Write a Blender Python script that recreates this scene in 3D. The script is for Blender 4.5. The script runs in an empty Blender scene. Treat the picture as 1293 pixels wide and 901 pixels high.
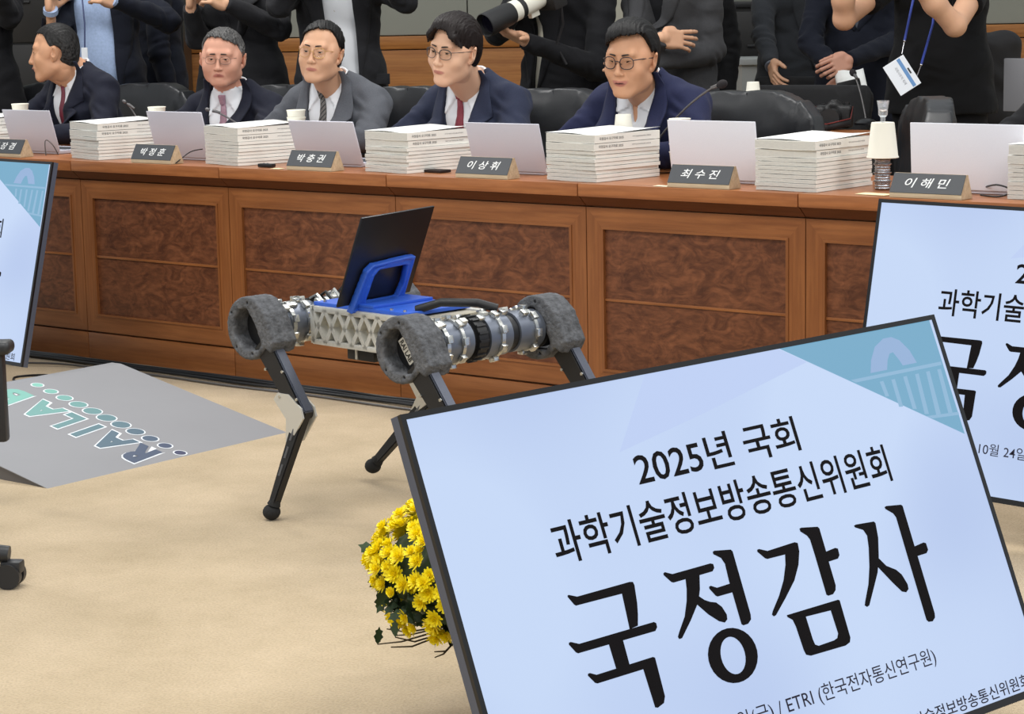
import bpy, bmesh, math, random
import numpy as np
from mathutils import Vector, Matrix, Euler
import openvdb as vdb

# ------------------------------------------------------------------ camera, world, lights, exposure
SC = bpy.context.scene
COL = SC.collection
CAM_RIGHT = Vector((0.78374, 0.62079, -0.01934))
CAM_UP = Vector((-0.08465, 0.13762, 0.98686))
CAM_FWD = Vector((-0.61530, 0.77180, -0.16040))
cam_data = bpy.data.cameras.new('camera')
cam_data.sensor_width = 36.0
cam_data.lens = 36.0 * 2800.0 / 1293.0
cam_data.clip_start = 0.1
cam_data.clip_end = 80
cam = bpy.data.objects.new('camera', cam_data)
COL.objects.link(cam)
_m = Matrix((CAM_RIGHT, CAM_UP, -CAM_FWD)).transposed().to_4x4()
_m.translation = Vector((6.47476, -5.53297, 1.33023))
cam.matrix_world = _m
SC.camera = cam

world = bpy.data.worlds.new('hall_light')
SC.world = world
world.use_nodes = True
_bg = world.node_tree.nodes['Background']
_bg.inputs['Color'].default_value = (0.90, 0.96, 1.0, 1)
_bg.inputs['Strength'].default_value = 0.62

def ceiling_lamp(x, y, sx, sy, power, z=3.1, rot=0.0):
    L = bpy.data.lights.new('ceiling_panel_light', 'AREA')
    L.shape = 'RECTANGLE'; L.size = sx; L.size_y = sy; L.energy = power; L.color = (1.0, 0.98, 0.95)
    o = bpy.data.objects.new('ceiling_panel_light', L); COL.objects.link(o)
    o.location = (x, y, z); o.rotation_euler = (0, 0, rot)
    return o
for _x, _y in ((-0.5, -2.4), (2.6, -2.4), (5.7, -2.4), (-0.5, 0.6), (2.6, 0.6), (5.7, 0.6), (2.0, -5.4), (5.4, -5.4)):
    ceiling_lamp(_x, _y, 1.9, 0.7, 40)

SC.view_settings.view_transform = 'Standard'
SC.view_settings.look = 'None'
SC.view_settings.gamma = 1.0
SC.view_settings.use_curve_mapping = False
SC.view_settings.exposure = 0.16

# ------------------------------------------------------------------ helpers
random.seed(7)
PI = math.pi
def R(d): return math.radians(d)
def link(o, parent=None):
    COL.objects.link(o)
    if parent is not None: o.parent = parent
    return o
def tag(o, label=None, cat=None, group=None, kind=None):
    if label: o['label'] = label
    if cat: o['category'] = cat
    if group: o['group'] = group
    if kind: o['kind'] = kind
    return o
def thing(name, label, cat, loc=(0, 0, 0), rz=0.0, group=None, rot=None):
    o = bpy.data.objects.new(name, None)
    o.empty_display_size = 0.05
    o.location = loc
    o.rotation_euler = rot if rot is not None else (0, 0, rz)
    link(o)
    return tag(o, label, cat, group)
def copy_thing(src, loc, rz=0.0, label=None, cat=None, group=None):
    r = src.copy(); link(r); r.location = loc; r.rotation_euler = (0, 0, rz)
    if label: r['label'] = label
    if group: r['group'] = group
    for ch in list(src.children):
        c = ch.copy(); link(c, r)
        for g in list(ch.children):
            d = g.copy(); link(d, c)
    return r

class MB:
    """collects shapes of one part and links them as one mesh object"""
    def __init__(s): s.v = []; s.f = []; s.m = []
    def add(s, vs, fs, mi=0, M=None):
        b = len(s.v)
        for p in vs:
            p = Vector(p)
            if M is not None: p = M @ p
            s.v.append(tuple(p))
        for f in fs: s.f.append(tuple(i + b for i in f)); s.m.append(mi)
        return s
    def box(s, lo, hi, mi=0, M=None, bev=0.0):
        x0, y0, z0 = lo; x1, y1, z1 = hi
        if bev > 0:
            bm = bmesh.new(); bmesh.ops.create_cube(bm, size=1)
            for v in bm.verts:
                v.co = Vector(((x0 + x1) / 2 + v.co.x * (x1 - x0), (y0 + y1) / 2 + v.co.y * (y1 - y0), (z0 + z1) / 2 + v.co.z * (z1 - z0)))
            bmesh.ops.bevel(bm, geom=bm.edges[:], offset=bev, segments=2, affect='EDGES', profile=0.6)
            bm.verts.index_update()
            vs = [tuple(v.co) for v in bm.verts]; fs = [[v.index for v in f.verts] for f in bm.faces]; bm.free()
            return s.add(vs, fs, mi, M)
        vs = [(x0, y0, z0), (x1, y0, z0), (x1, y1, z0), (x0, y1, z0), (x0, y0, z1), (x1, y0, z1), (x1, y1, z1), (x0, y1, z1)]
        fs = [(0, 3, 2, 1), (4, 5, 6, 7), (0, 1, 5, 4), (1, 2, 6, 5), (2, 3, 7, 6), (3, 0, 4, 7)]
        return s.add(vs, fs, mi, M)
    def cyl(s, a, b, ra, rb=None, n=16, mi=0, M=None, caps=True):
        rb = ra if rb is None else rb
        a = Vector(a); b = Vector(b); d = (b - a).normalized()
        u = d.orthogonal().normalized(); w = d.cross(u)
        vs = []
        for i in range(n):
            t = 2 * PI * i / n; e = u * math.cos(t) + w * math.sin(t)
            vs.append(a + e * ra)
        for i in range(n):
            t = 2 * PI * i / n; e = u * math.cos(t) + w * math.sin(t)
            vs.append(b + e * rb)
        fs = [(i, (i + 1) % n, n + (i + 1) % n, n + i) for i in range(n)]
        if caps: fs += [tuple(range(n - 1, -1, -1)), tuple(range(n, 2 * n))]
        return s.add(vs, fs, mi, M)
    def tube(s, pts, r, n=8, mi=0, M=None, closed=False):
        P = [Vector(p) for p in pts]; k = len(P)
        rr = r if isinstance(r, (list, tuple)) else [r] * k
        vs = []; prev = None
        for i, p in enumerate(P):
            if closed: d = (P[(i + 1) % k] - P[i - 1])
            else: d = P[min(i + 1, k - 1)] - P[max(i - 1, 0)]
            d.normalize()
            if prev is None: u = d.orthogonal().normalized()
            else:
                u = prev - d * prev.dot(d)
                u = u.normalized() if u.length > 1e-6 else d.orthogonal().normalized()
            prev = u; w = d.cross(u)
            for j in range(n):
                t = 2 * PI * j / n; vs.append(p + (u * math.cos(t) + w * math.sin(t)) * rr[i])
        fs = []
        for i in range(k if closed else k - 1):
            i2 = (i + 1) % k
            for j in range(n): fs.append((i * n + j, i * n + (j + 1) % n, i2 * n + (j + 1) % n, i2 * n + j))
        if not closed: fs += [tuple(range(n - 1, -1, -1)), tuple((k - 1) * n + j for j in range(n))]
        return s.add(vs, fs, mi, M)
    def lathe(s, prof, n=24, mi=0, M=None):
        vs = []; k = len(prof)
        for r, z in prof:
            for j in range(n):
                t = 2 * PI * j / n; vs.append((r * math.cos(t), r * math.sin(t), z))
        fs = []
        for i in range(k - 1):
            for j in range(n): fs.append((i * n + j, i * n + (j + 1) % n, (i + 1) * n + (j + 1) % n, (i + 1) * n + j))
        fs += [tuple(range(n - 1, -1, -1)), tuple((k - 1) * n + j for j in range(n))]
        return s.add(vs, fs, mi, M)
    def prism(s, poly, d0, d1, axis='y', mi=0, M=None):
        """poly = outline (a, b); extruded from d0 to d1 along the axis"""
        def mk(a, b, d):
            return {'x': (d, a, b), 'y': (a, d, b), 'z': (a, b, d)}[axis]
        n = len(poly)
        vs = [mk(a, b, d0) for a, b in poly] + [mk(a, b, d1) for a, b in poly]
        fs = [tuple(range(n)), tuple(range(2 * n - 1, n - 1, -1))] + [(i, n + i, n + (i + 1) % n, (i + 1) % n) for i in range(n)]
        return s.add(vs, fs, mi, M)
    def ball(s, c, r, mi=0, M=None, n=12, sc=(1, 1, 1)):
        vs = []; fs = []; k = n // 2
        for i in range(1, k):
            a = PI * i / k
            for j in range(n):
                t = 2 * PI * j / n
                vs.append((c[0] + r * sc[0] * math.sin(a) * math.cos(t), c[1] + r * sc[1] * math.sin(a) * math.sin(t), c[2] + r * sc[2] * math.cos(a)))
        for i in range(k - 2):
            for j in range(n): fs.append((i * n + j, (i + 1) * n + j, (i + 1) * n + (j + 1) % n, i * n + (j + 1) % n))
        vs.append((c[0], c[1], c[2] + r * sc[2])); vs.append((c[0], c[1], c[2] - r * sc[2]))
        t0 = len(vs) - 2
        for j in range(n):
            fs.append((t0, j, (j + 1) % n)); fs.append((t0 + 1, (k - 2) * n + (j + 1) % n, (k - 2) * n + j))
        return s.add(vs, fs, mi, M)
    def mesh(s, name, mats, smooth=None):
        me = bpy.data.meshes.new(name); me.from_pydata(s.v, [], s.f)
        for m in (mats if isinstance(mats, (list, tuple)) else [mats]): me.materials.append(m)
        me.polygons.foreach_set('material_index', s.m)
        bm = bmesh.new(); bm.from_mesh(me); bmesh.ops.recalc_face_normals(bm, faces=bm.faces); bm.to_mesh(me); bm.free()
        if smooth is not None:
            me.shade_smooth()
            if smooth > 0: me.set_sharp_from_angle(angle=R(smooth))
        me.update()
        return me
    def build(s, name, mats, parent=None, smooth=40, loc=None, rot=None):
        o = bpy.data.objects.new(name, s.mesh(name, mats, smooth)); link(o, parent)
        if loc is not None: o.location = loc
        if rot is not None: o.rotation_euler = rot
        return o
def put(name, me, parent=None, loc=(0, 0, 0), rot=(0, 0, 0), scale=None):
    o = bpy.data.objects.new(name, me); link(o, parent); o.location = loc; o.rotation_euler = rot
    if scale is not None: o.scale = scale
    return o

# text as real mesh print; width/height fitted to a box
def text_mesh(txt, mat, w=None, h=None, off=0.0, ext=0.0, shear=0.0, align='LEFT', sp=1.0):
    cu = bpy.data.curves.new('print', 'FONT'); cu.body = txt; cu.size = 1.0; cu.offset = off; cu.extrude = ext
    cu.shear = shear; cu.space_character = sp; cu.resolution_u = 3
    o = bpy.data.objects.new('print', cu); COL.objects.link(o)
    bpy.context.view_layer.update()
    me = bpy.data.meshes.new_from_object(o.evaluated_get(bpy.context.evaluated_depsgraph_get()))
    bpy.data.objects.remove(o); bpy.data.curves.remove(cu)
    co = np.zeros(len(me.vertices) * 3); me.vertices.foreach_get('co', co); co = co.reshape(-1, 3)
    lo = co.min(0); hi = co.max(0)
    sx = (w / (hi[0] - lo[0])) if w else None; sy = (h / (hi[1] - lo[1])) if h else None
    if sx is None: sx = sy
    if sy is None: sy = sx
    co[:, 0] = (co[:, 0] - lo[0]) * sx; co[:, 1] = (co[:, 1] - lo[1]) * sy
    if align == 'CENTER': co[:, 0] -= co[:, 0].max() / 2
    me.vertices.foreach_set('co', co.ravel())
    me.materials.clear(); me.materials.append(mat); me.update()
    return me

# ------------------------------------------------------------------ signed distance sculpting
class SDF:
    def __init__(s, lo, hi, h):
        s.lo = np.array(lo, float); s.h = h
        s.n = np.ceil((np.array(hi) - s.lo) / h).astype(int) + 1
        s.ax = [(s.lo[i] + h * np.arange(s.n[i])).astype(np.float32) for i in range(3)]
        s.A = np.full(s.n, 0.5, np.float32)
    def sl(s, a, b):
        i0 = np.maximum(np.floor((np.array(a) - s.lo) / s.h).astype(int), 0)
        i1 = np.minimum(np.ceil((np.array(b) - s.lo) / s.h).astype(int) + 1, s.n)
        if (i1 <= i0).any(): return None
        return tuple(slice(i0[i], i1[i]) for i in range(3))
    def put(s, f, a, b, k, op='u'):
        m = max(k * 1.2, 4 * s.h)
        S = s.sl(np.array(a) - m, np.array(b) + m)
        if S is None: return s
        x = s.ax[0][S[0]][:, None, None]; y = s.ax[1][S[1]][None, :, None]; z = s.ax[2][S[2]][None, None, :]
        d = f(x, y, z).astype(np.float32); A = s.A[S]
        if op == 's':
            t = np.clip(0.5 - 0.5 * (A + d) / max(k, 1e-6), 0, 1)
            s.A[S] = A * (1 - t) - d * t + k * t * (1 - t)
        elif op == 'i':
            s.A[S] = np.maximum(A, d)
        else:
            t = np.clip(0.5 + 0.5 * (d - A) / max(k, 1e-6), 0, 1)
            s.A[S] = d * (1 - t) + A * t - k * t * (1 - t)
        return s
    def ell(s, c, r, k=0.01, op='u', rot=None):
        c = np.array(c, float); r = np.array(r, float)
        Rm = np.array(Euler(rot).to_matrix()) if rot is not None else None
        def f(x, y, z):
            px, py, pz = x - c[0], y - c[1], z - c[2]
            if Rm is not None:
                px, py, pz = (Rm[0, 0] * px + Rm[1, 0] * py + Rm[2, 0] * pz, Rm[0, 1] * px + Rm[1, 1] * py + Rm[2, 1] * pz, Rm[0, 2] * px + Rm[1, 2] * py + Rm[2, 2] * pz)
            k0 = np.sqrt((px / r[0]) ** 2 + (py / r[1]) ** 2 + (pz / r[2]) ** 2)
            k1 = np.sqrt((px / r[0] ** 2) ** 2 + (py / r[1] ** 2) ** 2 + (pz / r[2] ** 2) ** 2) + 1e-9
            return k0 * (k0 - 1) / k1
        e = r if rot is None else np.full(3, r.max())
        return s.put(f, c - e, c + e, k, op)
    def cap(s, a, b, ra, rb=None, k=0.01, op='u'):
        rb = ra if rb is None else rb
        a = np.array(a, float); b = np.array(b, float); d = b - a; L2 = max(d @ d, 1e-12)
        def f(x, y, z):
            t = np.clip(((x - a[0]) * d[0] + (y - a[1]) * d[1] + (z - a[2]) * d[2]) / L2, 0, 1)
            return np.sqrt((x - a[0] - t * d[0]) ** 2 + (y - a[1] - t * d[1]) ** 2 + (z - a[2] - t * d[2]) ** 2) - (ra + (rb - ra) * t)
        m = max(ra, rb)
        return s.put(f, np.minimum(a, b) - m, np.maximum(a, b) + m, k, op)
    def box(s, c, hf, rad=0.005, k=0.005, op='u', rot=None):
        c = np.array(c, float); hf = np.array(hf, float)
        Rm = np.array(Euler(rot).to_matrix()) if rot is not None else np.eye(3)
        def f(x, y, z):
            px, py, pz = x - c[0], y - c[1], z - c[2]
            qx = abs(Rm[0, 0] * px + Rm[1, 0] * py + Rm[2, 0] * pz) - hf[0] + rad
            qy = abs(Rm[0, 1] * px + Rm[1, 1] * py + Rm[2, 1] * pz) - hf[1] + rad
            qz = abs(Rm[0, 2] * px + Rm[1, 2] * py + Rm[2, 2] * pz) - hf[2] + rad
            o = np.sqrt(np.maximum(qx, 0) ** 2 + np.maximum(qy, 0) ** 2 + np.maximum(qz, 0) ** 2)
            return o + np.minimum(np.maximum(qx, np.maximum(qy, qz)), 0) - rad
        e = hf if rot is None else np.full(3, np.linalg.norm(hf))
        return s.put(f, c - e, c + e, k, op)
    def grid3(s): return s.ax[0][:, None, None], s.ax[1][None, :, None], s.ax[2][None, None, :]
    def mesh(s, name, mats, adapt=0.0, arr=None):
        A = s.A if arr is None else arr
        w = 4 * s.h
        A = np.clip(A, -w, w).astype(np.float32)
        A[0], A[-1] = w, w; A[:, 0], A[:, -1] = w, w; A[:, :, 0], A[:, :, -1] = w, w
        g = vdb.FloatGrid(w); g.copyFromArray(A); g.transform = vdb.createLinearTransform(voxelSize=s.h)
        pts, tris, quads = g.convertToPolygons(0.0, adapt)
        pts = np.asarray(pts, float) + s.lo
        me = bpy.data.meshes.new(name)
        me.from_pydata(pts.tolist(), [], [tuple(t)[::-1] for t in tris.tolist()] + [tuple(q)[::-1] for q in quads.tolist()])
        for m in (mats if isinstance(mats, (list, tuple)) else [mats]): me.materials.append(m)
        me.shade_smooth(); me.update()
        return me
def poly_sd(P, a, b):
    """2-D signed distance to a closed polygon P evaluated on arrays a, b"""
    P = np.array(P, float); n = len(P)
    d = np.full(np.broadcast(a, b).shape, 1e9); sg = np.ones(d.shape)
    for i in range(n):
        j = i - 1
        ex, ey = P[j] - P[i]; wx = a - P[i][0]; wy = b - P[i][1]
        t = np.clip((wx * ex + wy * ey) / (ex * ex + ey * ey), 0, 1)
        d = np.minimum(d, (wx - ex * t) ** 2 + (wy - ey * t) ** 2)
        c1 = b >= P[i][1]; c2 = b < P[j][1]; c3 = ex * wy > ey * wx
        sg = np.where((c1 & c2 & c3) | (~c1 & ~c2 & ~c3), -sg, sg)
    return (np.sqrt(d) * sg).astype(np.float32)
def join_meshes(name, items, mats):
    """items = [(mesh, Matrix)]; one joined mesh, material slots kept by index"""
    bm = bmesh.new()
    for me, M in items:
        t = me.copy(); t.transform(M); bm.from_mesh(t); bpy.data.meshes.remove(t)
    out = bpy.data.meshes.new(name); bm.to_mesh(out); bm.free()
    for m in mats: out.materials.append(m)
    out.shade_smooth(); out.update()
    return out

# ------------------------------------------------------------------ materials
def srgb(r, g, b):
    return tuple((c / 12.92 if c <= 0.04045 else ((c + 0.055) / 1.055) ** 2.4) for c in (r / 255, g / 255, b / 255)) + (1.0,)
MATS = {}
def mat(name, col, rough=0.6, metal=0.0, noise=0.0, nscale=20.0, bump=0.0, bscale=200.0, spec=0.5, coord='Object', stretch=(1, 1, 1), emit=None, coat=0.0, alpha=1.0, trans=0.0, sheen=0.0, col2=None):
    if name in MATS: return MATS[name]
    m = bpy.data.materials.new(name); m.use_nodes = True; nt = m.node_tree; N = nt.nodes; Lk = nt.links
    b = N['Principled BSDF']; b.inputs['Base Color'].default_value = col
    b.inputs['Roughness'].default_value = rough; b.inputs['Metallic'].default_value = metal
    b.inputs['Specular IOR Level'].default_value = spec
    b.inputs['Coat Weight'].default_value = coat; b.inputs['Coat Roughness'].default_value = 0.15
    b.inputs['Transmission Weight'].default_value = trans; b.inputs['Alpha'].default_value = alpha
    b.inputs['Sheen Weight'].default_value = sheen
    tc = N.new('ShaderNodeTexCoord'); mp = N.new('ShaderNodeMapping'); mp.inputs['Scale'].default_value = stretch
    Lk.new(tc.outputs[coord], mp.inputs['Vector'])
    if noise > 0 or col2 is not None:
        n = N.new('ShaderNodeTexNoise'); n.inputs['Scale'].default_value = nscale; n.inputs['Detail'].default_value = 5; n.inputs['Roughness'].default_value = 0.6
        Lk.new(mp.outputs[0], n.inputs['Vector'])
        mx = N.new('ShaderNodeMix'); mx.data_type = 'RGBA'
        rp = N.new('ShaderNodeMapRange'); rp.inputs[1].default_value = 0.3; rp.inputs[2].default_value = 0.7
        Lk.new(n.outputs['Fac'], rp.inputs[0]); Lk.new(rp.outputs[0], mx.inputs[0])
        if col2 is None:
            mx.inputs[6].default_value = tuple(c * (1 - noise) for c in col[:3]) + (1,); mx.inputs[7].default_value = tuple(min(c * (1 + noise), 1) for c in col[:3]) + (1,)
        else: mx.inputs[6].default_value = col; mx.inputs[7].default_value = col2
        Lk.new(mx.outputs[2], b.inputs['Base Color'])
    if bump > 0:
        n2 = N.new('ShaderNodeTexNoise'); n2.inputs['Scale'].default_value = bscale; n2.inputs['Detail'].default_value = 4
        Lk.new(mp.outputs[0], n2.inputs['Vector'])
        bp = N.new('ShaderNodeBump'); bp.inputs['Strength'].default_value = bump; bp.inputs['Distance'].default_value = 0.004
        Lk.new(n2.outputs['Fac'], bp.inputs['Height']); Lk.new(bp.outputs[0], b.inputs['Normal'])
    if emit is not None:
        b.inputs['Emission Color'].default_value = emit[0]; b.inputs['Emission Strength'].default_value = emit[1]
    MATS[name] = m
    return m

# ------------------------------------------------------------------ wood, carpet, wall materials
def wood_mat(name, c1, c2, scale=3.0, axis='x', burl=False, rough=0.38):
    if name in MATS: return MATS[name]
    m = bpy.data.materials.new(name); m.use_nodes = True; nt = m.node_tree; N = nt.nodes; Lk = nt.links
    b = N['Principled BSDF']; b.inputs['Roughness'].default_value = rough
    b.inputs['Coat Weight'].default_value = 0.06; b.inputs['Coat Roughness'].default_value = 0.3; b.inputs['Specular IOR Level'].default_value = 0.35
    tc = N.new('ShaderNodeTexCoord'); mp = N.new('ShaderNodeMapping')
    mp.inputs['Scale'].default_value = (0.55, 1, 1) if burl else ((1.2, 14, 14) if axis == 'x' else (14, 14, 1.2))
    Lk.new(tc.outputs['Object'], mp.inputs['Vector'])
    n = N.new('ShaderNodeTexNoise'); n.inputs['Scale'].default_value = scale; n.inputs['Detail'].default_value = 8
    n.inputs['Roughness'].default_value = 0.65; n.inputs['Distortion'].default_value = 1.6 if burl else 0.4
    Lk.new(mp.outputs[0], n.inputs['Vector'])
    r = N.new('ShaderNodeValToRGB'); r.color_ramp.elements[0].position = 0.36; r.color_ramp.elements[1].position = 0.66
    r.color_ramp.elements[0].color = c1; r.color_ramp.elements[1].color = c2
    Lk.new(n.outputs['Fac'], r.inputs[0])
    n2 = N.new('ShaderNodeTexNoise'); n2.inputs['Scale'].default_value = 90 if burl else 30; n2.inputs['Detail'].default_value = 5
    mp2 = N.new('ShaderNodeMapping'); mp2.inputs['Scale'].default_value = (0.35, 1, 1) if burl else ((0.08, 3, 3) if axis == 'x' else (3, 3, 0.08))
    Lk.new(tc.outputs['Object'], mp2.inputs['Vector']); Lk.new(mp2.outputs[0], n2.inputs['Vector'])
    mx = N.new('ShaderNodeMix'); mx.data_type = 'RGBA'; mx.blend_type = 'MULTIPLY'; mx.inputs[0].default_value = 0.55 if burl else 0.35
    r2 = N.new('ShaderNodeValToRGB'); r2.color_ramp.elements[0].position = 0.35; r2.color_ramp.elements[0].color = (0.45, 0.4, 0.38, 1)
    r2.color_ramp.elements[1].position = 0.62; r2.color_ramp.elements[1].color = (1, 1, 1, 1)
    Lk.new(n2.outputs['Fac'], r2.inputs[0]); Lk.new(r.outputs[0], mx.inputs[6]); Lk.new(r2.outputs[0], mx.inputs[7])
    Lk.new(mx.outputs[2], b.inputs['Base Color'])
    MATS[name] = m
    return m
M_WOOD = wood_mat('desk_wood', srgb(134, 80, 42), srgb(158, 100, 56), 2.2, 'x')
M_WOODV = wood_mat('desk_wood_upright', srgb(134, 80, 42), srgb(156, 98, 54), 2.2, 'z')
M_BURL = wood_mat('burl_veneer', srgb(88, 48, 28), srgb(134, 82, 52), 20, burl=True, rough=0.45)
M_EDGE = wood_mat('worktop_wood', srgb(152, 92, 52), srgb(178, 114, 68), 2.6, 'x', rough=0.3)
M_WALLW = wood_mat('wall_wood', srgb(160, 100, 44), srgb(188, 126, 64), 2.0, 'x', rough=0.45)

def carpet_mat():
    m = bpy.data.materials.new('carpet'); m.use_nodes = True; nt = m.node_tree; N = nt.nodes; Lk = nt.links
    b = N['Principled BSDF']; b.inputs['Roughness'].default_value = 0.95; b.inputs['Specular IOR Level'].default_value = 0.1
    b.inputs['Sheen Weight'].default_value = 0.2
    tc = N.new('ShaderNodeTexCoord')
    n = N.new('ShaderNodeTexNoise'); n.inputs['Scale'].default_value = 2.6; n.inputs['Detail'].default_value = 6; n.inputs['Roughness'].default_value = 0.7
    n2 = N.new('ShaderNodeTexNoise'); n2.inputs['Scale'].default_value = 170; n2.inputs['Detail'].default_value = 3
    for q in (n, n2): Lk.new(tc.outputs['Object'], q.inputs['Vector'])
    r = N.new('ShaderNodeValToRGB'); r.color_ramp.elements[0].position = 0.32; r.color_ramp.elements[1].position = 0.68
    r.color_ramp.elements[0].color = srgb(176, 156, 124); r.color_ramp.elements[1].color = srgb(198, 177, 146)
    Lk.new(n.outputs['Fac'], r.inputs[0])
    mx = N.new('ShaderNodeMix'); mx.data_type = 'RGBA'; mx.blend_type = 'MULTIPLY'; mx.inputs[0].default_value = 0.5
    r2 = N.new('ShaderNodeValToRGB'); r2.color_ramp.elements[0].position = 0.3; r2.color_ramp.elements[0].color = (0.62, 0.6, 0.58, 1); r2.color_ramp.elements[1].position = 0.6
    Lk.new(n2.outputs['Fac'], r2.inputs[0]); Lk.new(r.outputs[0], mx.inputs[6]); Lk.new(r2.outputs[0], mx.inputs[7]); Lk.new(mx.outputs[2], b.inputs['Base Color'])
    bp = N.new('ShaderNodeBump'); bp.inputs['Strength'].default_value = 0.5; bp.inputs['Distance'].default_value = 0.006
    Lk.new(n2.outputs['Fac'], bp.inputs['Height']); Lk.new(bp.outputs[0], b.inputs['Normal'])
    return m

# ------------------------------------------------------------------ the setting
fb = MB(); fb.box((-9, -9, -0.05), (13, 11, 0.0))
floor = fb.build('floor', carpet_mat(), smooth=None); tag(floor, kind='structure')

# back wall: stands square to the view axis, grey cloth panels over a wooden dado
WD = Vector((0.783, 0.622, 0)).normalized()          # along the wall
WN = Vector((0.622, -0.783, 0)).normalized()         # into the room
W0 = Vector((-0.58, 4.32, 0))                        # foot of the wall in the middle of the view
WM = Matrix(((WD.x, -WN.x, 0, W0.x), (WD.y, -WN.y, 0, W0.y), (0, 0, 1, 0), (0, 0, 0, 1)))
M_PLASTER = mat('wall_core', srgb(120, 118, 110), 0.9)
M_PANEL = mat('grey_wall_cloth', srgb(150, 151, 141), 0.92, noise=0.06, nscale=300, bump=0.2, bscale=700)
M_PALE = mat('pale_pillar', srgb(186, 182, 166), 0.8, noise=0.04, nscale=30)
wb = MB(); wb.box((-5.5, 0.03, 0), (6.5, 0.15, 3.4)); wall = wb.build('wall_back', M_PLASTER, smooth=None); wall.matrix_world = WM; tag(wall, kind='structure')
pnl = MB(); pnl.box((0.003, 0.0, 1.135), (0.867, 0.03, 3.3), bev=0.004); pme = pnl.mesh('wall_panel', M_PANEL, 30)
for i in range(-6, 7):
    put('wall_panel', pme, wall, (0.04 + i * 0.87, 0, 0))
wp = MB(); wp.box((0.002, -0.012, 0.08), (1.738, 0.03, 1.055), bev=0.003); wpm = wp.mesh('dado_panel', M_WALLW, 30)
wr = MB(); wr.box((0.002, -0.02, 1.06), (1.738, 0.03, 1.13), bev=0.004); wrm = wr.mesh('dado_rail', M_WALLW, 30)
for i in range(-3, 4):
    put('dado_panel', wpm, wall, (0.04 + i * 1.74, 0, 0)); put('dado_rail', wrm, wall, (0.04 + i * 1.74, 0, 0))
bb = MB(); bb.box((-5.5, -0.02, 0), (6.5, 0.03, 0.075)); bbo = bb.build('baseboard_back', mat('dark_skirting', srgb(60, 40, 30), 0.5), smooth=None); bbo.matrix_world = WM; tag(bbo, kind='structure')

# ------------------------------------------------------------------ curved hearing desk, one joinery unit per bay
BW = 0.79
def desk_unit_meshes():
    d = {}
    g = 0.0015
    m = MB(); m.box((g, 0.0, 0.0), (BW - g, 0.02, 0.1), bev=0.002); d['plinth'] = (m.mesh('plinth', M_WOOD, 30), 1)
    m = MB()
    # mitred bottom and top rails with a bevelled inner moulding
    m.prism([(g, 0.107), (BW - g, 0.107), (BW - 0.057, 0.166), (0.057, 0.166)], 0.0, 0.022)
    m.prism([(0.057, 0.166), (BW - 0.057, 0.166), (BW - 0.066, 0.174), (0.066, 0.174)], -0.003, 0.02)
    d['bottom_rail'] = (m.mesh('bottom_rail', M_WOOD, 30), 1)
    m = MB()
    m.prism([(0.057, 0.621), (BW - 0.057, 0.621), (BW - g, 0.68), (g, 0.68)], 0.0, 0.022)
    m.prism([(0.057, 0.621), (0.066, 0.613), (BW - 0.066, 0.613), (BW - 0.057, 0.621)], -0.003, 0.02)
    d['top_rail'] = (m.mesh('top_rail', M_WOOD, 30), 1)
    m = MB()
    m.prism([(g, 0.107), (0.057, 0.166), (0.057, 0.621), (g, 0.68)], 0.0, 0.022)
    m.prism([(0.057, 0.166), (0.066, 0.174), (0.066, 0.613), (0.057, 0.621)], -0.003, 0.02)
    d['stile'] = (m.mesh('stile', M_WOODV, 30), 2)
    m = MB(); m.box((0.066, 0.008, 0.174), (BW - 0.066, 0.018, 0.389)); d['veneer_panel'] = (m.mesh('veneer_panel', M_BURL, None), 1)
    m = MB(); m.box((0.066, 0.008, 0.396), (BW - 0.066, 0.018, 0.613)); d['veneer_panel.up'] = (m.mesh('veneer_panel', M_BURL, None), 1)
    m = MB(); m.box((0.066, 0.003, 0.388), (BW - 0.066, 0.018, 0.397), bev=0.002); d['middle_bead'] = (m.mesh('middle_bead', M_WOOD, 30), 1)
    m = MB(); m.prism([(-0.036, 0.716), (0.0, 0.684), (0.02, 0.684), (0.02, 0.716)], g, BW - g, 'x'); d['cove'] = (m.mesh('cove', wood_mat('cove_wood', srgb(92, 48, 24), srgb(112, 62, 34), 2.2), 30), 1)
    m = MB(); m.box((g, -0.044, 0.716), (BW - g, 0.62, 0.756), bev=0.003); d['worktop'] = (m.mesh('worktop', M_EDGE, 30), 1)
    m = MB(); m.box((g, 0.02, 0.0), (g + 0.02, 0.58, 0.716)); m.box((BW - g - 0.02, 0.02, 0.0), (BW - g, 0.58, 0.716)); m.box((g, 0.02, 0.06), (BW - g, 0.03, 0.716))
    d['carcass'] = (m.mesh('carcass', M_WOODV, None), 1)
    return d
DU = desk_unit_meshes()
def desk_unit(x, label):
    t = thing('desk_unit', label, 'desk', (x, 0, 0), 0, 'joined bays of the long hearing desk')
    for k, (me, n) in DU.items():
        put(k.split('.')[0], me, t)
        if n == 2:
            o = put(k.split('.')[0], me, t, (BW, 0, 0)); o.scale = (-1, 1, 1)
    return t
desk_unit(-1 * BW, 'desk bay half hidden behind the left monitor, in its shade')
desk_unit(0 * BW, 'first full desk bay right of the left monitor, behind the grey ramp')
desk_unit(1 * BW, 'desk bay behind the black panel carried by the robot')
desk_unit(2 * BW, 'desk bay directly right of the black panel, behind the robot rear hips')
desk_unit(3 * BW, 'desk bay with burl panels between the robot and the right monitor')
desk_unit(4 * BW, 'desk bay whose left stile shows beside the right monitor')
desk_unit(5 * BW, 'desk bay hidden behind the right monitor, only its worktop end in view')

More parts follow.
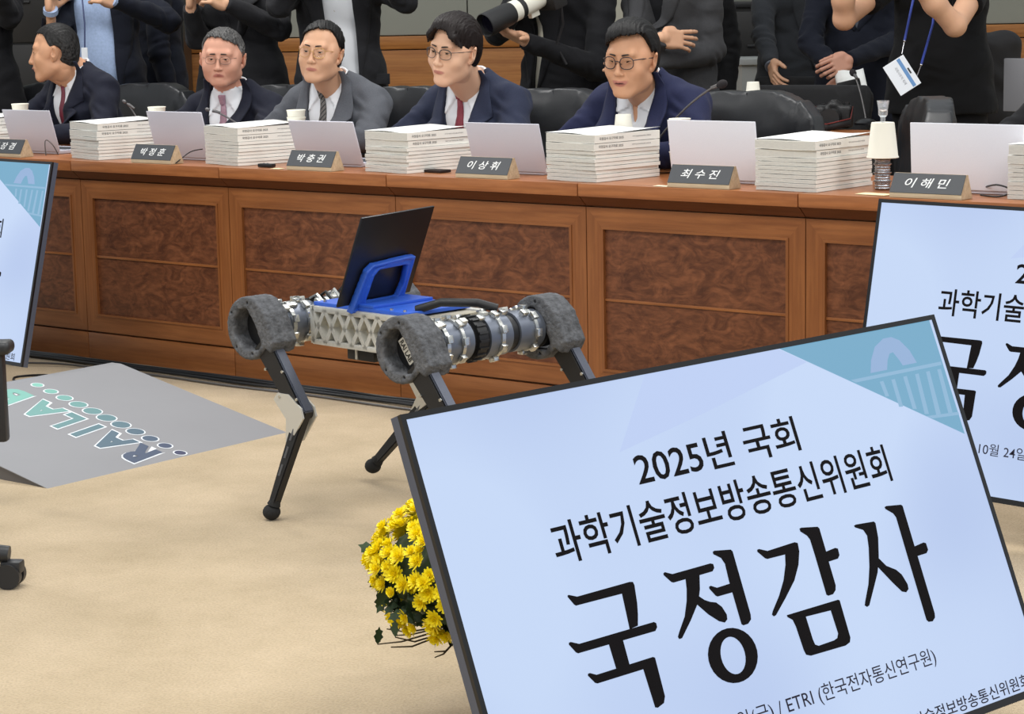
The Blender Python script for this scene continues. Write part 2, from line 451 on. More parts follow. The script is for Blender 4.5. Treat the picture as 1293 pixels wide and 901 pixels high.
# ------------------------------------------------------------------ monitors with the hearing title slide
GLY = {"G":[[[[0.2155,-0.3233],[0.2184,-0.3229],[0.2334,-0.3288],[0.3441,-0.3279],[0.3507,-0.3293],[0.352,-0.3346],[0.3472,-0.3626],[0.3421,-0.3804],[0.3356,-0.3972],[0.3172,-0.3989],[0.322,-0.3426],[0.2259,-0.3418],[0.2229,-0.339],[0.215,-0.3256]]],[[[0.1928,-0.3929],[0.1968,-0.3926],[0.2116,-0.3989],[0.3696,-0.3983],[0.3736,-0.401],[0.3732,-0.4076],[0.3675,-0.4126],[0.2046,-0.4124],[0.2008,-0.41],[0.1917,-0.3957]]],[[[0.2681,-0.4126],[0.2982,-0.4109],[0.2973,-0.4511],[0.2688,-0.4508]]],[[[0.2121,-0.4461],[0.2162,-0.4458],[0.2281,-0.4513],[0.3476,-0.45],[0.3514,-0.4521],[0.3491,-0.5135],[0.3433,-0.523],[0.3283,-0.5272],[0.3231,-0.5253],[0.3213,-0.464],[0.2253,-0.4644],[0.2208,-0.4625],[0.211,-0.4489]]],[[[0.417,-0.3287],[0.4208,-0.3275],[0.4352,-0.3336],[0.5208,-0.333],[0.5266,-0.3351],[0.5267,-0.3417],[0.5208,-0.3464],[0.491,-0.3468],[0.4329,-0.3473],[0.4284,-0.3457],[0.4166,-0.3318]]],[[[0.4594,-0.3459],[0.4912,-0.3462],[0.4832,-0.3686],[0.4765,-0.3801],[0.4681,-0.3912],[0.4455,-0.4121],[0.417,-0.4352],[0.4105,-0.4353],[0.4091,-0.4312],[0.4148,-0.4245],[0.4351,-0.4034],[0.4484,-0.3806],[0.4554,-0.3628]]],[[[0.4757,-0.3777],[0.4861,-0.3869],[0.4971,-0.3924],[0.509,-0.3959],[0.5186,-0.4051],[0.5241,-0.4192],[0.5223,-0.4269],[0.5149,-0.4308],[0.5035,-0.4261],[0.4853,-0.4109],[0.4681,-0.3912]]],[[[0.5034,-0.3688],[0.5078,-0.3678],[0.5201,-0.3736],[0.554,-0.3727],[0.5516,-0.3876],[0.5158,-0.3876],[0.5122,-0.3856],[0.503,-0.372]]],[[[0.5329,-0.3161],[0.5369,-0.3149],[0.5731,-0.32],[0.5762,-0.3236],[0.575,-0.4301],[0.5728,-0.4378],[0.5637,-0.4433],[0.5524,-0.4435],[0.549,-0.4408],[0.5494,-0.3675],[0.5515,-0.3401],[0.5468,-0.3293],[0.5327,-0.32]]],[[[0.5663,-0.4883],[0.5638,-0.4981],[0.5587,-0.5072],[0.5513,-0.5151],[0.5419,-0.5215],[0.5309,-0.5259],[0.5191,-0.5283],[0.5069,-0.5285],[0.495,-0.5266],[0.484,-0.5225],[0.4743,-0.5165],[0.4666,-0.509],[0.4611,-0.5003],[0.4581,-0.4908],[0.4577,-0.481],[0.46,-0.4714],[0.4649,-0.4624],[0.4721,-0.4545],[0.4813,-0.4481],[0.4921,-0.4435],[0.5038,-0.4409],[0.5161,-0.4405],[0.5281,-0.4423],[0.5393,-0.4463],[0.5492,-0.4522],[0.5572,-0.4598],[0.5628,-0.4686],[0.5659,-0.4783]],[[0.5383,-0.4858],[0.5373,-0.4925],[0.535,-0.4989],[0.5315,-0.5045],[0.527,-0.5091],[0.5218,-0.5125],[0.5161,-0.5144],[0.5102,-0.5149],[0.5044,-0.5139],[0.499,-0.5114],[0.4942,-0.5076],[0.4903,-0.5027],[0.4875,-0.4968],[0.4859,-0.4904],[0.4857,-0.4836],[0.4867,-0.477],[0.489,-0.4707],[0.4924,-0.4651],[0.4968,-0.4604],[0.502,-0.457],[0.5077,-0.455],[0.5136,-0.4544],[0.5194,-0.4554],[0.5249,-0.4579],[0.5297,-0.4617],[0.5336,-0.4666],[0.5365,-0.4725],[0.5381,-0.479]]],[[[0.6306,-0.3315],[0.6353,-0.3311],[0.6524,-0.3378],[0.7189,-0.3356],[0.7258,-0.3383],[0.7237,-0.3524],[0.7128,-0.3737],[0.6933,-0.3965],[0.6624,-0.42],[0.6297,-0.4428],[0.6238,-0.4439],[0.6207,-0.4402],[0.6246,-0.4352],[0.6487,-0.4139],[0.6687,-0.3915],[0.6833,-0.3678],[0.6892,-0.3513],[0.6471,-0.3507],[0.6421,-0.3484],[0.6293,-0.3346]]],[[[0.7391,-0.3159],[0.7441,-0.3151],[0.7826,-0.3207],[0.7854,-0.3243],[0.7851,-0.3637],[0.7841,-0.3818],[0.7837,-0.4234],[0.7803,-0.4311],[0.7716,-0.4367],[0.7595,-0.4369],[0.7557,-0.4344],[0.7563,-0.3655],[0.7558,-0.3384],[0.7518,-0.3308],[0.7393,-0.321]]],[[[0.7805,-0.3652],[0.8083,-0.3628],[0.8145,-0.3653],[0.8135,-0.3767],[0.8075,-0.3817],[0.7819,-0.3824]]],[[[0.6531,-0.4478],[0.779,-0.4477],[0.7825,-0.4498],[0.7815,-0.5139],[0.7772,-0.5213],[0.7652,-0.5244],[0.6799,-0.5229],[0.6698,-0.519],[0.6675,-0.5103],[0.6656,-0.4703],[0.6628,-0.4581],[0.6531,-0.4511]],[[0.6946,-0.4593],[0.7547,-0.4614],[0.7558,-0.5015],[0.751,-0.5082],[0.7424,-0.5103],[0.7039,-0.5111],[0.6968,-0.5075],[0.6951,-0.4982]]],[[[0.8681,-0.3351],[0.8736,-0.334],[0.919,-0.337],[0.9221,-0.3404],[0.9178,-0.366],[0.9051,-0.3982],[0.8911,-0.423],[0.8657,-0.4521],[0.8478,-0.4723],[0.8413,-0.4737],[0.8369,-0.47],[0.8406,-0.464],[0.8607,-0.4374],[0.8754,-0.4095],[0.8876,-0.3775],[0.8923,-0.3576],[0.8872,-0.3463],[0.8696,-0.3385]]],[[[0.9039,-0.3997],[0.9169,-0.4161],[0.9374,-0.4271],[0.9479,-0.4379],[0.9549,-0.4567],[0.9537,-0.4651],[0.9456,-0.4694],[0.9354,-0.4659],[0.9189,-0.4459],[0.8955,-0.4142]]],[[[0.9554,-0.3179],[0.961,-0.3168],[0.9978,-0.3211],[1.0013,-0.3238],[1.0005,-0.3959],[1.0006,-0.4152],[0.9996,-0.5182],[0.9973,-0.5254],[0.9887,-0.5305],[0.9779,-0.5292],[0.9741,-0.525],[0.9751,-0.412],[0.9762,-0.3403],[0.972,-0.3325],[0.9564,-0.3216]]],[[[0.9982,-0.3976],[1.0254,-0.3951],[1.0311,-0.3976],[1.0314,-0.4097],[1.0249,-0.4147],[0.9996,-0.415]]]],"E":{"tri":[[0.8192,-0.009],[1.2184,-0.009],[1.2191,-0.227]],"arch":[[1.0233,-0.0826],[1.0345,-0.0602],[1.054,-0.0381],[1.0817,-0.0263],[1.1043,-0.0262],[1.1232,-0.035],[1.1411,-0.0563],[1.1505,-0.0812],[1.1116,-0.081],[1.1058,-0.0687],[1.0965,-0.0539],[1.0869,-0.0551],[1.0766,-0.0661],[1.0678,-0.0829]],"bar":[[0.9684,-0.0875],[1.215,-0.0881],[1.2149,-0.0945],[0.9788,-0.0937]],"cols":[[[1.0396,-0.1011],[1.0495,-0.101],[1.0526,-0.1301],[1.0427,-0.1293]],[[1.0706,-0.1019],[1.0806,-0.1018],[1.08,-0.1535],[1.0696,-0.1525]],[[1.1035,-0.1011],[1.1136,-0.101],[1.1133,-0.1633],[1.1027,-0.1616]],[[1.1364,-0.1012],[1.1466,-0.1011],[1.1407,-0.1769],[1.1295,-0.1752]],[[1.1671,-0.1009],[1.1773,-0.1008],[1.1719,-0.1818],[1.1591,-0.1813]],[[1.1986,-0.1013],[1.209,-0.1012],[1.2041,-0.1852],[1.1921,-0.1846]]],"bar2":[[1.1312,-0.1795],[1.2197,-0.1851],[1.2199,-0.1908],[1.1466,-0.1863]],"pale":[[0.7487,-0.0657],[0.8655,-0.0448]]}}
def screen_mat():
    m = bpy.data.materials.new('lit_screen'); m.use_nodes = True; nt = m.node_tree; N = nt.nodes; Lk = nt.links
    b = N['Principled BSDF']; b.inputs['Base Color'].default_value = (0.02, 0.02, 0.025, 1); b.inputs['Roughness'].default_value = 0.35
    tc = N.new('ShaderNodeTexCoord'); n = N.new('ShaderNodeTexNoise'); n.inputs['Scale'].default_value = 1.6; n.inputs['Detail'].default_value = 1
    Lk.new(tc.outputs['Object'], n.inputs['Vector'])
    r = N.new('ShaderNodeValToRGB'); r.color_ramp.elements[0].position = 0.35; r.color_ramp.elements[1].position = 0.62
    r.color_ramp.elements[0].color = srgb(180, 199, 237); r.color_ramp.elements[1].color = srgb(198, 217, 248)
    Lk.new(n.outputs['Fac'], r.inputs[0]); Lk.new(r.outputs[0], b.inputs['Emission Color']); b.inputs['Emission Strength'].default_value = 0.84
    return m
M_SCREEN = screen_mat()
def slide_mat(name, c, e=0.84): return mat(name, (0.02, 0.02, 0.02, 1), 0.4, emit=(c, e))
M_TEAL = slide_mat('slide_teal', srgb(112, 168, 200)); M_TEAL_L = slide_mat('slide_pale_teal', srgb(140, 182, 214)); M_ARCH = slide_mat('slide_dome', srgb(146, 176, 216))
M_LAV = slide_mat('slide_lavender', srgb(189, 207, 245))
M_INK = mat('slide_ink', srgb(14, 11, 14), 0.6, spec=0.1); M_INK2 = mat('slide_ink_grey', srgb(40, 38, 52), 0.6, spec=0.1)
M_BEZEL = mat('monitor_black', srgb(16, 16, 19), 0.28, spec=0.5); M_MSIDE = mat('monitor_side', srgb(84, 90, 106), 0.35, metal=0.25)
MW, MH = 1.235, 0.71
from mathutils.geometry import tessellate_polygon
def flat_mesh(name, polys, mats, z=0.0):
    """polys = [(loops, material index, extra lift)]"""
    vs = []; fs = []; mi = []
    for loops, k, dz in polys:
        L3 = [[Vector((p[0], p[1], 0)) for p in lp] for lp in loops]
        flat = [p for lp in L3 for p in lp]; b = len(vs)
        vs += [(p.x, p.y, z + dz) for p in flat]
        for t in tessellate_polygon(L3):
            a_, b_, c_ = (flat[i] for i in t)
            if (b_ - a_).cross(c_ - a_).z < 0: t = (t[0], t[2], t[1])
            fs.append(tuple(i + b for i in t)); mi.append(k)
    me = bpy.data.meshes.new(name); me.from_pydata(vs, [], fs)
    for m in mats: me.materials.append(m)
    me.polygons.foreach_set('material_index', mi); me.update()
    return me
def build_slide_meshes():
    out = []
    E = GLY['E']
    out.append(('slide_corner', flat_mesh('slide_corner', [([E['tri']], 0, 0), ([E['arch']], 2, 0.0002), ([E['bar']], 1, 0.0002), ([E['bar2']], 1, 0.0002)] + [([c], 1, 0.0002) for c in E['cols']], [M_TEAL, M_TEAL_L, M_ARCH], 0.0006), (0, 0, 0)))
    out.append(('slide_shade', flat_mesh('slide_shade', [([[(0.50, -0.0095), (0.8165, -0.0095), (0.875, -0.041), (0.60, -0.092), (0.40, -0.125)]], 0, 0)], [M_LAV], 0.0003), (0, 0, 0)))
    out.append(('headline', flat_mesh('headline', [(g, 0, 0.00002 * i) for i, g in enumerate(GLY['G'])], [M_INK], 0.0012), (0, 0, 0)))
    out.append(('title_line', text_mesh('2025년 국회', M_INK, 0.379, 0.061, off=0.012), (0.421, -0.188, 0.0012)))
    out.append(('title_line', text_mesh('과학기술정보방송통신위원회', M_INK, 0.783, 0.067, off=0.012), (0.215, -0.277, 0.0012)))
    out.append(('date_line', text_mesh('2025년 10월 24일(금) / ETRI (한국전자통신연구원)', M_INK2, 0.704, 0.034, off=0.002), (0.265, -0.606, 0.0012)))
    out.append(('footer_line', text_mesh('국회 과학기술정보방송통신위원회', M_INK2, 0.44, 0.025, off=0.008), (0.745, -0.693, 0.0012)))
    return out
SLIDE = build_slide_meshes()
mb = MB()
b = 0.009
mb.box((0, -b, -0.006), (MW, 0, 0.002)); mb.box((0, -MH, -0.006), (MW, -MH + 0.013, 0.002)); mb.box((0, -MH + 0.013, -0.006), (b, -b, 0.002)); mb.box((MW - b, -MH + 0.013, -0.006), (MW, -b, 0.002))
ME_BEZ = mb.mesh('bezel', M_BEZEL, None)
mb = MB(); mb.box((0.0, -MH, -0.024), (MW, 0.0, -0.006)); mb.box((0.25, -MH + 0.12, -0.06), (MW - 0.25, -0.2, -0.024), bev=0.01)
ME_BACK = mb.mesh('back_cover', M_MSIDE, 30)
mb = MB(); mb.box((b, -MH + 0.013, -0.0058), (MW - b, -b, 0.0)); ME_SCR = mb.mesh('screen', M_SCREEN, None)
mb = MB()
mb.box((0.58, -MH - 0.10, -0.25), (MW - 0.56, -MH - 0.075, -0.02), bev=0.004); mb.box((0.55, -MH - 0.08, -0.06), (MW - 0.55, -MH + 0.15, -0.026), bev=0.004)
ME_STAND = mb.mesh('stand_foot', M_BEZEL, 30)
def monitor(o, yaw, lean, roll, label):
    u = Vector((math.cos(yaw), math.sin(yaw), 0)); n0 = Vector((math.sin(yaw), -math.cos(yaw), 0))
    v = Vector((0, 0, 1)) * math.cos(lean) - n0 * math.sin(lean); n = u.cross(v)
    c, s = math.cos(roll), math.sin(roll)
    u2 = c * u + s * v; v2 = -s * u + c * v
    M = Matrix((u2, v2, n)).transposed().to_4x4(); M.translation = Vector(o)
    t = thing('monitor', label, 'monitor', group='large monitors on the floor'); t.matrix_world = M
    put('bezel', ME_BEZ, t); put('back_cover', ME_BACK, t); sc = put('screen', ME_SCR, t); st = put('stand_foot', ME_STAND, t)
    if o[2] < 0.75:    # nearest one sits lower, on a short foot
        st.scale = (1, 1, 0.6)
        t2 = MB()
        t2.box((0.2, -MH - 0.05, -0.12), (MW - 0.2, -MH + 0.1, -0.034), bev=0.004)
        st.data = t2.mesh('stand_foot', M_BEZEL, 30); st.scale = (1, 1, 1)
    for nm, me, loc in SLIDE:
        e = put(nm, me, sc, loc)
    return t
monitor((4.3135, -3.0945, 0.7172), 1.36212, 0.38643, 0.01701, 'nearest tilted monitor in the right foreground showing the full title')
monitor((3.7194, -0.5753, 0.8077), R(-6.1), R(11.54), 0, 'right monitor leaning back behind the nearest one, cut off by the frame')
_u = Vector((math.cos(R(-5.19)), math.sin(R(-5.19)), 0))
_o = Vector((0.5093, -0.5537, 0.8009)) - _u * MW
monitor(tuple(_o), R(-5.19), R(13.82), 0, 'left monitor against the desk end, only its right part in frame')

# ------------------------------------------------------------------ people: sculpted bodies
def attr_skin(name, base, lip, dark, rough=0.5):
    """skin whose lips (own colour) and dark mouth opening come from painted masks of the sculpt"""
    if name in MATS: return MATS[name]
    m = bpy.data.materials.new(name); m.use_nodes = True; nt = m.node_tree; N = nt.nodes; Lk = nt.links
    b = N['Principled BSDF']; b.inputs['Roughness'].default_value = rough; b.inputs['Subsurface Weight'].default_value = 0.04
    b.inputs['Subsurface Radius'].default_value = (0.01, 0.004, 0.002); b.inputs['Specular IOR Level'].default_value = 0.35
    a = N.new('ShaderNodeAttribute'); a.attribute_name = 'mask'
    sp = N.new('ShaderNodeSeparateColor'); Lk.new(a.outputs['Color'], sp.inputs[0])
    tc = N.new('ShaderNodeTexCoord'); n = N.new('ShaderNodeTexNoise'); n.inputs['Scale'].default_value = 28; n.inputs['Detail'].default_value = 3; Lk.new(tc.outputs['Object'], n.inputs['Vector'])
    mx0 = N.new('ShaderNodeMix'); mx0.data_type = 'RGBA'
    mx0.inputs[6].default_value = tuple(c * k for c, k in zip(base[:3], (0.92, 0.86, 0.84))) + (1,); mx0.inputs[7].default_value = base
    Lk.new(n.outputs['Fac'], mx0.inputs[0])
    mx1 = N.new('ShaderNodeMix'); mx1.data_type = 'RGBA'; mx1.inputs[7].default_value = lip; Lk.new(sp.outputs[0], mx1.inputs[0]); Lk.new(mx0.outputs[2], mx1.inputs[6])
    mx2 = N.new('ShaderNodeMix'); mx2.data_type = 'RGBA'; mx2.inputs[7].default_value = dark; Lk.new(sp.outputs[1], mx2.inputs[0]); Lk.new(mx1.outputs[2], mx2.inputs[6])
    Lk.new(mx2.outputs[2], b.inputs['Base Color'])
    MATS[name] = m
    return m
def hair_mat(name, base, grey):
    if name in MATS: return MATS[name]
    m = bpy.data.materials.new(name); m.use_nodes = True; nt = m.node_tree; N = nt.nodes; Lk = nt.links
    b = N['Principled BSDF']; b.inputs['Roughness'].default_value = 0.5; b.inputs['Specular IOR Level'].default_value = 0.25
    a = N.new('ShaderNodeAttribute'); a.attribute_name = 'mask'; sp = N.new('ShaderNodeSeparateColor'); Lk.new(a.outputs['Color'], sp.inputs[0])
    tc = N.new('ShaderNodeTexCoord'); mp = N.new('ShaderNodeMapping'); mp.inputs['Scale'].default_value = (4, 1.2, 1.2); Lk.new(tc.outputs['Object'], mp.inputs[0])
    n = N.new('ShaderNodeTexNoise'); n.inputs['Scale'].default_value = 70; n.inputs['Detail'].default_value = 4; Lk.new(mp.outputs[0], n.inputs['Vector'])
    mu = N.new('ShaderNodeMath'); mu.operation = 'MULTIPLY'; Lk.new(sp.outputs[0], mu.inputs[0])
    rp = N.new('ShaderNodeMapRange'); rp.inputs[1].default_value = 0.35; rp.inputs[2].default_value = 0.6; Lk.new(n.outputs['Fac'], rp.inputs[0]); Lk.new(rp.outputs[0], mu.inputs[1])
    mx = N.new('ShaderNodeMix'); mx.data_type = 'RGBA'; mx.inputs[6].default_value = base; mx.inputs[7].default_value = grey; Lk.new(mu.outputs[0], mx.inputs[0])
    Lk.new(mx.outputs[2], b.inputs['Base Color'])
    bp = N.new('ShaderNodeBump'); bp.inputs['Strength'].default_value = 0.6; bp.inputs['Distance'].default_value = 0.004; Lk.new(n.outputs['Fac'], bp.inputs['Height']); Lk.new(bp.outputs[0], b.inputs['Normal'])
    MATS[name] = m
    return m
def set_mask(me, fr, fg=None):
    n = len(me.vertices); co = np.zeros(n * 3, np.float32); me.vertices.foreach_get('co', co); co = co.reshape(-1, 3)
    c = np.zeros((n, 4), np.float32); c[:, 3] = 1
    c[:, 0] = fr(co)
    if fg is not None: c[:, 1] = fg(co)
    at = me.attributes.new('mask', 'FLOAT_COLOR', 'POINT'); at.data.foreach_set('color', c.ravel())
SK = srgb(214, 168, 138)
M_EYE = mat('eye_white', srgb(226, 218, 212), 0.25); M_IRIS = mat('iris', srgb(34, 22, 16), 0.15)
M_BROW = mat('brow_hair', srgb(44, 34, 30), 0.7); M_LASH = mat('lash_line', srgb(40, 28, 24), 0.6); M_TEETH = mat('teeth', srgb(228, 220, 206), 0.3)
M_GLASS = None
def glass_mat():
    global M_GLASS
    if M_GLASS: return M_GLASS
    m = bpy.data.materials.new('spectacle_lens'); m.use_nodes = True; nt = m.node_tree; N = nt.nodes
    N.remove(N['Principled BSDF']); t = N.new('ShaderNodeBsdfTransparent'); g = N.new('ShaderNodeBsdfGlossy'); g.inputs['Roughness'].default_value = 0.05
    t.inputs['Color'].default_value = (0.985, 0.99, 0.99, 1)
    fr = N.new('ShaderNodeFresnel'); fr.inputs['IOR'].default_value = 1.4; mx = N.new('ShaderNodeMixShader')
    nt.links.new(fr.outputs[0], mx.inputs[0]); nt.links.new(t.outputs[0], mx.inputs[1]); nt.links.new(g.outputs[0], mx.inputs[2]); nt.links.new(mx.outputs[0], N['Material Output'].inputs['Surface'])
    M_GLASS = m
    return m

def head_mesh(h, P, skin):
    """head and neck; origin between the ears, face to -Y.  P tunes the likeness of build only"""
    w = P.get('w', 1.0); jaw = P.get('jaw', 0.98); mo = P.get('mouth', 0.0); op = P.get('open', 0.0); chk = P.get('cheek', 1.0); L = P.get('long', 1.0)
    s = SDF((-0.105, -0.135, -0.235), (0.105, 0.13, 0.15), h)
    s.ell((0, 0.016, 0.042), (0.076 * w, 0.094, 0.086), 0.01)
    s.ell((0, -0.018, -0.03 * L), (0.070 * w, 0.070, 0.084 * L), 0.03)
    for q in (-1, 1):
        s.cap((q * 0.056 * w * jaw, 0.004, -0.066 * L), (q * 0.022 * jaw, -0.060, -0.101 * L), 0.020, 0.016, 0.026)     # jaw
        s.ell((q * 0.044 * w, -0.052, -0.028), (0.024 * chk, 0.028, 0.026 * chk), 0.022)                          # cheek
        s.ell((q * 0.062 * w, -0.02, 0.01), (0.016, 0.03, 0.03), 0.02)
    for q in (-1, 1): s.ell((q * 0.043 * w * jaw, -0.022, -0.058 * L), (0.021, 0.034, 0.032), 0.022)
    s.ell((0, -0.064, -0.100 * L), (0.027, 0.019, 0.019), 0.020)                                                  # chin
    s.ell((0, -0.066, -0.062 * L), (0.033, 0.026, 0.026), 0.016)                                                  # muzzle
    s.cap((-0.036 * w, -0.069, 0.03), (0.036 * w, -0.069, 0.03), 0.015, 0.015, 0.016)                             # brow ridge
    for q in (-1, 1):
        s.ell((q * 0.031, -0.094, 0.009), (0.018, 0.014, 0.0125), 0.012, 's')                                     # sockets
        s.ell((q * 0.031, -0.0725, 0.008), (0.0155, 0.0125, 0.0115), 0.007)                                       # lids
    s.cap((0, -0.082, 0.014), (0, -0.0985, -0.029), 0.0065, 0.0100, 0.010)                                         # nose
    s.ell((0, -0.0985, -0.033), (0.0120, 0.0110, 0.0095), 0.006)
    for q in (-1, 1):
        s.ell((q * 0.0135, -0.090, -0.035), (0.0080, 0.0105, 0.0074), 0.005)
        s.ell((q * 0.0066, -0.096, -0.043), (0.003, 0.0045, 0.003), 0.002, 's')
    zl = -0.064 * L; wl = P.get('lipw', 0.026)
    # lips follow the mouth curve; mo > 0 corners up
    zc = zl + mo
    for q in (-1, 1):
        s.cap((0, -0.0925, zl + 0.0035), (q * wl, -0.080, zc + 0.001), 0.0042, 0.0022, 0.004)
        s.cap((0, -0.0910, zl - 0.0060 - op), (q * wl * 0.9, -0.080, zc - 0.001 - op * 0.4), 0.0050, 0.0024, 0.004)
        s.cap((0, -0.0975, zl - 0.0008 - op * 0.5), (q * wl, -0.0865, zc), 0.0016 + op * 0.45, 0.0014, 0.002, 's')
        s.cap((q * 0.020, -0.0925, -0.030), (q * (wl + 0.010), -0.080, zc - 0.002), 0.0022, 0.0012, 0.006, 's') if P.get('fold', True) else None
    s.ell((0, -0.094, -0.078 * L), (0.018, 0.008, 0.006), 0.010, 's')
    hw = P.get('eye', 0.0022)
    for q in (-1, 1):
        s.ell((q * 0.0315, -0.0835, 0.0068), (0.0142, 0.0095, hw), 0.0012, 's', rot=(0, q * -0.07, 0))
    for q in (-1, 1):                                                                                             # ears
        s.ell((q * 0.0835 * w, 0.012, -0.004), (0.0080, 0.0200, 0.034), 0.005, rot=(0.18, q * 0.22, q * 0.60))
        s.ell((q * 0.0935 * w, 0.004, 0.000), (0.0072, 0.0105, 0.020), 0.003, 's', rot=(0.18, 0, q * 0.45))
        s.ell((q * 0.074 * w, 0.004, -0.030), (0.006, 0.008, 0.010), 0.006)
    nk = P.get('neck', 0.055)
    s.cap((0, 0.032, -0.03), (0, 0.036, -0.075), nk * 0.98, nk, 0.022)
    me = s.mesh('body', [skin])
    z0 = zl
    def lip(c):
        x, y, z = c[:, 0], c[:, 1], c[:, 2]
        zz = z0 + mo * np.clip(np.abs(x) / wl, 0, 1) ** 2 - 0.0015 - op * 0.5
        d = np.sqrt((x / (wl * 1.02)) ** 2 + ((z - zz) / (0.0085 + op * 0.8)) ** 2)
        return np.clip((1.05 - d) * 4, 0, 1) * (y < -0.07) * 0.85
    def dk(c):
        x, y, z = c[:, 0], c[:, 1], c[:, 2]
        out = np.zeros(len(x))
        if op > 0: out = np.clip((1 - np.sqrt((x / (wl * 0.75)) ** 2 + ((z - z0 + 0.0008 + op * 0.5) / (op * 0.75)) ** 2)) * 5, 0, 1) * (y < -0.06) * (y > -0.094)
        return out
    set_mask(me, lip, dk)
    return me
def hair_mesh(h, P, m):
    """cap of hair: a shell over the skull cut by hairline planes, with combed grooves"""
    w = P.get('w', 1.0); th = P.get('thick', 0.013); st = P.get('style', 'short')
    s = SDF((-0.115, -0.125, -0.13), (0.115, 0.14, 0.175), h)
    s.ell((0, 0.018, 0.044), (0.076 * w + th * 0.75, 0.094 + th * 0.9, 0.086 + th), 0.01)
    s.ell((0, 0.055, -0.01), (0.062 * w + th * 0.5, 0.055 + th * 0.5, 0.075), 0.03)
    if st in ('fringe', 'volume'):
        s.ell((0.0, -0.01, 0.085), (0.074 * w, 0.085, 0.052 + th * 0.5), 0.02)
    if st == 'fringe':     # parted curtains falling on both sides of the forehead
        for q in (-1, 1):
            s.cap((q * 0.012, -0.066, 0.108), (q * 0.05 * w, -0.076, 0.066), 0.017, 0.014, 0.014)
            s.cap((q * 0.05 * w, -0.076, 0.066), (q * 0.070 * w, -0.056, 0.030), 0.014, 0.008, 0.014)
    if st == 'tuft':
        s.cap((0.03, -0.07, 0.112), (-0.05, -0.078, 0.104), 0.017, 0.013, 0.012)
    X, Y, Z = s.grid3()
    hl = P.get('line', 0.078)             # hairline height at the front
    # keep: above front hairline curve, behind sideburn plane, above nape
    side = P.get('side', -0.035)
    front = (hl - 0.22 * np.abs(X) ** 1.25 * 2.0 * P.get('temple', 1.0)) - Z + np.clip((Y + 0.03), 0, 1) * -2.4
    front = front + P.get('slant', 0.0) * X
    if st == 'fringe':
        front = (hl - 1.15 * np.clip(np.abs(X) - 0.022, 0, 1)) - Z + np.clip((Y + 0.035), 0, 1) * -2.4
    cut_side = P.get('burn', -0.018) - Y + np.clip(Z - 0.035, 0, 1) * -1.4 + np.clip(-0.005 - Z, 0, 1) * 0.3
    if st == 'fringe': cut_side = cut_side - 0.012
    face = np.minimum(front, np.maximum(cut_side, -Z + 0.0) if False else 9)
    keep = np.maximum(front * 0.5, -9)
    below = np.maximum(side - Z - np.clip(Y - 0.0, 0, 0.07) * 0.45, -9)
    ear = 0.033 - np.sqrt((Y - 0.010) ** 2 + ((Z + 0.004) * 0.9) ** 2) + 0 * X
    # the temple zone: forward of the ear nothing grows below z ~ 0.02
    fwd = np.where(Z < P.get('tz', 0.03), cut_side, -1.0)
    d = np.maximum(np.maximum(s.A, keep), np.maximum(below, np.maximum(ear, fwd * 0.8)))
    if P.get('bald', 0): d = np.maximum(d, 0.004 - (Z * 0 + np.sqrt((X / 1.0) ** 2 + ((Y + 0.03) / 1.3) ** 2 + (Z - 0.12) ** 2) - P['bald']) * -0.0 - 9)
    comb = P.get('comb', 60.0)
    ph = X * comb * 6 + np.sin(Y * 40 + Z * 18) * 1.5 if st != 'short' else (Y * 0.5 + X) * comb * 5 + np.sin(Z * 70 + X * 30) * 1.2
    d = d + 0.0016 * np.sin(ph) * np.sin(ph * 0.37 + Y * 60) + 0.001 * np.sin(ph * 2.3 + Z * 50)
    me = s.mesh('hair', [m], arr=d)
    g = P.get('grey', 0.0)
    def gr(c):
        x, y, z = c[:, 0], c[:, 1], c[:, 2]
        return np.clip((0.075 - z) / 0.05, 0, 1) * g + g * 0.25
    set_mask(me, gr)
    return me
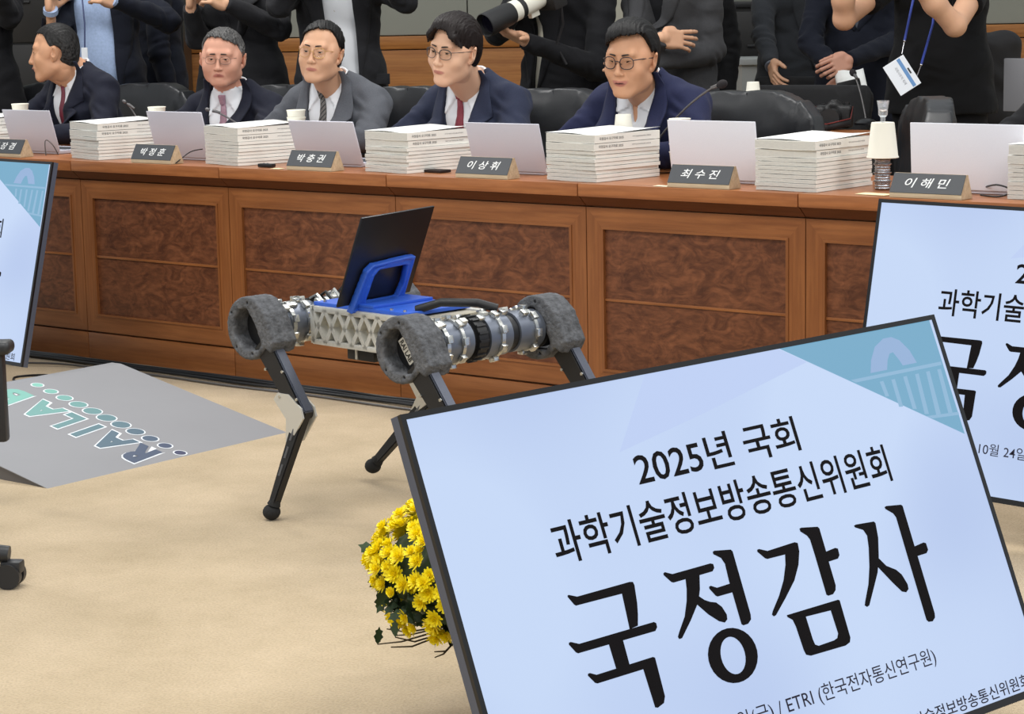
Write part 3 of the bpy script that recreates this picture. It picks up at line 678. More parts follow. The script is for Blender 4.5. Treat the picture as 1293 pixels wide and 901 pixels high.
def head_parts(parent, M, P, h, skin, hairm):
    """eyes, brows, hair and spectacles as children, placed with matrix M (head -> person)"""
    def ch(name, me):
        o = put(name, me, parent); o.matrix_local = M; return o
    if P.get('lite'):
        return ch('hair', hair_mesh(h, P, hairm))
    ch('hair', hair_mesh(h, P, hairm))
    gz = P.get('gaze', (0.0, -0.1))
    for q in (-1, 1):
        e = MB(); e.ball((0, 0, 0), 0.0118, n=16); a = math.atan2(gz[0], 1)
        d = Vector((math.sin(gz[0]), -math.cos(gz[0]) * math.cos(gz[1]), math.sin(gz[1]))).normalized()
        e.cyl(d * 0.0098, d * 0.0122, 0.0056, 0.0050, 14, mi=1)
        o = ch('eye', e.mesh('eye', [M_EYE, M_IRIS], 50)); o.matrix_local = M @ Matrix.Translation((q * 0.031, -0.0705, 0.0068))
    bt = P.get('brow', 0.0028)
    b = MB()
    for q in (-1, 1):
        pts = []; rr = []
        for i in range(7):
            t = i / 6; x = 0.0125 + 0.038 * t
            z = 0.0275 + 0.0035 * math.sin(t * PI * 0.8) + P.get('browz', 0) + P.get('browt', 0) * 0.1 * (t - 0.3)
            y = -0.0895 + 0.0160 * t ** 2.0
            pts.append((q * x, y, z)); rr.append(bt * (0.8 + 0.3 * math.sin(PI * min(1, t * 1.1 + 0.1))) * (1.0 - 0.45 * t))
        b.tube(pts, rr, 8)
    ch('eyebrows', b.mesh('eyebrows', M_BROW, 60))
    b = MB()
    hw = P.get('eye', 0.0026)
    for q in (-1, 1):
        pts = [(q * (0.0185 + 0.026 * t), -0.0828 + 0.0085 * abs(t - 0.45) ** 1.6 * 2.2, 0.0068 + (hw + 0.0006) * math.sin(PI * (0.08 + 0.84 * t)) - 0.0008 * (1 - t)) for t in [i / 8 for i in range(9)]]
        b.tube(pts, 0.0009, 5)
    ch('eyelashes', b.mesh('eyelashes', M_LASH, 60))
    if P.get('teeth'):
        t = MB(); t.box((-0.018, -0.0885, -0.0665), (0.018, -0.080, -0.0610), bev=0.0015); ch('teeth', t.mesh('teeth', M_TEETH, 40))
    if P.get('specs'):
        kind, fc = P['specs']
        fm = mat('spectacle_frame_' + kind, fc, 0.3, metal=0.7 if kind in ('wire', 'gold') else 0.1)
        fr = MB(); r = {'wire': 0.0007, 'gold': 0.0011, 'half': 0.0011, 'dark': 0.0017}[kind]
        rx, rz = {'wire': (0.024, 0.0165), 'gold': (0.0245, 0.020), 'half': (0.0235, 0.0185), 'dark': (0.0235, 0.0205)}[kind]
        yo = -0.098; zc = P.get('specz', 0.003)
        ln = MB()
        for q in (-1, 1):
            pts = []
            for i in range(24):
                t = 2 * PI * i / 24; sx = abs(math.cos(t)) ** 0.8 * math.copysign(1, math.cos(t)); sz = abs(math.sin(t)) ** 0.8 * math.copysign(1, math.sin(t))
                pts.append((q * 0.0325 + rx * sx, yo + 0.010 * ((q * 0.0325 + rx * sx) / 0.055) ** 2, zc + rz * sz))
            fr.tube(pts, r, 6, closed=True)
            if kind == 'half': fr.tube([p for p in pts[0:13]], r * 1.9, 6)
            ln.add([p for p in pts], [tuple(range(24))], 0)
            hx = q * (0.0325 + rx)
            fr.tube([(hx, yo + 0.0105, zc + rz * 0.5), (q * 0.070, yo + 0.028, zc + rz * 0.55), (q * 0.0805, -0.02, 0.012), (q * 0.0825, 0.012, 0.010), (q * 0.081, 0.03, -0.014)], r * 1.1, 6)
            fr.tube([(q * 0.010, yo + 0.004, zc - 0.003), (q * 0.0095, yo + 0.014, zc - 0.006)], r, 5)
        fr.tube([(-0.0325 + rx, yo, zc + 0.004), (0, yo - 0.003, zc + 0.007), (0.0325 - rx, yo, zc + 0.004)], r * 1.1, 6)
        g = ch('spectacles', fr.mesh('spectacles', fm, 60)); put('lens', ln.mesh('lens', glass_mat(), None), g)

def hand_mesh(curl=(0.5, 0.5, 0.55, 0.6), thumb=(0.5, 0.3), spread=0.12, h=0.0035, skin=None, name='hand'):
    """right hand; wrist at the origin, fingers along +X, palm faces -Z, thumb on +Y side"""
    s = SDF((-0.06, -0.09, -0.11), (0.215, 0.13, 0.07), h)
    s.cap((-0.012, 0, 0), (0.0, 0, 0), 0.024, 0.024, 0.01)
    s.box((0.045, 0.0, 0.0), (0.046, 0.038, 0.0125), 0.012, 0.012)
    s.ell((0.03, 0.03, -0.007), (0.034, 0.019, 0.015), 0.012, rot=(0, 0, 0.5))
    s.ell((0.035, -0.026, -0.006), (0.034, 0.015, 0.013), 0.012)
    ys = (0.031, 0.0105, -0.0105, -0.030); ls = ((0.044, 0.026, 0.021), (0.049, 0.030, 0.022), (0.046, 0.028, 0.021), (0.036, 0.021, 0.019))
    xb = (0.086, 0.091, 0.088, 0.08)
    for i in range(4):
        p = np.array((xb[i], ys[i], 0.003)); a = 0.0; yaw = (1.5 - i) * spread
        c = curl[i]
        r = 0.0088 - 0.0006 * (i == 3)
        for j, L in enumerate(ls[i]):
            a += c * (0.75 if j == 0 else 1.0)
            d = np.array((math.cos(a) * math.cos(yaw), math.cos(a) * math.sin(yaw), -math.sin(a)))
            q = p + d * L
            s.cap(p, q, r, r * 0.92, 0.0035); p = q; r *= 0.92
    t0 = np.array((0.018, 0.034, -0.006)); a, b = thumb
    d = np.array((math.cos(a) , math.sin(a), -b)); d /= np.linalg.norm(d); t1 = t0 + d * 0.042
    d2 = np.array((math.cos(a * 0.55), math.sin(a * 0.55), -b * 1.4)); d2 /= np.linalg.norm(d2); t2 = t1 + d2 * 0.033; t3 = t2 + d2 * 0.020
    s.cap(t0, t1, 0.0145, 0.0108, 0.010); s.cap(t1, t2, 0.0104, 0.0095, 0.004); s.cap(t2, t3, 0.0095, 0.0075, 0.004)
    me = s.mesh(name, [skin])
    return me

def wrinkle(X, Y, Z, a=0.0022, f=1.0, seed=0.0):
    u = X * 31 * f + np.sin(Z * 23 * f + seed) * 1.3 + Y * 12 * f; v = Z * 37 * f + np.sin(X * 19 * f + seed * 2) * 1.6 + Y * 17 * f
    return a * (np.sin(u) * np.sin(v) + 0.6 * np.sin(v * 1.9 + u * 0.6) * np.sin(u * 0.5 + 1.0 + seed))
class Outfit: pass
def fabric(name, c, c2=None, check=0.0):
    if name in MATS: return MATS[name]
    m = mat(name, c, 0.85, noise=0.12 if c2 is None else 0, nscale=240, bump=0.25, bscale=520, spec=0.2, col2=c2, sheen=0.04)
    nt = m.node_tree; N = nt.nodes; b = N['Principled BSDF']; old = b.inputs['Normal'].links[0].from_socket     # soft drape folds in relief
    tc = N.new('ShaderNodeTexCoord'); n = N.new('ShaderNodeTexNoise'); n.inputs['Scale'].default_value = 5.5; n.inputs['Detail'].default_value = 1.0; n.inputs['Distortion'].default_value = 0.9
    mp = N.new('ShaderNodeMapping'); mp.inputs['Scale'].default_value = (1.0, 1.0, 1.7); mp.inputs['Rotation'].default_value = (0.3, 0.5, 0.2)
    nt.links.new(tc.outputs['Object'], mp.inputs[0]); nt.links.new(mp.outputs[0], n.inputs['Vector'])
    bp = N.new('ShaderNodeBump'); bp.inputs['Strength'].default_value = 0.5; bp.inputs['Distance'].default_value = 0.04
    nt.links.new(n.outputs['Fac'], bp.inputs['Height']); nt.links.new(old, bp.inputs['Normal']); nt.links.new(bp.outputs[0], b.inputs['Normal'])
    return m
def torso_sdf(s, infl=0.0, bot=-0.62, belly=0.0, k=0.03, seat=False):
    """torso in neck frame: neck base at the origin, z up along the spine, chest to -Y"""
    s.ell((0, 0.03, -0.20), (0.168 + infl, 0.112 + infl, 0.23), k)
    s.cap((-0.145, 0.04, -0.068), (0.145, 0.04, -0.068), 0.056 + infl, 0.056 + infl, 0.04)
    for q in (-1, 1):
        s.cap((q * 0.13, 0.042, -0.045), (q * 0.045, 0.045, 0.012), 0.042 + infl, 0.040 + infl, 0.03)
        s.ell((q * 0.07, -0.045, -0.15), (0.075 + infl * 0.5, 0.05 + infl, 0.085), 0.04)
    s.ell((0, 0.02 - belly * 0.5, -0.40), (0.155 + infl + belly, 0.112 + infl + belly, 0.18), 0.06)
    s.cap((-0.05, 0.03, -0.5), (-0.05, 0.03, bot), 0.115 + infl, 0.125 + infl, 0.05)
    s.cap((0.05, 0.03, -0.5), (0.05, 0.03, bot), 0.115 + infl, 0.125 + infl, 0.05)
def front_y(arr, s, x, z):
    i = int(round((x - s.lo[0]) / s.h)); k = int(round((z - s.lo[2]) / s.h))
    col = arr[max(0, min(i, s.n[0] - 1)), :, max(0, min(k, s.n[2] - 1))]
    w = np.where(col < 0)[0]
    return s.lo[1] + s.h * w[0] if len(w) else 0.0

def person(name, label, M, O, arms=None, head=None, hands=(), skin_c=None, group=None, h=0.0075, legs=None, hide=None):
    """M: neck frame -> world. O: outfit dict. arms: [(shoulder, elbow, wrist)] in neck frame. head: (matrix head->neck frame, params)"""
    t = thing(name, label, 'person', group=group); t.matrix_world = M
    skin = attr_skin('skin_' + (skin_c[0] if skin_c else 'warm'), skin_c[1] if skin_c else SK, srgb(176, 108, 98), srgb(70, 28, 26))
    items = []
    if head is not None:
        HM, P = head[:2]
        hh = P.get('h', 0.0027)
        me = head_mesh(hh, P, skin); items.append((me, HM))
        nk = P.get('neck', 0.055); n1 = HM @ Vector((0, 0.034, -0.055)); n0 = Vector((0, 0.045, -0.05)); n2 = HM @ Vector((0, -0.012, -0.085))
        lo_ = np.minimum(np.array(n0), np.array(n1)) - 0.09; hi_ = np.maximum(np.array(n0), np.array(n1)) + 0.09
        ns = SDF(lo_, hi_, 0.0045); ns.cap(n0, n1, nk * 1.06, nk, 0.01); ns.cap(n0 + Vector((0, -0.022, 0)), n2, nk * 0.62, nk * 0.55, 0.02)
        for q in (-1, 1): ns.cap(HM @ Vector((q * 0.052, 0.02, -0.055)), (q * 0.016, -0.012, -0.02), 0.012, 0.010, 0.014)
        me = ns.mesh('neck', [skin]); set_mask(me, lambda c: np.zeros(len(c))); items.append((me, Matrix()))
    pts = [(0, 0.02, -0.3)]
    for a in (arms or []): pts += list(a)
    pts = np.array([tuple(p) for p in pts]); lo = np.minimum(pts.min(0) - 0.13, (-0.30, -0.17, O.get('bot', -0.62) - 0.17)); hi = np.maximum(pts.max(0) + 0.13, (0.30, 0.21, 0.13))
    bare = O.get('bare', False)
    # --- bare torso / arms under the clothes (kept coarse), joined with head and hands to one body
    b = SDF(lo, hi, 0.011); torso_sdf(b, -0.02, O.get('bot', -0.62), O.get('belly', 0))
    b.cap((0, 0.045, -0.05), (0, 0.04, 0.03), 0.055, 0.05, 0.03)
    for a in (arms or []):
        b.cap(a[0], a[1], 0.038, 0.026, 0.03); b.cap(a[1], a[2], 0.026, 0.021, 0.006)
    if bare:
        b = SDF(lo, hi, 0.006); torso_sdf(b, -0.02, O.get('bot', -0.62), O.get('belly', 0)); b.cap((0, 0.045, -0.05), (0, 0.04, 0.03), 0.055, 0.05, 0.03)
        for a in (arms or []):
            a0, a1, a2 = (np.array(p) for p in a)
            b.cap(a0, a1, 0.05, 0.040, 0.03); b.cap(a1, a2, 0.043, 0.026, 0.012); b.ell(a1, (0.041, 0.041, 0.041), 0.01)
            b.ell(a1 + (a2 - a1) * 0.3, (0.045, 0.045, 0.045), 0.02)
    Xb, Yb, Zb = b.grid3(); b.A = np.maximum(b.A, np.where(np.sqrt(Xb ** 2 + Yb ** 2) < 0.21, (O.get('hem', O.get('bot', -0.62)) + 0.04) - Zb, -1.0)).astype(np.float32)
    me = b.mesh('torso', [skin], adapt=0.02); set_mask(me, lambda c: np.zeros(len(c))); items.append((me, Matrix()))
    for hm, Mh in hands:
        hme = hm.copy(); hme.materials.clear(); hme.materials.append(skin); set_mask(hme, lambda c: np.zeros(len(c))); items.append((hme, Mh))
    put('body', join_meshes('body', items, [skin]), t)
    if head is not None:
        head_parts(t, HM, P, P.get('hh', 0.003), skin, head[2] if len(head) > 2 else hair_mat('hair_black', srgb(24, 20, 19), srgb(120, 118, 116)))
    # --- shirt
    V = O.get('V', 0.33)
    s = SDF((-0.24, -0.2, min(-0.55, O.get('bot', -0.62) - 0.05)), (0.24, 0.2, 0.12), 0.006)
    if O.get('shirt'):
        torso_sdf(s, -0.008, O.get('bot', -0.62), O.get('belly', 0))
        for q in (-1, 1): s.ell((q * 0.30, 0.03, -0.2), (0.09, 0.3, 0.5), 0.01, 's')
        X, Y, Z = s.grid3()
        # collar band: cone around the neck
        cr = np.sqrt(X ** 2 + (Y - 0.035) ** 2 * 0.9); zc = 0.034 + (Y - 0.0) * 0.22
        band = np.maximum(np.abs(cr - (0.066 - (Z - 0.0) * 0.10)) - 0.0042, np.maximum(Z - zc, -0.05 - Z))
        gap = 0.012 + np.clip(0.03 - Z, 0, 1) * 0.0 - np.abs(X) + np.clip(Y + 0.0, 0, 1) * 10
        hole = np.maximum(cr - 0.060, -0.03 - Z)
        A = np.maximum(s.A, -hole)
        if O.get('open_collar'):
            gp = poly_sd([(-0.030, 0.1), (0.030, 0.1), (0.0, -0.085)], X[:, :, 0:1] + 0 * Z, Z + 0 * X[:, :, 0:1]) if False else None
            g2 = poly_sd([(-0.034, 0.12), (0.034, 0.12), (0.004, -0.085), (-0.004, -0.085)], X[:, 0, :] + 0 * Z[0], Z[0] + 0 * X[:, 0, :])[:, None, :]
            A = np.maximum(A, -np.maximum(g2, Y + 0.02)); band = np.maximum(band, -np.maximum(g2, Y + 0.0))
        leaf = None
        off = A - 0.0085
        for q in (-1, 1):
            pg = [(q * 0.004, 0.032), (q * 0.05, 0.045), (q * 0.088, 0.012), (q * 0.062, -0.05 - O.get('collar', 0.012)), (q * 0.012, -0.004)]
            if O.get('open_collar'): pg = [(q * 0.034, 0.045), (q * 0.07, 0.045), (q * 0.092, 0.0), (q * 0.075, -0.055), (q * 0.022, -0.035)]
            g2 = poly_sd(pg, X[:, 0, :] + 0 * Z[0], Z[0] + 0 * X[:, 0, :])[:, None, :]
            lf = np.maximum(np.minimum(off, np.abs(cr - (0.070 - Z * 0.1)) - 0.004), np.maximum(g2, Y - 0.02))
            leaf = lf if leaf is None else np.minimum(leaf, lf)
        A = A + wrinkle(X, Y, Z, 0.0009, 1.2, 3.0)
        A = np.minimum(np.minimum(A, band), leaf)
        sh = put('shirt', s.mesh('shirt', [O['shirt']], arr=A, adapt=0.01), t)
        fy = lambda x, z: front_y(A, s, x, z)
        if O.get('buttons'):
            for i in range(5):
                z = -0.09 - i * 0.085; bt = MB(); bt.cyl((0, 0.002, 0), (0, -0.002, 0), 0.0055, n=10); o = put('button', bt.mesh('button', mat('shirt_button', srgb(200, 198, 190), 0.4), 40), t, (0.0, fy(0, z) - 0.001, z))
        if O.get('tie'):
            tb = MB()
            kn = [(-0.016, 0.020), (0.016, 0.020), (0.010, -0.018), (-0.010, -0.018)]
            y0 = min(fy(0, -0.01), fy(0, 0.0)); 
            tb.add([(x * 1.0, y0 - 0.004, z) for x, z in kn] + [(x * 0.7, y0 - 0.017, z * 0.9) for x, z in kn], [(4, 5, 6, 7), (0, 1, 5, 4), (1, 2, 6, 5), (2, 3, 7, 6), (3, 0, 4, 7)])
            o = put('tie_knot', tb.mesh('tie_knot', O['tie'], 60), t)
            tb = MB(); n = 12; vs = []
            for i in range(n + 1):
                z = -0.016 - i * 0.030; wd = 0.011 + 0.028 * min(1, i / n * 1.15)
                for x in (-wd, -wd * 0.5, 0, wd * 0.5, wd):
                    vs.append((x, fy(0, z) - 0.006 - 0.007 * (1 - (x / wd) ** 2), z))
            fs = [(i * 5 + j, i * 5 + j + 1, (i + 1) * 5 + j + 1, (i + 1) * 5 + j) for i in range(n) for j in range(4)]
            tb.add(vs, fs); o = put('tie', tb.mesh('tie', O['tie'], 80), t)
            sm = o.modifiers.new('thickness', 'SOLIDIFY'); sm.thickness = 0.003
    # --- jacket / pullover / t-shirt
    if O.get('jacket'):
        inf = O.get('loose', 0.012)
        j = SDF(lo, hi, h)
        torso_sdf(j, inf, O.get('bot', -0.62), O.get('belly', 0))
        if O.get('hem'):
            for q in (-1, 1): j.cap((q * 0.07, 0.035, -0.45), (q * 0.085, 0.035, O['hem'] + 0.02), 0.125, 0.140, 0.05)
            X, Y, Z = j.grid3(); j.A = np.maximum(j.A, O['hem'] - Z)
        sl = O.get('sleeve', 1.0)
        for a in (arms or []):
            a0, a1, a2 = (np.array(p, float) for p in a)
            if sl >= 1:
                j.cap(a0, a1, 0.062, 0.051, 0.03); j.cap(a1, a2, 0.052, 0.036, 0.014)
                j.ell(a1, (0.053, 0.053, 0.053), 0.012)
            else:
                e = a0 + (a1 - a0) * sl; j.cap(a0, e, 0.066, 0.060, 0.03)
                d = (a1 - a0) / np.linalg.norm(a1 - a0)
        X, Y, Z = j.grid3()
        wr = wrinkle(X, Y, Z, O.get('wr', 0.0036), O.get('wf', 1.0), O.get('seed', 0.0))
        A = j.A + wr
        for a in (arms or []):     # tighter folds around armpits and elbows
            for p, rr, am in ((a[1], 0.13, 0.0075), (a[0], 0.14, 0.005)):
                d2 = ((X - p[0]) ** 2 + (Y - p[1]) ** 2 + (Z - p[2]) ** 2) / rr ** 2
                dr = np.array(a[2], float) - np.array(a[0], float); dr /= (np.linalg.norm(dr) + 1e-9)
                A = A + am * np.exp(-d2 * 1.6) * np.sin((X * dr[0] + Y * dr[1] + Z * dr[2]) * 120 + np.sin(X * 33 + Z * 27 + Y * 21) * 2.6) * (0.55 + 0.45 * np.sin(X * 47 - Z * 39 + Y * 30))
            if sl >= 1:            # cuff: cut square to the forearm
                a1, a2 = np.array(a[1], float), np.array(a[2], float); d = (a2 - a1) / np.linalg.norm(a2 - a1)
                t_ = (X - a2[0]) * d[0] + (Y - a2[1]) * d[1] + (Z - a2[2]) * d[2]
                near = np.sqrt((X - a2[0]) ** 2 + (Y - a2[1]) ** 2 + (Z - a2[2]) ** 2) - 0.052
                A = np.maximum(A, -np.maximum(near, 0.002 - t_)) if True else A
            else:
                a0, a1 = np.array(a[0], float), np.array(a[1], float); d = (a1 - a0) / np.linalg.norm(a1 - a0); e = a0 + (a1 - a0) * sl
                t_ = (X - e[0]) * d[0] + (Y - e[1]) * d[1] + (Z - e[2]) * d[2]
                near = np.sqrt((X - e[0]) ** 2 + (Y - e[1]) ** 2 + (Z - e[2]) ** 2) - 0.085
                A = np.maximum(A, -np.maximum(near, 0.0 - t_))
        cr = np.sqrt(X ** 2 + (Y - 0.035) ** 2)
        A = np.maximum(A, -np.maximum(cr - O.get('neck_r', 0.068), -0.035 - Z))
        if O.get('vee', True) and O.get('shirt'):
            Vt = O.get('vt', 0.078); xo = O.get('vx', 0.0)
            pg = O.get('vpoly') or [(-Vt, 0.12), (Vt, 0.12), (Vt * 0.98, 0.0), (xo + 0.004, -V), (xo - 0.004, -V), (-Vt * 0.98, 0.0)]
            g2 = poly_sd(pg, X[:, 0, :] + 0 * Z[0], Z[0] + 0 * X[:, 0, :])[:, None, :]
            A0 = A; A = np.maximum(A, -np.maximum(g2, Y - 0.035))
        jo = put(O.get('jname', 'jacket'), j.mesh('jacket', [O['jacket']], arr=A, adapt=0.012), t)
        O['_fy'] = lambda x, z: front_y(A, j, x, z)
        if O.get('vee', True) and O.get('shirt'):
            for q in (-1, 1):       # lapels: draped cloth with a notch, proud of the jacket front
                vp = O.get('vpoly')
                if vp:
                    inn = [vp[1], vp[2], vp[3]] if q > 0 else [vp[0], vp[5], vp[4]]
                    inn = [(inn[0][0], 0.07), (inn[1][0] * 0.85, -0.05), inn[1], inn[2]]
                    keys = [(inn[0], 0.04), (inn[1], 0.070), (inn[1], 0.045), (inn[1], 0.080), (inn[2], 0.055), (inn[3], 0.004)]
                    zs = [0.07, -0.075, -0.095, -0.112, inn[2][1] - 0.05, inn[3][1]]
                    def inx(z): return float(np.interp(-z, [-inn[0][1], -inn[1][1], -inn[2][1], -inn[3][1]], [inn[0][0], inn[1][0], inn[2][0], inn[3][0]]))
                    I_ = [(inx(z), z) for z in zs]; O_ = [(a_[0] + q * k_[1], a_[1]) for a_, k_ in zip(I_, keys)]
                else:
                    Vt = O.get('vt', 0.078); xo = O.get('vx', 0.0); lw = O.get('lapel', 0.075)
                    I_ = [(q * (Vt - 0.006), 0.075), (q * Vt * 0.98, 0.0), (q * Vt * 0.76, -0.075), (q * Vt * 0.70, -0.098), (q * Vt * 0.66, -0.112), (q * Vt * 0.36, -0.21), (xo + q * 0.003, -V)]
                    O_ = [(q * 0.094, 0.075), (q * 0.112, 0.01), (q * (0.090 + lw * 0.62), -0.082), (q * (0.072 + lw * 0.36), -0.100), (q * (0.090 + lw * 0.66), -0.122), (q * (0.055 + lw * 0.42), -0.225), (xo + q * 0.010, -V - 0.012)]
                n_ = 5; vs = []; m_ = 6; rows = []
                for i_ in range(len(I_) - 1):
                    for k_ in range(n_ if i_ < len(I_) - 2 else n_ + 1):
                        t_ = k_ / n_; a_ = [I_[i_][c] * (1 - t_) + I_[i_ + 1][c] * t_ for c in (0, 1)]; b2 = [O_[i_][c] * (1 - t_) + O_[i_ + 1][c] * t_ for c in (0, 1)]
                        rows.append((a_, b2))
                for a_, b2 in rows:
                    for u_ in range(m_ + 1):
                        u = u_ / m_; x = a_[0] * (1 - u) + b2[0] * u; z = a_[1] * (1 - u) + b2[1] * u
                        vs.append([x, front_y(A0, j, x, z), z])
                V_ = np.array(vs).reshape(len(rows), m_ + 1, 3)
                for _k in range(3):
                    yy = V_[:, :, 1].copy(); V_[1:-1, :, 1] = (yy[:-2] + 2 * yy[1:-1] + yy[2:]) / 4; yy = V_[:, :, 1].copy(); V_[:, 1:-1, 1] = (yy[:, :-2] + 2 * yy[:, 1:-1] + yy[:, 2:]) / 4
                V_[:, :, 1] -= 0.0065 + 0.004 * np.sin(np.linspace(0, PI, m_ + 1))[None, :]
                lb = MB(); w_ = m_ + 1
                lb.add(V_.reshape(-1, 3).tolist(), [(r_ * w_ + c_, r_ * w_ + c_ + 1, (r_ + 1) * w_ + c_ + 1, (r_ + 1) * w_ + c_) for r_ in range(len(rows) - 1) for c_ in range(m_)])
                lo_ = put('lapel', lb.mesh('lapel', O['jacket'], 50), t); sm = lo_.modifiers.new('thickness', 'SOLIDIFY'); sm.thickness = 0.006; sm.offset = 0
        if O.get('pin'):
            x, z = O['pin'][:2]; pb = MB(); pb.cyl((0, 0, 0), (0, -0.003, 0), 0.0065, n=12)
            put('lapel_pin', pb.mesh('lapel_pin', O['pin'][2], 40), t, (x, O['_fy'](x, z) - 0.012, z))
        for (x, z, wd, hg) in O.get('flaps', ()):
            y = O['_fy'](x, z); fb_ = MB(); fb_.box((x - wd / 2, y - 0.004, z - hg / 2), (x + wd / 2, y + 0.012, z + hg / 2), bev=0.003)
            put('pocket_flap', fb_.mesh('pocket_flap', O['jacket'], 40), t)
        for a in (arms or []):
            if O.get('cuff') and sl >= 1:
                a1, a2 = Vector(a[1]), Vector(a[2]); d = (a2 - a1).normalized()
                cb = MB(); cb.cyl(a2 - d * 0.01, a2 + d * 0.014, 0.033, 0.032, 16); put('shirt_cuff', cb.mesh('shirt_cuff', O['shirt'] or O['jacket'], 40), t)
    # --- legs
    if legs:
        g = SDF(legs['lo'], legs['hi'], 0.013)
        for a, b_, r0, r1 in legs['caps']: g.cap(a, b_, r0, r1, 0.03)
        if legs.get('pelvis'): g.ell(legs['pelvis'], (0.165, 0.115, 0.14), 0.04)
        put('trousers', g.mesh('trousers', [legs['mat']], adapt=0.05), t)
        sb = SDF(np.array(legs['lo']) - (0.02, 0.2, 0.1), legs['hi'], 0.012)
        for f in legs['feet']:
            sb.cap((f[0], f[1], f[2]), (f[0], f[1] - 0.17, f[2] - 0.015), 0.045, 0.036, 0.02)
        put('shoes', sb.mesh('shoes', [mat('black_shoe', srgb(20, 18, 18), 0.3)], adapt=0.05), t)
    return t
def frame(neck, yaw=0.0, lean=0.0, roll=0.0):
    """neck frame -> world: yaw turns the chest away from -Y, lean tips it forwards"""
    return Matrix.Translation(neck) @ Matrix.Rotation(R(yaw), 4, 'Z') @ Matrix.Rotation(R(lean), 4, 'X') @ Matrix.Rotation(R(roll), 4, 'Y')
def head_at(MN, pos, yaw, pitch=0.0, roll=0.0):
    """head matrix in the neck frame for a head centred at world pos, facing yaw (0 = -Y), pitch > 0 looks down"""
    W = Matrix.Translation(pos) @ Matrix.Rotation(R(yaw), 4, 'Z') @ Matrix.Rotation(R(pitch), 4, 'X') @ Matrix.Rotation(R(roll), 4, 'Y')
    return MN.inverted() @ W
def hand_at(me, MN, wrist, direc, palm, left=False, sc=1.0):
    """hand matrix in the neck frame from world wrist, finger direction and palm normal"""
    x = Vector(direc).normalized(); z = -(Vector(palm) - x * Vector(palm).dot(x)).normalized(); y = z.cross(x)
    m = me
    if left:
        m = me.copy(); m.transform(Matrix.Diagonal((1, -1, 1, 1))); m.flip_normals(); 
    W = Matrix((x * sc, y * sc, z * sc)).transposed().to_4x4(); W.translation = Vector(wrist)
    return (m, MN.inverted() @ W)
def seated_legs(MN, hip, m):
    I = MN.inverted()
    def L(p): return tuple(I @ Vector(p))
    caps = []; feet = []
    for q in (-1, 1):
        h0 = (hip[0] + q * 0.09, hip[1], 0.53); k = (hip[0] + q * 0.11, hip[1] - 0.42, 0.52); a = (hip[0] + q * 0.11, hip[1] - 0.40, 0.10)
        caps += [(L(h0), L(k), 0.095, 0.07), (L(k), L(a), 0.068, 0.05)]; feet.append(L((a[0], a[1], 0.055)))
    P = np.array([c[0] for c in caps] + [c[1] for c in caps]); 
    return dict(caps=caps, feet=feet, mat=m, lo=P.min(0) - 0.13, hi=P.max(0) + 0.13)
def standing_legs(zfloor, m, spread=0.1):
    """zfloor: floor height in the neck frame (negative)"""
    caps = []; feet = []
    for q in (-1, 1):
        caps += [((q * 0.085, 0.03, -0.58), (q * spread, 0.02, -1.0), 0.105, 0.075), ((q * spread, 0.02, -1.0), (q * (spread + 0.01), 0.05, zfloor + 0.09), 0.075, 0.055)]
        feet.append((q * (spread + 0.01), 0.05, zfloor + 0.05))
    return dict(caps=caps, feet=feet, mat=m, lo=(-0.3, -0.15, zfloor), hi=(0.3, 0.25, -0.40), pelvis=(0, 0.03, -0.60))

# ------------------------------------------------------------------ things on the desk
DT = 0.756
M_PAPER = mat('paper', srgb(236, 234, 226), 0.85); M_PAPER2 = mat('paper_edges', srgb(205, 202, 194), 0.9, noise=0.12, nscale=60, stretch=(1, 1, 14)); M_COVER = mat('cover_paper', srgb(246, 246, 242), 0.7)
M_PRINT = mat('grey_print', srgb(70, 68, 72), 0.8)
def report_mesh(seed, th, wavy):
    """bound report: spine on +X (long side), sagging page edges; L along Y 0.297, W along X 0.21"""
    rn = random.Random(seed); W, L = 0.212, 0.297; n = 10; vs = []; fs = []; mi = []
    ph = rn.uniform(0, 6)
    def zz(x, t):     # soft sag near the front-left edge
        return th * t + (wavy * math.sin(x * 34 + ph) * (0.3 + 0.7 * (1 - x / W)) if wavy else 0)
    xs = [W * i / n for i in range(n + 1)]
    for lay, t in ((0, 0.0), (1, 0.06), (2, 0.94), (3, 1.0)):
        for y in (0, L):
            for x in xs: vs.append((x, y, zz(x, t)))
    k = n + 1
    def idx(l, y, i): return l * 2 * k + y * k + i
    for l in range(3):
        m = 1 if l == 1 else 0
        for i in range(n):
            fs.append((idx(l, 0, i), idx(l, 0, i + 1), idx(l + 1, 0, i + 1), idx(l + 1, 0, i))); mi.append(m)
            fs.append((idx(l, 1, i + 1), idx(l, 1, i), idx(l + 1, 1, i), idx(l + 1, 1, i + 1))); mi.append(m)
        fs.append((idx(l, 0, n), idx(l, 1, n), idx(l + 1, 1, n), idx(l + 1, 0, n))); mi.append(0)
        fs.append((idx(l, 1, 0), idx(l, 0, 0), idx(l + 1, 0, 0), idx(l + 1, 1, 0))); mi.append(m)
    for i in range(n):
        fs.append((idx(3, 0, i), idx(3, 0, i + 1), idx(3, 1, i + 1), idx(3, 1, i))); mi.append(2)
        fs.append((idx(0, 0, i + 1), idx(0, 0, i), idx(0, 1, i), idx(0, 1, i + 1))); mi.append(0)
    me = bpy.data.meshes.new('report'); me.from_pydata(vs, [], fs)
    for m in (M_PAPER, M_PAPER2, M_COVER): me.materials.append(m)
    me.polygons.foreach_set('material_index', mi); me.update(); return me
TH_THIN = [report_mesh(20 + i, 0.0105, 0.0007) for i in range(4)]; ME_MID = report_mesh(31, 0.014, 0.0010); ME_THICK = report_mesh(32, 0.026, 0.0010)
ME_THICK2 = report_mesh(33, 0.022, 0.0008)
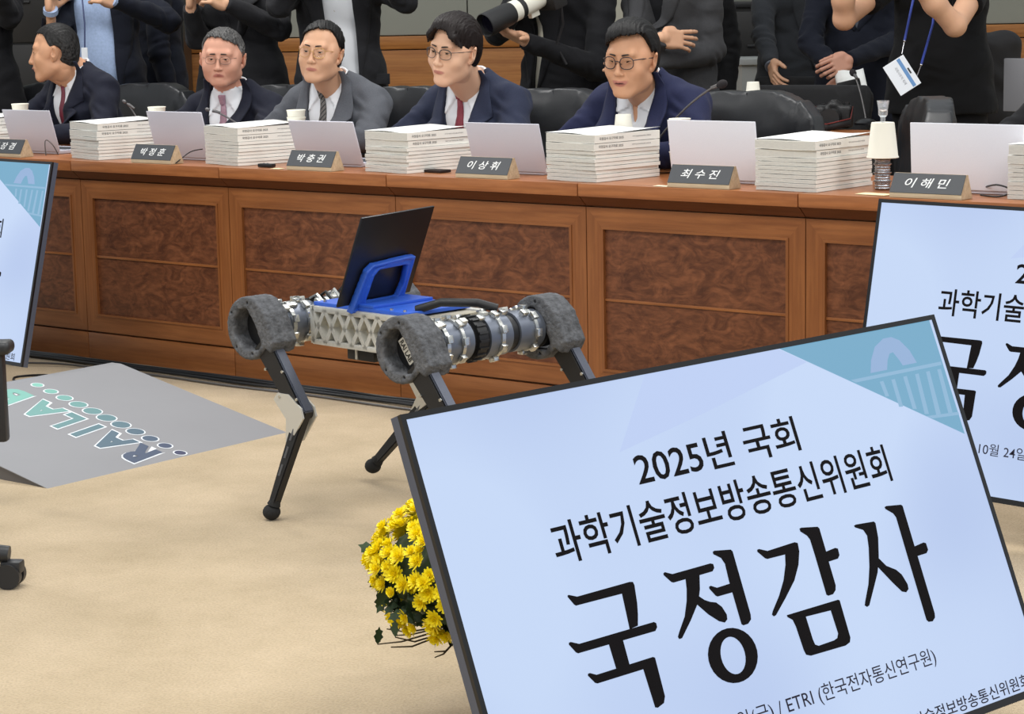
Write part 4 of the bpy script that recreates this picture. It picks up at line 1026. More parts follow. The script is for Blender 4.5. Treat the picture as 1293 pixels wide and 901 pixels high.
ME_SPINE = text_mesh('국정감사 요구자료 2025', M_PRINT, 0.11, 0.009, off=0.01)
ME_SPINE2 = text_mesh('과학기술정보방송통신위원회', M_PRINT, 0.085, 0.004)
ME_LOOSE = None
def loose_sheet():
    n = 12; m = MB(); vs = []
    for i in range(n + 1):
        for j in range(5):
            u = i / n; v = j / 4; vs.append((0.215 * u - 0.002, 0.30 * v, 0.0015 + 0.006 * (1 - u) ** 2 * v + 0.004 * math.sin(u * 5 + v * 2) * u + 0.012 * v * u * 0.4))
    m.add(vs, [(i * 5 + j, (i + 1) * 5 + j, (i + 1) * 5 + j + 1, i * 5 + j + 1) for i in range(n) for j in range(4)])
    return m.mesh('loose_paper', M_COVER, 60)
ME_LOOSE = loose_sheet()
ORD = ['first', 'second', 'third', 'fourth', 'fifth', 'sixth', 'seventh', 'eighth', 'ninth']
def stack(corner, rz, where, n_thin=7, seed=0, fan=0.002):
    """corner = world point of the spine-front corner of the stack"""
    rn = random.Random(seed); z = DT + 0.001
    g = 'reports stacked %s' % where
    a = R(rz)
    def place(me, th, label, thick=False):
        nonlocal z
        jx, jy, jr = rn.uniform(-fan, fan), rn.uniform(-fan, fan), rn.uniform(-1.2, 1.2)
        x = corner[0] - 0.212 * math.cos(a) + jx; y = corner[1] - 0.212 * math.sin(a) + jy
        t = thing('report', label, 'book', (x, y, z), a + R(jr), g)
        put('pages', me, t)
        if thick:
            put('spine_title', ME_SPINE, t, (0.2125, 0.02, th * 0.35), (R(90), 0, R(90)))
            put('spine_title', ME_SPINE2, t, (0.2125, 0.17, th * 0.45), (R(90), 0, R(90)))
        z += th + 0.0012
    for i in range(n_thin): place(TH_THIN[(i + seed) % 4], 0.0105 + 0.0004, 'thin white report, %s from the bottom of the stack %s' % (ORD[i], where))
    place(ME_THICK2, 0.022, 'thick report with printed spine, second from top of the stack %s' % where, True)
    place(ME_THICK, 0.026, 'topmost thick report with printed spine of the stack %s' % where, True)
    x = corner[0] - 0.212 * math.cos(a); y = corner[1] - 0.212 * math.sin(a)
    o = put('loose_paper', ME_LOOSE, None, (x, y, z), (0, 0, a)); tag(o, 'loose white sheet lying on top of the stack %s' % where, 'paper', 'loose sheets on the report stacks')
    sm = o.modifiers.new('thickness', 'SOLIDIFY'); sm.thickness = 0.0006
stack((-0.66, -0.02, 0), -10, 'at the left frame edge', 7, 1)
stack((0.110, 0.000, 0), -12, 'before the profile man', 7, 2)
stack((0.835, 0.012, 0), -11, 'before the wire-glasses man', 7, 3)
stack((1.628, 0.012, 0), -7, 'before the fringe-haired man', 7, 4)
stack((2.412, -0.005, 0), -7, 'before the smiling man', 8, 5)
stack((3.196, -0.003, 0), -3, 'beside the paper-cup pile', 8, 6)
stack((3.975, 0.050, 0), -3, 'at the right frame edge', 8, 7)

# laptops: pale lids turned to the room
M_LID = mat('lid_pale_grey', srgb(204, 203, 214), 0.42, metal=0.1, noise=0.02, nscale=400); M_KEYS = mat('laptop_keys', srgb(60, 62, 68), 0.5); M_LIDW = mat('lid_white', srgb(226, 226, 234), 0.45, noise=0.02, nscale=400)
def laptop(x0, x1, top, label, lean=9, y=0.17, m=None, shear=0.0):
    w = x1 - x0
    t = thing('laptop', label, 'laptop', (x0, y, DT + 0.001), 0, 'open laptops with their lids to the room')
    b_ = MB(); b_.box((0.012, 0.0, 0), (w - 0.012, 0.20, 0.014), bev=0.003); put('base', b_.mesh('base', M_LID, 30), t)
    b_ = MB(); b_.box((0.03, 0.05, 0.014), (w - 0.03, 0.15, 0.0155)); put('keyboard', b_.mesh('keyboard', M_KEYS, None), t)
    hgt = (top - DT - 0.012) / math.cos(R(lean))
    b_ = MB(); b_.box((0, -0.006, 0), (w, 0, hgt), bev=0.0025); l = put('lid', b_.mesh('lid', m or M_LID, 30), t, (0, 0.0, 0.010), (R(lean), 0, 0)); l.rotation_euler = (R(lean), R(shear), 0)
    b_ = MB(); b_.box((0.008, 0.0, 0.01), (w - 0.008, 0.001, hgt - 0.008)); put('display', b_.mesh('display', mat('laptop_display', (0.02, 0.02, 0.02, 1), 0.2, emit=(srgb(200, 215, 235), 0.5)), None), l)
    return t
laptop(-0.578, -0.295, 0.930, 'laptop lid by the left frame edge beside the profile man stack', 15, 0.16)
laptop(0.260, 0.552, 0.938, 'laptop lid behind the second nameplate from the left', 15, 0.16)
laptop(0.992, 1.299, 0.918, 'laptop lid in front of the man in the grey suit', 18, 0.16)
laptop(1.795, 2.100, 0.926, 'laptop lid in front of the fringe-haired man, his red tie beside it', 15, 0.16)
laptop(2.589, 2.906, 0.948, 'laptop lid right of the smiling man, behind his nameplate', 8, 0.16, M_LIDW)
laptop(3.418, 3.770, 0.955, 'widest white laptop lid near the right edge, in front of the empty chair', 4, 0.16, M_LIDW)

# nameplates
M_PLATE = mat('plate_dark', srgb(66, 68, 72), 0.45); M_PWOOD = wood_mat('plate_beech', srgb(196, 172, 140), srgb(214, 194, 162), 3, rough=0.5); M_WHITE = mat('plate_lettering', srgb(236, 236, 234), 0.6)
def nameplate(xl, xr, y, txt, label):
    w = xr - xl
    t = thing('nameplate', label, 'nameplate', (xl, y, DT + 0.001), 0, 'nameplates along the desk edge')
    b_ = MB(); b_.prism([(0, 0), (0.064, 0), (0.064, 0.006), (0.038, 0.066), (0.030, 0.066), (0.0, 0.012)], 0, w, 'x'); put('wooden_block', b_.mesh('wooden_block', M_PWOOD, 30), t)
    Lp = math.hypot(0.030, 0.054); b_ = MB(); b_.box((0.001, 0, -0.0015), (w - 0.001, Lp - 0.002, 0.0012))
    pl = put('dark_face', b_.mesh('dark_face', M_PLATE, None), t, (0, 0.0 - 0.0006, 0.0135), (math.atan2(0.054, 0.030), 0, 0))
    me = text_mesh(txt, M_WHITE, w * 0.62, Lp * 0.48, off=0.010, shear=0.25, align='CENTER'); put('name_lettering', me, pl, (w * 0.5, Lp * 0.26, 0.0016))
nameplate(-0.52, -0.300, -0.034, '김 장 겸', 'nameplate cut off by the left frame edge')
nameplate(0.325, 0.535, -0.034, '박 정 훈', 'nameplate in front of the second laptop lid from the left')
nameplate(1.115, 1.325, -0.034, '박 충 권', 'nameplate in front of the grey-suited man laptop')
nameplate(1.872, 2.087, -0.034, '이 상 휘', 'nameplate in front of the fringe-haired young man laptop')
nameplate(2.700, 2.920, -0.034, '최 수 진', 'nameplate in front of the white lid beside the smiling man')
nameplate(3.450, 3.672, -0.034, '이 해 민', 'nameplate above the right monitor, in front of the widest lid')

# paper cups
M_CUP = mat('cup_paper', srgb(236, 232, 218), 0.8)
b_ = MB(); b_.lathe([(0.0, 0.0), (0.0245, 0.0), (0.0255, 0.003), (0.0335, 0.072), (0.035, 0.0745), (0.0355, 0.0765), (0.034, 0.0775), (0.0325, 0.0755), (0.024, 0.004), (0, 0.004)], 28)
ME_CUP = b_.mesh('paper_cup', M_CUP, 40)
def cup(loc, label, up=True, s=1.0):
    o = put('paper_cup', ME_CUP, None, loc, (0, 0, 0) if up else (PI, 0, 0), (s, s, s)); tag(o, label, 'cup', 'paper cups'); 
    if not up: o.location = (loc[0], loc[1], loc[2] + 0.0775 * s)
def on_desk(x, y): return (x, y, DT + 0.001)
def cup_pile(xy, n, where, up=True, s=1.0, step=0.026):
    for k in range(n):
        top = k == n - 1
        cup((xy[0], xy[1], DT + 0.001 + k * step), 'paper cup, %s from bottom of the pile %s' % (ORD[k], where), up, s)
cup_pile((-0.734, 0.330, 0.709), 5, 'behind the leftmost laptop lid')
cup_pile((0.078, 0.330, 0.724), 5, 'behind the second laptop lid')
cup_pile((0.818, 0.330, 0.744), 5, 'behind the grey-suited man laptop')
cup_pile((2.259, 0.360, 0.763), 4, 'upside down before the smiling man', up=False, step=0.037)
cup_pile((2.500, 0.330, 0.756), 5, 'right of the smiling man')
# tall pile: sleeve of foil cups, an upturned paper cup and a clear spout
M_FOIL = mat('foil_sleeve', srgb(168, 168, 172), 0.22, metal=0.9, noise=0.35, nscale=90, bump=0.8, bscale=160)
M_CLEAR = mat('clear_plastic', (0.95, 0.97, 1, 1), 0.08, trans=0.85, spec=0.6)
px_, py_, _ = (3.317, 0.167, 0.757)
fo = thing('foil_cup_sleeve', 'crinkled silver sleeve of nested cups under the tall upturned paper cup', 'cups', (px_, py_, DT + 0.001))
prof = [(0, 0)]
for i in range(12): prof += [(0.021, 0.0075 * i), (0.0235, 0.0075 * i + 0.004), (0.021, 0.0075 * i + 0.0072)]
prof += [(0, 0.0905)]
b_ = MB(); b_.lathe(prof, 20); put('sleeve', b_.mesh('sleeve', M_FOIL, 60), fo)
for i in range(3): b_ = MB(); b_.lathe([(0.0215, 0), (0.0265, 0.003), (0.0265, 0.005), (0.0215, 0.006)], 20); put('cup_rim', b_.mesh('cup_rim', M_FOIL, 60), fo, (0, 0, 0.02 + i * 0.025))
cup((px_, py_, DT + 0.0925), 'large upturned paper cup on the silver sleeve, beside the sixth stack', up=False, s=1.32)
b_ = MB(); b_.lathe([(0, 0), (0.007, 0), (0.007, 0.014), (0.013, 0.020), (0.014, 0.036), (0.018, 0.060), (0.019, 0.062), (0.016, 0.062), (0.012, 0.036), (0, 0.03)], 20)
o = b_.build('clear_spout', M_CLEAR, None, 40, (px_, py_, DT + 0.0925 + 0.0775 * 1.32 + 0.0005)); tag(o, 'small clear plastic spout on top of the tall upturned cup', 'spout')

# gooseneck microphones
M_MIC = mat('mic_grey', srgb(104, 102, 102), 0.35, metal=0.5); M_FOAMB = mat('mic_foam', srgb(36, 32, 34), 0.95, bump=0.6, bscale=900)
def mic(tip, foot, label, foam=0.009, r=0.0032):
    t = thing('gooseneck_microphone', label, 'microphone', foot, 0, 'gooseneck microphones')
    F = Vector(foot); T = Vector(tip) - F
    b_ = MB(); b_.lathe([(0, 0), (0.045, 0), (0.045, 0.008), (0.03, 0.02), (0.012, 0.026), (0, 0.026)], 24); put('base', b_.mesh('base', M_BEZEL, 40), t)
    pts = []
    for i in range(13):
        s_ = i / 12; p = Vector((T.x * s_ ** 1.15, T.y * s_ ** 1.15, 0.02 + (T.z - 0.02) * (1 - (1 - s_) ** 1.35)))
        pts.append(p)
    d = (pts[-1] - pts[-2]).normalized()
    b_ = MB(); b_.tube(pts[:-1] + [pts[-1] - d * 0.02], r, 10); put('neck', b_.mesh('neck', M_MIC, 60), t)
    b_ = MB(); b_.cyl(pts[-1] - d * 0.05, pts[-1] - d * 0.02, r * 1.5, r * 2.0, 12); put('capsule_sleeve', b_.mesh('capsule_sleeve', M_MIC, 40), t)
    q = Matrix.Translation(pts[-1]) @ d.to_track_quat('Z', 'Y').to_matrix().to_4x4()
    b_ = MB(); b_.ball((0, 0, 0), foam, n=16, sc=(1, 1, 1.45), M=q); put('foam_cap', b_.mesh('foam_cap', M_FOAMB if foam > 0.012 else M_MIC, 60), t)
mic((-0.205, 0.420, 0.950), ((-0.123, 0.500, 0.816)[0], 0.46, DT + 0.001), 'short grey microphone in front of the profile man chair', 0.007)
mic((0.337, 0.350, 0.931), ((0.531, 0.500, 0.831)[0], 0.46, DT + 0.001), 'long grey microphone crossing the pink tie of the wire-glasses man', 0.007)
mic((2.641, 0.360, 1.046), ((2.280, 0.440, 0.849)[0], 0.44, DT + 0.001), 'long microphone with black foam tip slanting right of the smiling man', 0.014, 0.0036)

# small things on the worktop
M_BLK = mat('black_plastic', srgb(22, 22, 24), 0.4)
rm = thing('remote_control', 'small black remote lying at the desk edge under the third laptop', 'remote', (0.970, 0.016, 0.757), R(6))
b_ = MB(); b_.box((-0.032, -0.012, 0), (0.032, 0.012, 0.013), bev=0.004); put('case', b_.mesh('case', M_BLK, 30), rm)
b_ = MB(); b_.cyl((-0.012, 0, 0.013), (-0.012, 0, 0.0145), 0.004, n=10); b_.cyl((0.004, 0, 0.013), (0.004, 0, 0.0145), 0.004, n=10); o = put('buttons', b_.mesh('buttons', M_MSIDE, 30), rm)
b_ = MB(); b_.box((-0.065, -0.03, 0), (0.075, 0.02, 0.009), bev=0.002); o = b_.build('black_folder', mat('folder_black', srgb(38, 26, 24), 0.6), None, 30, (1.644, 0.114, 0.757), (0, 0, R(-7))); tag(o, 'thin dark folder sticking out under the fourth stack', 'folder')
def note(x, y, w, d, label, c, rz=0):
    b_ = MB(); b_.box((-w / 2, -d / 2, 0), (w / 2, d / 2, 0.0012)); o = b_.build('paper_slip', mat('slip_' + c[0], c[1], 0.8), None, None, (x, y, DT + 0.001), (0, 0, R(rz))); tag(o, label, 'paper')
note((1.058, 0.017, 0.757)[0], -0.02, 0.04, 0.03, 'pale yellow paper slip left of the third nameplate', ('yellow', srgb(240, 232, 188)))
note((2.673, -0.022, 0.757)[0], -0.02, 0.05, 0.03, 'cream paper slip left of the nameplate beside the smiling man stack', ('cream', srgb(238, 226, 196)))
note((3.375, 0.053, 0.757)[0], 0.02, 0.10, 0.05, 'pale yellow slip in front of the silver cup sleeve', ('straw', srgb(236, 224, 176)), -6)
def cable(name, pts, r, label, m=None, group=None):
    P = [Vector(p) for p in pts]; out = []
    for i in range(len(P) - 1):
        p0 = P[max(i - 1, 0)]; p1 = P[i]; p2 = P[i + 1]; p3 = P[min(i + 2, len(P) - 1)]
        for k in range(6):
            t = k / 6; out.append(0.5 * ((2 * p1) + (-p0 + p2) * t + (2 * p0 - 5 * p1 + 4 * p2 - p3) * t * t + (-p0 + 3 * p1 - 3 * p2 + p3) * t ** 3))
    out.append(P[-1]); b_ = MB(); b_.tube(out, r, 6); o = b_.build(name, m or M_BLK, None, 60); return tag(o, label, 'cable', group)
cable('cable', [(-0.309, 0.100, 0.729), (-0.312, 0.100, 0.811), (-0.295, 0.120, 0.798), (-0.284, 0.140, 0.754)], 0.0022, 'thin grey cable rising by the leftmost laptop lid', M_MIC)
cable('cable', [(0.544, -0.017, 0.760), (0.518, 0.080, 0.793), (0.543, 0.120, 0.802)], 0.0020, 'black cable curling from the second laptop lid')
cable('cable', [(3.583, 0.229, 0.760), (3.709, 0.100, 0.790), (3.757, 0.100, 0.775), (3.729, 0.080, 0.760), (3.662, 0.101, 0.760)], 0.0026, 'black cable looped beside the rightmost nameplate')

# ------------------------------------------------------------------ chairs
M_LEATH = mat('black_leather', srgb(28, 29, 32), 0.38, noise=0.1, nscale=30, bump=0.08, bscale=300); M_CHROME = mat('chrome', srgb(180, 180, 184), 0.15, metal=1.0); M_MESH = mat('black_mesh', srgb(30, 30, 32), 0.8, bump=0.5, bscale=900)
def leather_back():
    s = SDF((-0.38, -0.12, -0.12), (0.38, 0.22, 0.50), 0.009)
    s.box((0, 0.03, 0.2), (0.30, 0.052, 0.24), 0.05, 0.01)
    X, Y, Z = s.grid3()
    top = poly_sd([(-0.20, -0.2), (0.20, -0.2), (0.295, 0.05), (0.315, 0.25), (0.30, 0.34), (0.24, 0.405), (0.12, 0.432), (-0.12, 0.432), (-0.24, 0.405), (-0.30, 0.34), (-0.315, 0.25), (-0.295, 0.05)], X[:, 0, :] + 0 * Z[0], Z[0] + 0 * X[:, 0, :])[:, None, :]
    curve = 0.35 * X ** 2
    yy = Y - 0.02 + curve - 0.06 * np.clip(Z - 0.1, 0, 1)
    prof = np.abs(yy) - 0.055 + 0.25 * np.clip(top + 0.05, 0, 0.05) ** 1.0
    d = np.maximum(prof, top)
    groove = np.abs(np.abs(X) - 0.235 + 0.05 * (Z - 0.2)) - 0.004
    d = d + 0.006 * np.exp(-(groove / 0.006) ** 2 * 0.5) * (Z > -0.1)
    d = d + 0.0035 * np.sin(Z * 34 + np.sin(X * 14) * 1.2) * (np.abs(X) < 0.24) + 0.0015 * np.sin(X * 55 + Z * 20)
    return s.mesh('backrest', [M_LEATH], arr=d.astype(np.float32), adapt=0.01)
ME_LBACK = leather_back()
def chair_meshes():
    s = SDF((-0.33, -0.36, -0.08), (0.33, 0.30, 0.12), 0.012); s.box((0, -0.03, 0.01), (0.27, 0.27, 0.055), 0.045, 0.01); seat = s.mesh('seat', [M_LEATH], adapt=0.02)
    b_ = MB(); b_.cyl((0, 0, -0.33), (0, 0, -0.05), 0.028, 0.028, 14); post = b_.mesh('gas_post', M_CHROME, 40)
    legs = []
    for k in range(5):
        a = 2 * PI * k / 5 + 0.3; b_ = MB(); e = (0.30 * math.cos(a), 0.30 * math.sin(a), -0.36)
        b_.tube([(0, 0, -0.31), (e[0] * 0.5, e[1] * 0.5, -0.33), e], [0.028, 0.022, 0.016], 8); legs.append((b_.mesh('leg', M_BLK, 50), e))
    b_ = MB(); b_.cyl((-0.022, 0, 0), (-0.006, 0, 0), 0.026, n=16); b_.cyl((0.006, 0, 0), (0.022, 0, 0), 0.026, n=16); b_.box((-0.005, -0.012, 0.0), (0.005, 0.012, 0.04)); cast = b_.mesh('caster', M_BLK, 40)
    s = SDF((-0.06, -0.26, -0.24), (0.06, 0.20, 0.06), 0.010); s.box((0, -0.03, 0.0), (0.035, 0.17, 0.022), 0.02, 0.01); s.cap((0, -0.12, 0), (0, -0.05, -0.2), 0.02, 0.022, 0.03); arm = s.mesh('armrest', [M_LEATH], adapt=0.02)
    return seat, post, legs, cast, arm
CH = chair_meshes()
def leather_chair(loc, yaw, label, group='black leather chairs behind the desk', arms=True):
    seat, post, legs, cast, arm = CH
    t = thing('leather_chair', label, 'chair', (loc[0], loc[1], 0), R(yaw), group)
    put('seat', seat, t, (0, -0.12, 0.44)); put('backrest', ME_LBACK, t, (0, 0.16, 0.555)); put('gas_post', post, t, (0, 0, 0.42))
    for me, e in legs:
        l = put('leg', me, t, (0, 0, 0.42)); put('caster', cast, l, (e[0], e[1], e[2] - 0.032), (0, 0, math.atan2(e[1], e[0]) + PI / 2))
    if arms:
        for q in (-1, 1): put('armrest', arm, t, (q * 0.30, -0.06, 0.64))
    return t
leather_chair((-1.46, 0.93), -4, 'black leather chair left of the profile man, cut off by the frame', arms=False)
leather_chair((-0.86, 0.97), 3, 'black leather chair behind the profile man', arms=False)
leather_chair((-0.05, 1.00), 0, 'black leather chair behind the wire-glasses man', arms=False)
leather_chair((0.62, 0.98), -4, 'black leather chair behind the grey-suited man', arms=False)
leather_chair((1.38, 0.96), 4, 'black leather chair behind the fringe-haired young man', arms=False)
leather_chair((2.23, 0.97), 4, 'black leather chair behind the smiling man', arms=False)
leather_chair((2.93, 0.80), -54, 'empty black leather chair turned sideways near the badge', arms=False)

# press seats and tables of the second row
def mesh_chair(loc, yaw, label):
    t = thing('mesh_chair', label, 'chair', (loc[0], loc[1], 0), R(yaw), 'black mesh chairs of the second row')
    s = SDF((-0.32, -0.1, 0.36), (0.32, 0.1, 0.98), 0.012); s.box((0, 0, 0.68), (0.27, 0.022, 0.27), 0.02, 0.01); X, Y, Z = s.grid3()
    pg = poly_sd([(-0.22, 0.42), (0.22, 0.42), (0.275, 0.90), (0.25, 0.945), (-0.25, 0.945), (-0.275, 0.90)], X[:, 0, :] + 0 * Z[0], Z[0] + 0 * X[:, 0, :])[:, None, :]
    me = s.mesh('backrest', [M_MESH], arr=np.maximum(np.abs(Y + 0.5 * X ** 2 - 0.02) - 0.018, pg).astype(np.float32), adapt=0.02); put('backrest', me, t, (0, 0.2, 0))
    b_ = MB(); b_.box((-0.25, -0.26, 0.42), (0.25, 0.2, 0.48), bev=0.02); put('seat', b_.mesh('seat', M_MESH, 30), t)
    for sx in (-1, 1):
        for sy in (-1, 1): b_ = MB(); b_.cyl((sx * 0.22, sy * 0.2, 0.0), (sx * 0.20, sy * 0.18, 0.43), 0.012); put('leg', b_.mesh('leg', M_BLK, 40), t)
x, y, z = (1.745, 2.271, 0.913)
mesh_chair((x, y), 12, 'black mesh-backed chair behind the long microphone, in front of the charcoal-suited man')
x, y, z = (1.258, 3.054, 0.941)
mesh_chair((x, y), 8, 'black chair whose top edge shows just above the mesh-backed chair')
M_DARKCAB2 = mat('dark_panel', srgb(30, 27, 26), 0.6)
M_GTABLE = mat('grey_laminate', srgb(176, 178, 176), 0.5)
def table(name, lo, hi, label, m, M, top=0.03):
    t = thing(name, label, 'table'); t.matrix_world = M
    b_ = MB(); b_.box((lo[0], lo[1], hi[2] - top), hi, bev=0.003); put('tabletop', b_.mesh('tabletop', m, 30), t)
    pm = M_DARKCAB2 if name == 'rear_table' else m
    b_ = MB(); b_.box((lo[0] + 0.02, lo[1] + 0.02, 0.02), (hi[0] - 0.02, lo[1] + 0.04, hi[2] - top)); put('front_panel', b_.mesh('front_panel', pm, None), t)
    for x_ in (lo[0] + 0.02, hi[0] - 0.04): b_ = MB(); b_.box((x_, lo[1] + 0.04, 0), (x_ + 0.02, hi[1] - 0.02, hi[2] - top)); put('side_panel', b_.mesh('side_panel', pm, None), t)
def wall_frame(p): 
    m = WM.copy(); m.translation = (p[0], p[1], 0); return m
p = (0.471, 4.045, 0.934)
table('grey_table', (-0.12, -0.1, 0), (0.42, 0.35, 1.0), 'pale grey cabinet top between the grey blazer and the charcoal suit', M_GTABLE, wall_frame(p), 0.03)
# dark equipment behind the press
M_DARKCAB = mat('dark_cabinet', srgb(26, 24, 23), 0.45, noise=0.2, nscale=8)
def cabinet(p, w, hgt, dep, label, nsh=2):
    t = thing('equipment_cabinet', label, 'cabinet'); t.matrix_world = wall_frame(p)
    b_ = MB(); b_.box((-w / 2, 0.02, 0), (w / 2, dep, hgt)); put('carcass', b_.mesh('carcass', M_DARKCAB, None), t)
    b_ = MB(); b_.box((-w / 2 - 0.015, -0.01, hgt), (w / 2 + 0.015, dep, hgt + 0.03), bev=0.004); put('top', b_.mesh('top', M_BLK, 30), t)
    for i in range(nsh):
        z0 = 0.05 + i * (hgt - 0.06) / nsh; b_ = MB(); b_.box((-w / 2 + 0.01, 0.0, z0), (w / 2 - 0.01, 0.02, z0 + (hgt - 0.06) / nsh - 0.012), bev=0.003); f = put('drawer', b_.mesh('drawer', M_DARKCAB, 30), t)
        b_ = MB(); b_.box((-0.09, -0.016, z0 + 0.2), (0.09, 0.0, z0 + 0.213), bev=0.003); put('handle', b_.mesh('handle', M_BLK, 30), f)
cabinet((0.227, 4.473, 1.122), 0.62, 1.25, 0.3, 'tall black equipment cabinet between the grey blazer and the charcoal suit', 3)
cabinet((-2.767, 1.972, 1.199), 0.55, 1.7, 0.35, 'dark equipment cabinet at the far left behind the profile man', 3)
cabinet((-2.177, 2.398, 0.983), 0.30, 1.6, 0.3, 'dark cabinet seen between the lanyard man and the black-jacketed person', 3)
# pale pillar
pb = MB(); pb.box((-0.20, -0.12, 0), (0.16, 0.05, 3.35), bev=0.004); pil = pb.build('trim_1', M_PALE, None, 30); pil.matrix_world = wall_frame((-0.521, 4.276, 1.173)); tag(pil, kind='structure')
pb = MB(); pb.box((-0.03, -0.12, 0), (0.03, 0.05, 3.35), bev=0.004); pil = pb.build('trim_2', M_PALE, None, 30); pil.matrix_world = wall_frame((-0.059, 4.513, 1.165)); tag(pil, kind='structure')

# second-row table at right with a camera, cup, microphone, monitor
M_CAMB = mat('camera_black', srgb(26, 25, 26), 0.45, bump=0.3, bscale=500)
zt = 0.80
p = (2.343, 1.613, 0.800)
t2 = Matrix.Translation((p[0], p[1], 0)) @ Matrix.Rotation(R(0), 4, 'Z')
table('rear_table', (-0.62, 0.0, 0), (-0.03, 0.36, zt), 'wood-edged table behind the sixth stack, carrying a black camera', M_EDGE, t2, 0.03)
def dslr(loc, rz, label, name='camera', lens_white=False):
    t = thing(name, label, 'camera', loc, R(rz))
    s = SDF((-0.09, -0.06, -0.01), (0.09, 0.06, 0.12), 0.004); s.box((0, 0, 0.045), (0.070, 0.030, 0.045), 0.014, 0.01); s.box((-0.052, -0.018, 0.045), (0.02, 0.026, 0.042), 0.014, 0.012); s.ell((0, -0.005, 0.092), (0.027, 0.030, 0.018), 0.012); s.box((0, -0.01, 0.108), (0.012, 0.012, 0.003), 0.002, 0.004)
    put('camera_body', s.mesh('camera_body', [M_CAMB], adapt=0.01), t)
    b_ = MB(); b_.cyl((0.045, 0.0, 0.088), (0.045, 0.0, 0.100), 0.012, n=16); b_.cyl((-0.045, 0, 0.088), (-0.045, 0, 0.096), 0.009, n=14); put('dials', b_.mesh('dials', M_BLK, 40), t)
    return t
cm = dslr(tuple(p[:2] + ()) + (zt + 0.001,) if False else ((2.088, 2.005, 0.813)[0], (2.088, 2.005, 0.813)[1], zt + 0.001), 20, 'black camera with red-edged strap on the rear table, above the sixth stack')
b_ = MB(); M_ = Matrix.Rotation(R(90), 4, 'X'); b_.cyl((0, -0.03, 0.045), (0, -0.105, 0.045), 0.034, 0.036, 24); b_.cyl((0, -0.105, 0.045), (0, -0.112, 0.045), 0.037, 0.037, 24); put('lens', b_.mesh('lens', M_CAMB, 40), cm)
M_STRAP = mat('strap_black', srgb(24, 22, 24), 0.7); M_STRAPR = mat('strap_red', srgb(120, 40, 36), 0.7)
b_ = MB(); pts = [(-0.072, 0, 0.07), (-0.13, -0.03, 0.05), (-0.17, -0.08, 0.012), (-0.10, -0.13, 0.008), (0.0, -0.15, 0.012), (0.08, -0.10, 0.03), (0.072, 0, 0.07)]
for i in range(len(pts) - 1):
    a_, c_ = Vector(pts[i]), Vector(pts[i + 1]); b_.add([a_ + Vector((0, 0, -0.014)), c_ + Vector((0, 0, -0.014)), c_ + Vector((0, 0, 0.014)), a_ + Vector((0, 0, 0.014))], [(0, 1, 2, 3)], 0); b_.add([a_ + Vector((0, -0.0005, 0.012)), c_ + Vector((0, -0.0005, 0.012)), c_ + Vector((0, -0.0005, 0.016)), a_ + Vector((0, -0.0005, 0.016))], [(0, 1, 2, 3)], 1)
so = put('strap', b_.mesh('strap', [M_STRAP, M_STRAPR], 80), cm); sm = so.modifiers.new('thickness', 'SOLIDIFY'); sm.thickness = 0.0018
put('strap_lettering', text_mesh('Canon', M_STRAPR, 0.05, 0.011, off=0.01), so, (-0.07, -0.147, 0.004), (R(90), 0, R(-8)))
mic((1.975, 2.342, 1.001), ((2.083, 2.256, 0.793)[0], (2.083, 2.256, 0.793)[1], zt + 0.001), 'upright microphone with dark foam tip between the camera and the tall cup', 0.014, 0.0036)
cup(((1.992, 1.569, 0.954)[0], (1.992, 1.569, 0.954)[1], 0.0), 'upturned paper cup on the ledge right of the smiling man chair', up=False, s=0.9)
_c = [o for o in bpy.data.objects if o.get('label', '').startswith('upturned paper cup on the ledge')][0]; _cz = (1.994, 1.565, 0.928)
_c.location = (_cz[0], _cz[1], _cz[2] + 0.0775 * 0.9)
cs = thing('small_side_table', 'small dark stand carrying the upturned cup behind the smiling man chair', 'table', (_cz[0], _cz[1], 0))
b_ = MB(); b_.box((-0.12, -0.06, _cz[2] - 0.02), (0.12, 0.10, _cz[2] - 0.0005), bev=0.003); put('tabletop', b_.mesh('tabletop', M_DARKCAB, 30), cs)
b_ = MB(); b_.cyl((0, 0.02, 0.02), (0, 0.02, _cz[2] - 0.02), 0.02); put('post', b_.mesh('post', M_BLK, 40), cs); b_ = MB(); b_.cyl((0, 0.02, 0), (0, 0.02, 0.02), 0.14, n=24); put('foot', b_.mesh('foot', M_BLK, 40), cs)
p = (2.633, 2.476, 0.990)
mt = thing('desk_monitor', 'grey screen back at the right edge behind the t-shirt person', 'monitor', (p[0], p[1], 0), R(-5))
b_ = MB(); b_.box((-0.07, 0, p[2] - 0.14), (0.35, 0.02, p[2] + 0.065), bev=0.004); put('screen_back', b_.mesh('screen_back', mat('back_grey', srgb(128, 128, 132), 0.5), 30), mt)
b_ = MB(); b_.box((0.1, 0.02, 0.02), (0.16, 0.05, p[2])); b_.box((0, -0.05, 0), (0.26, 0.12, 0.02)); put('stand', b_.mesh('stand', M_BLK, None), mt)

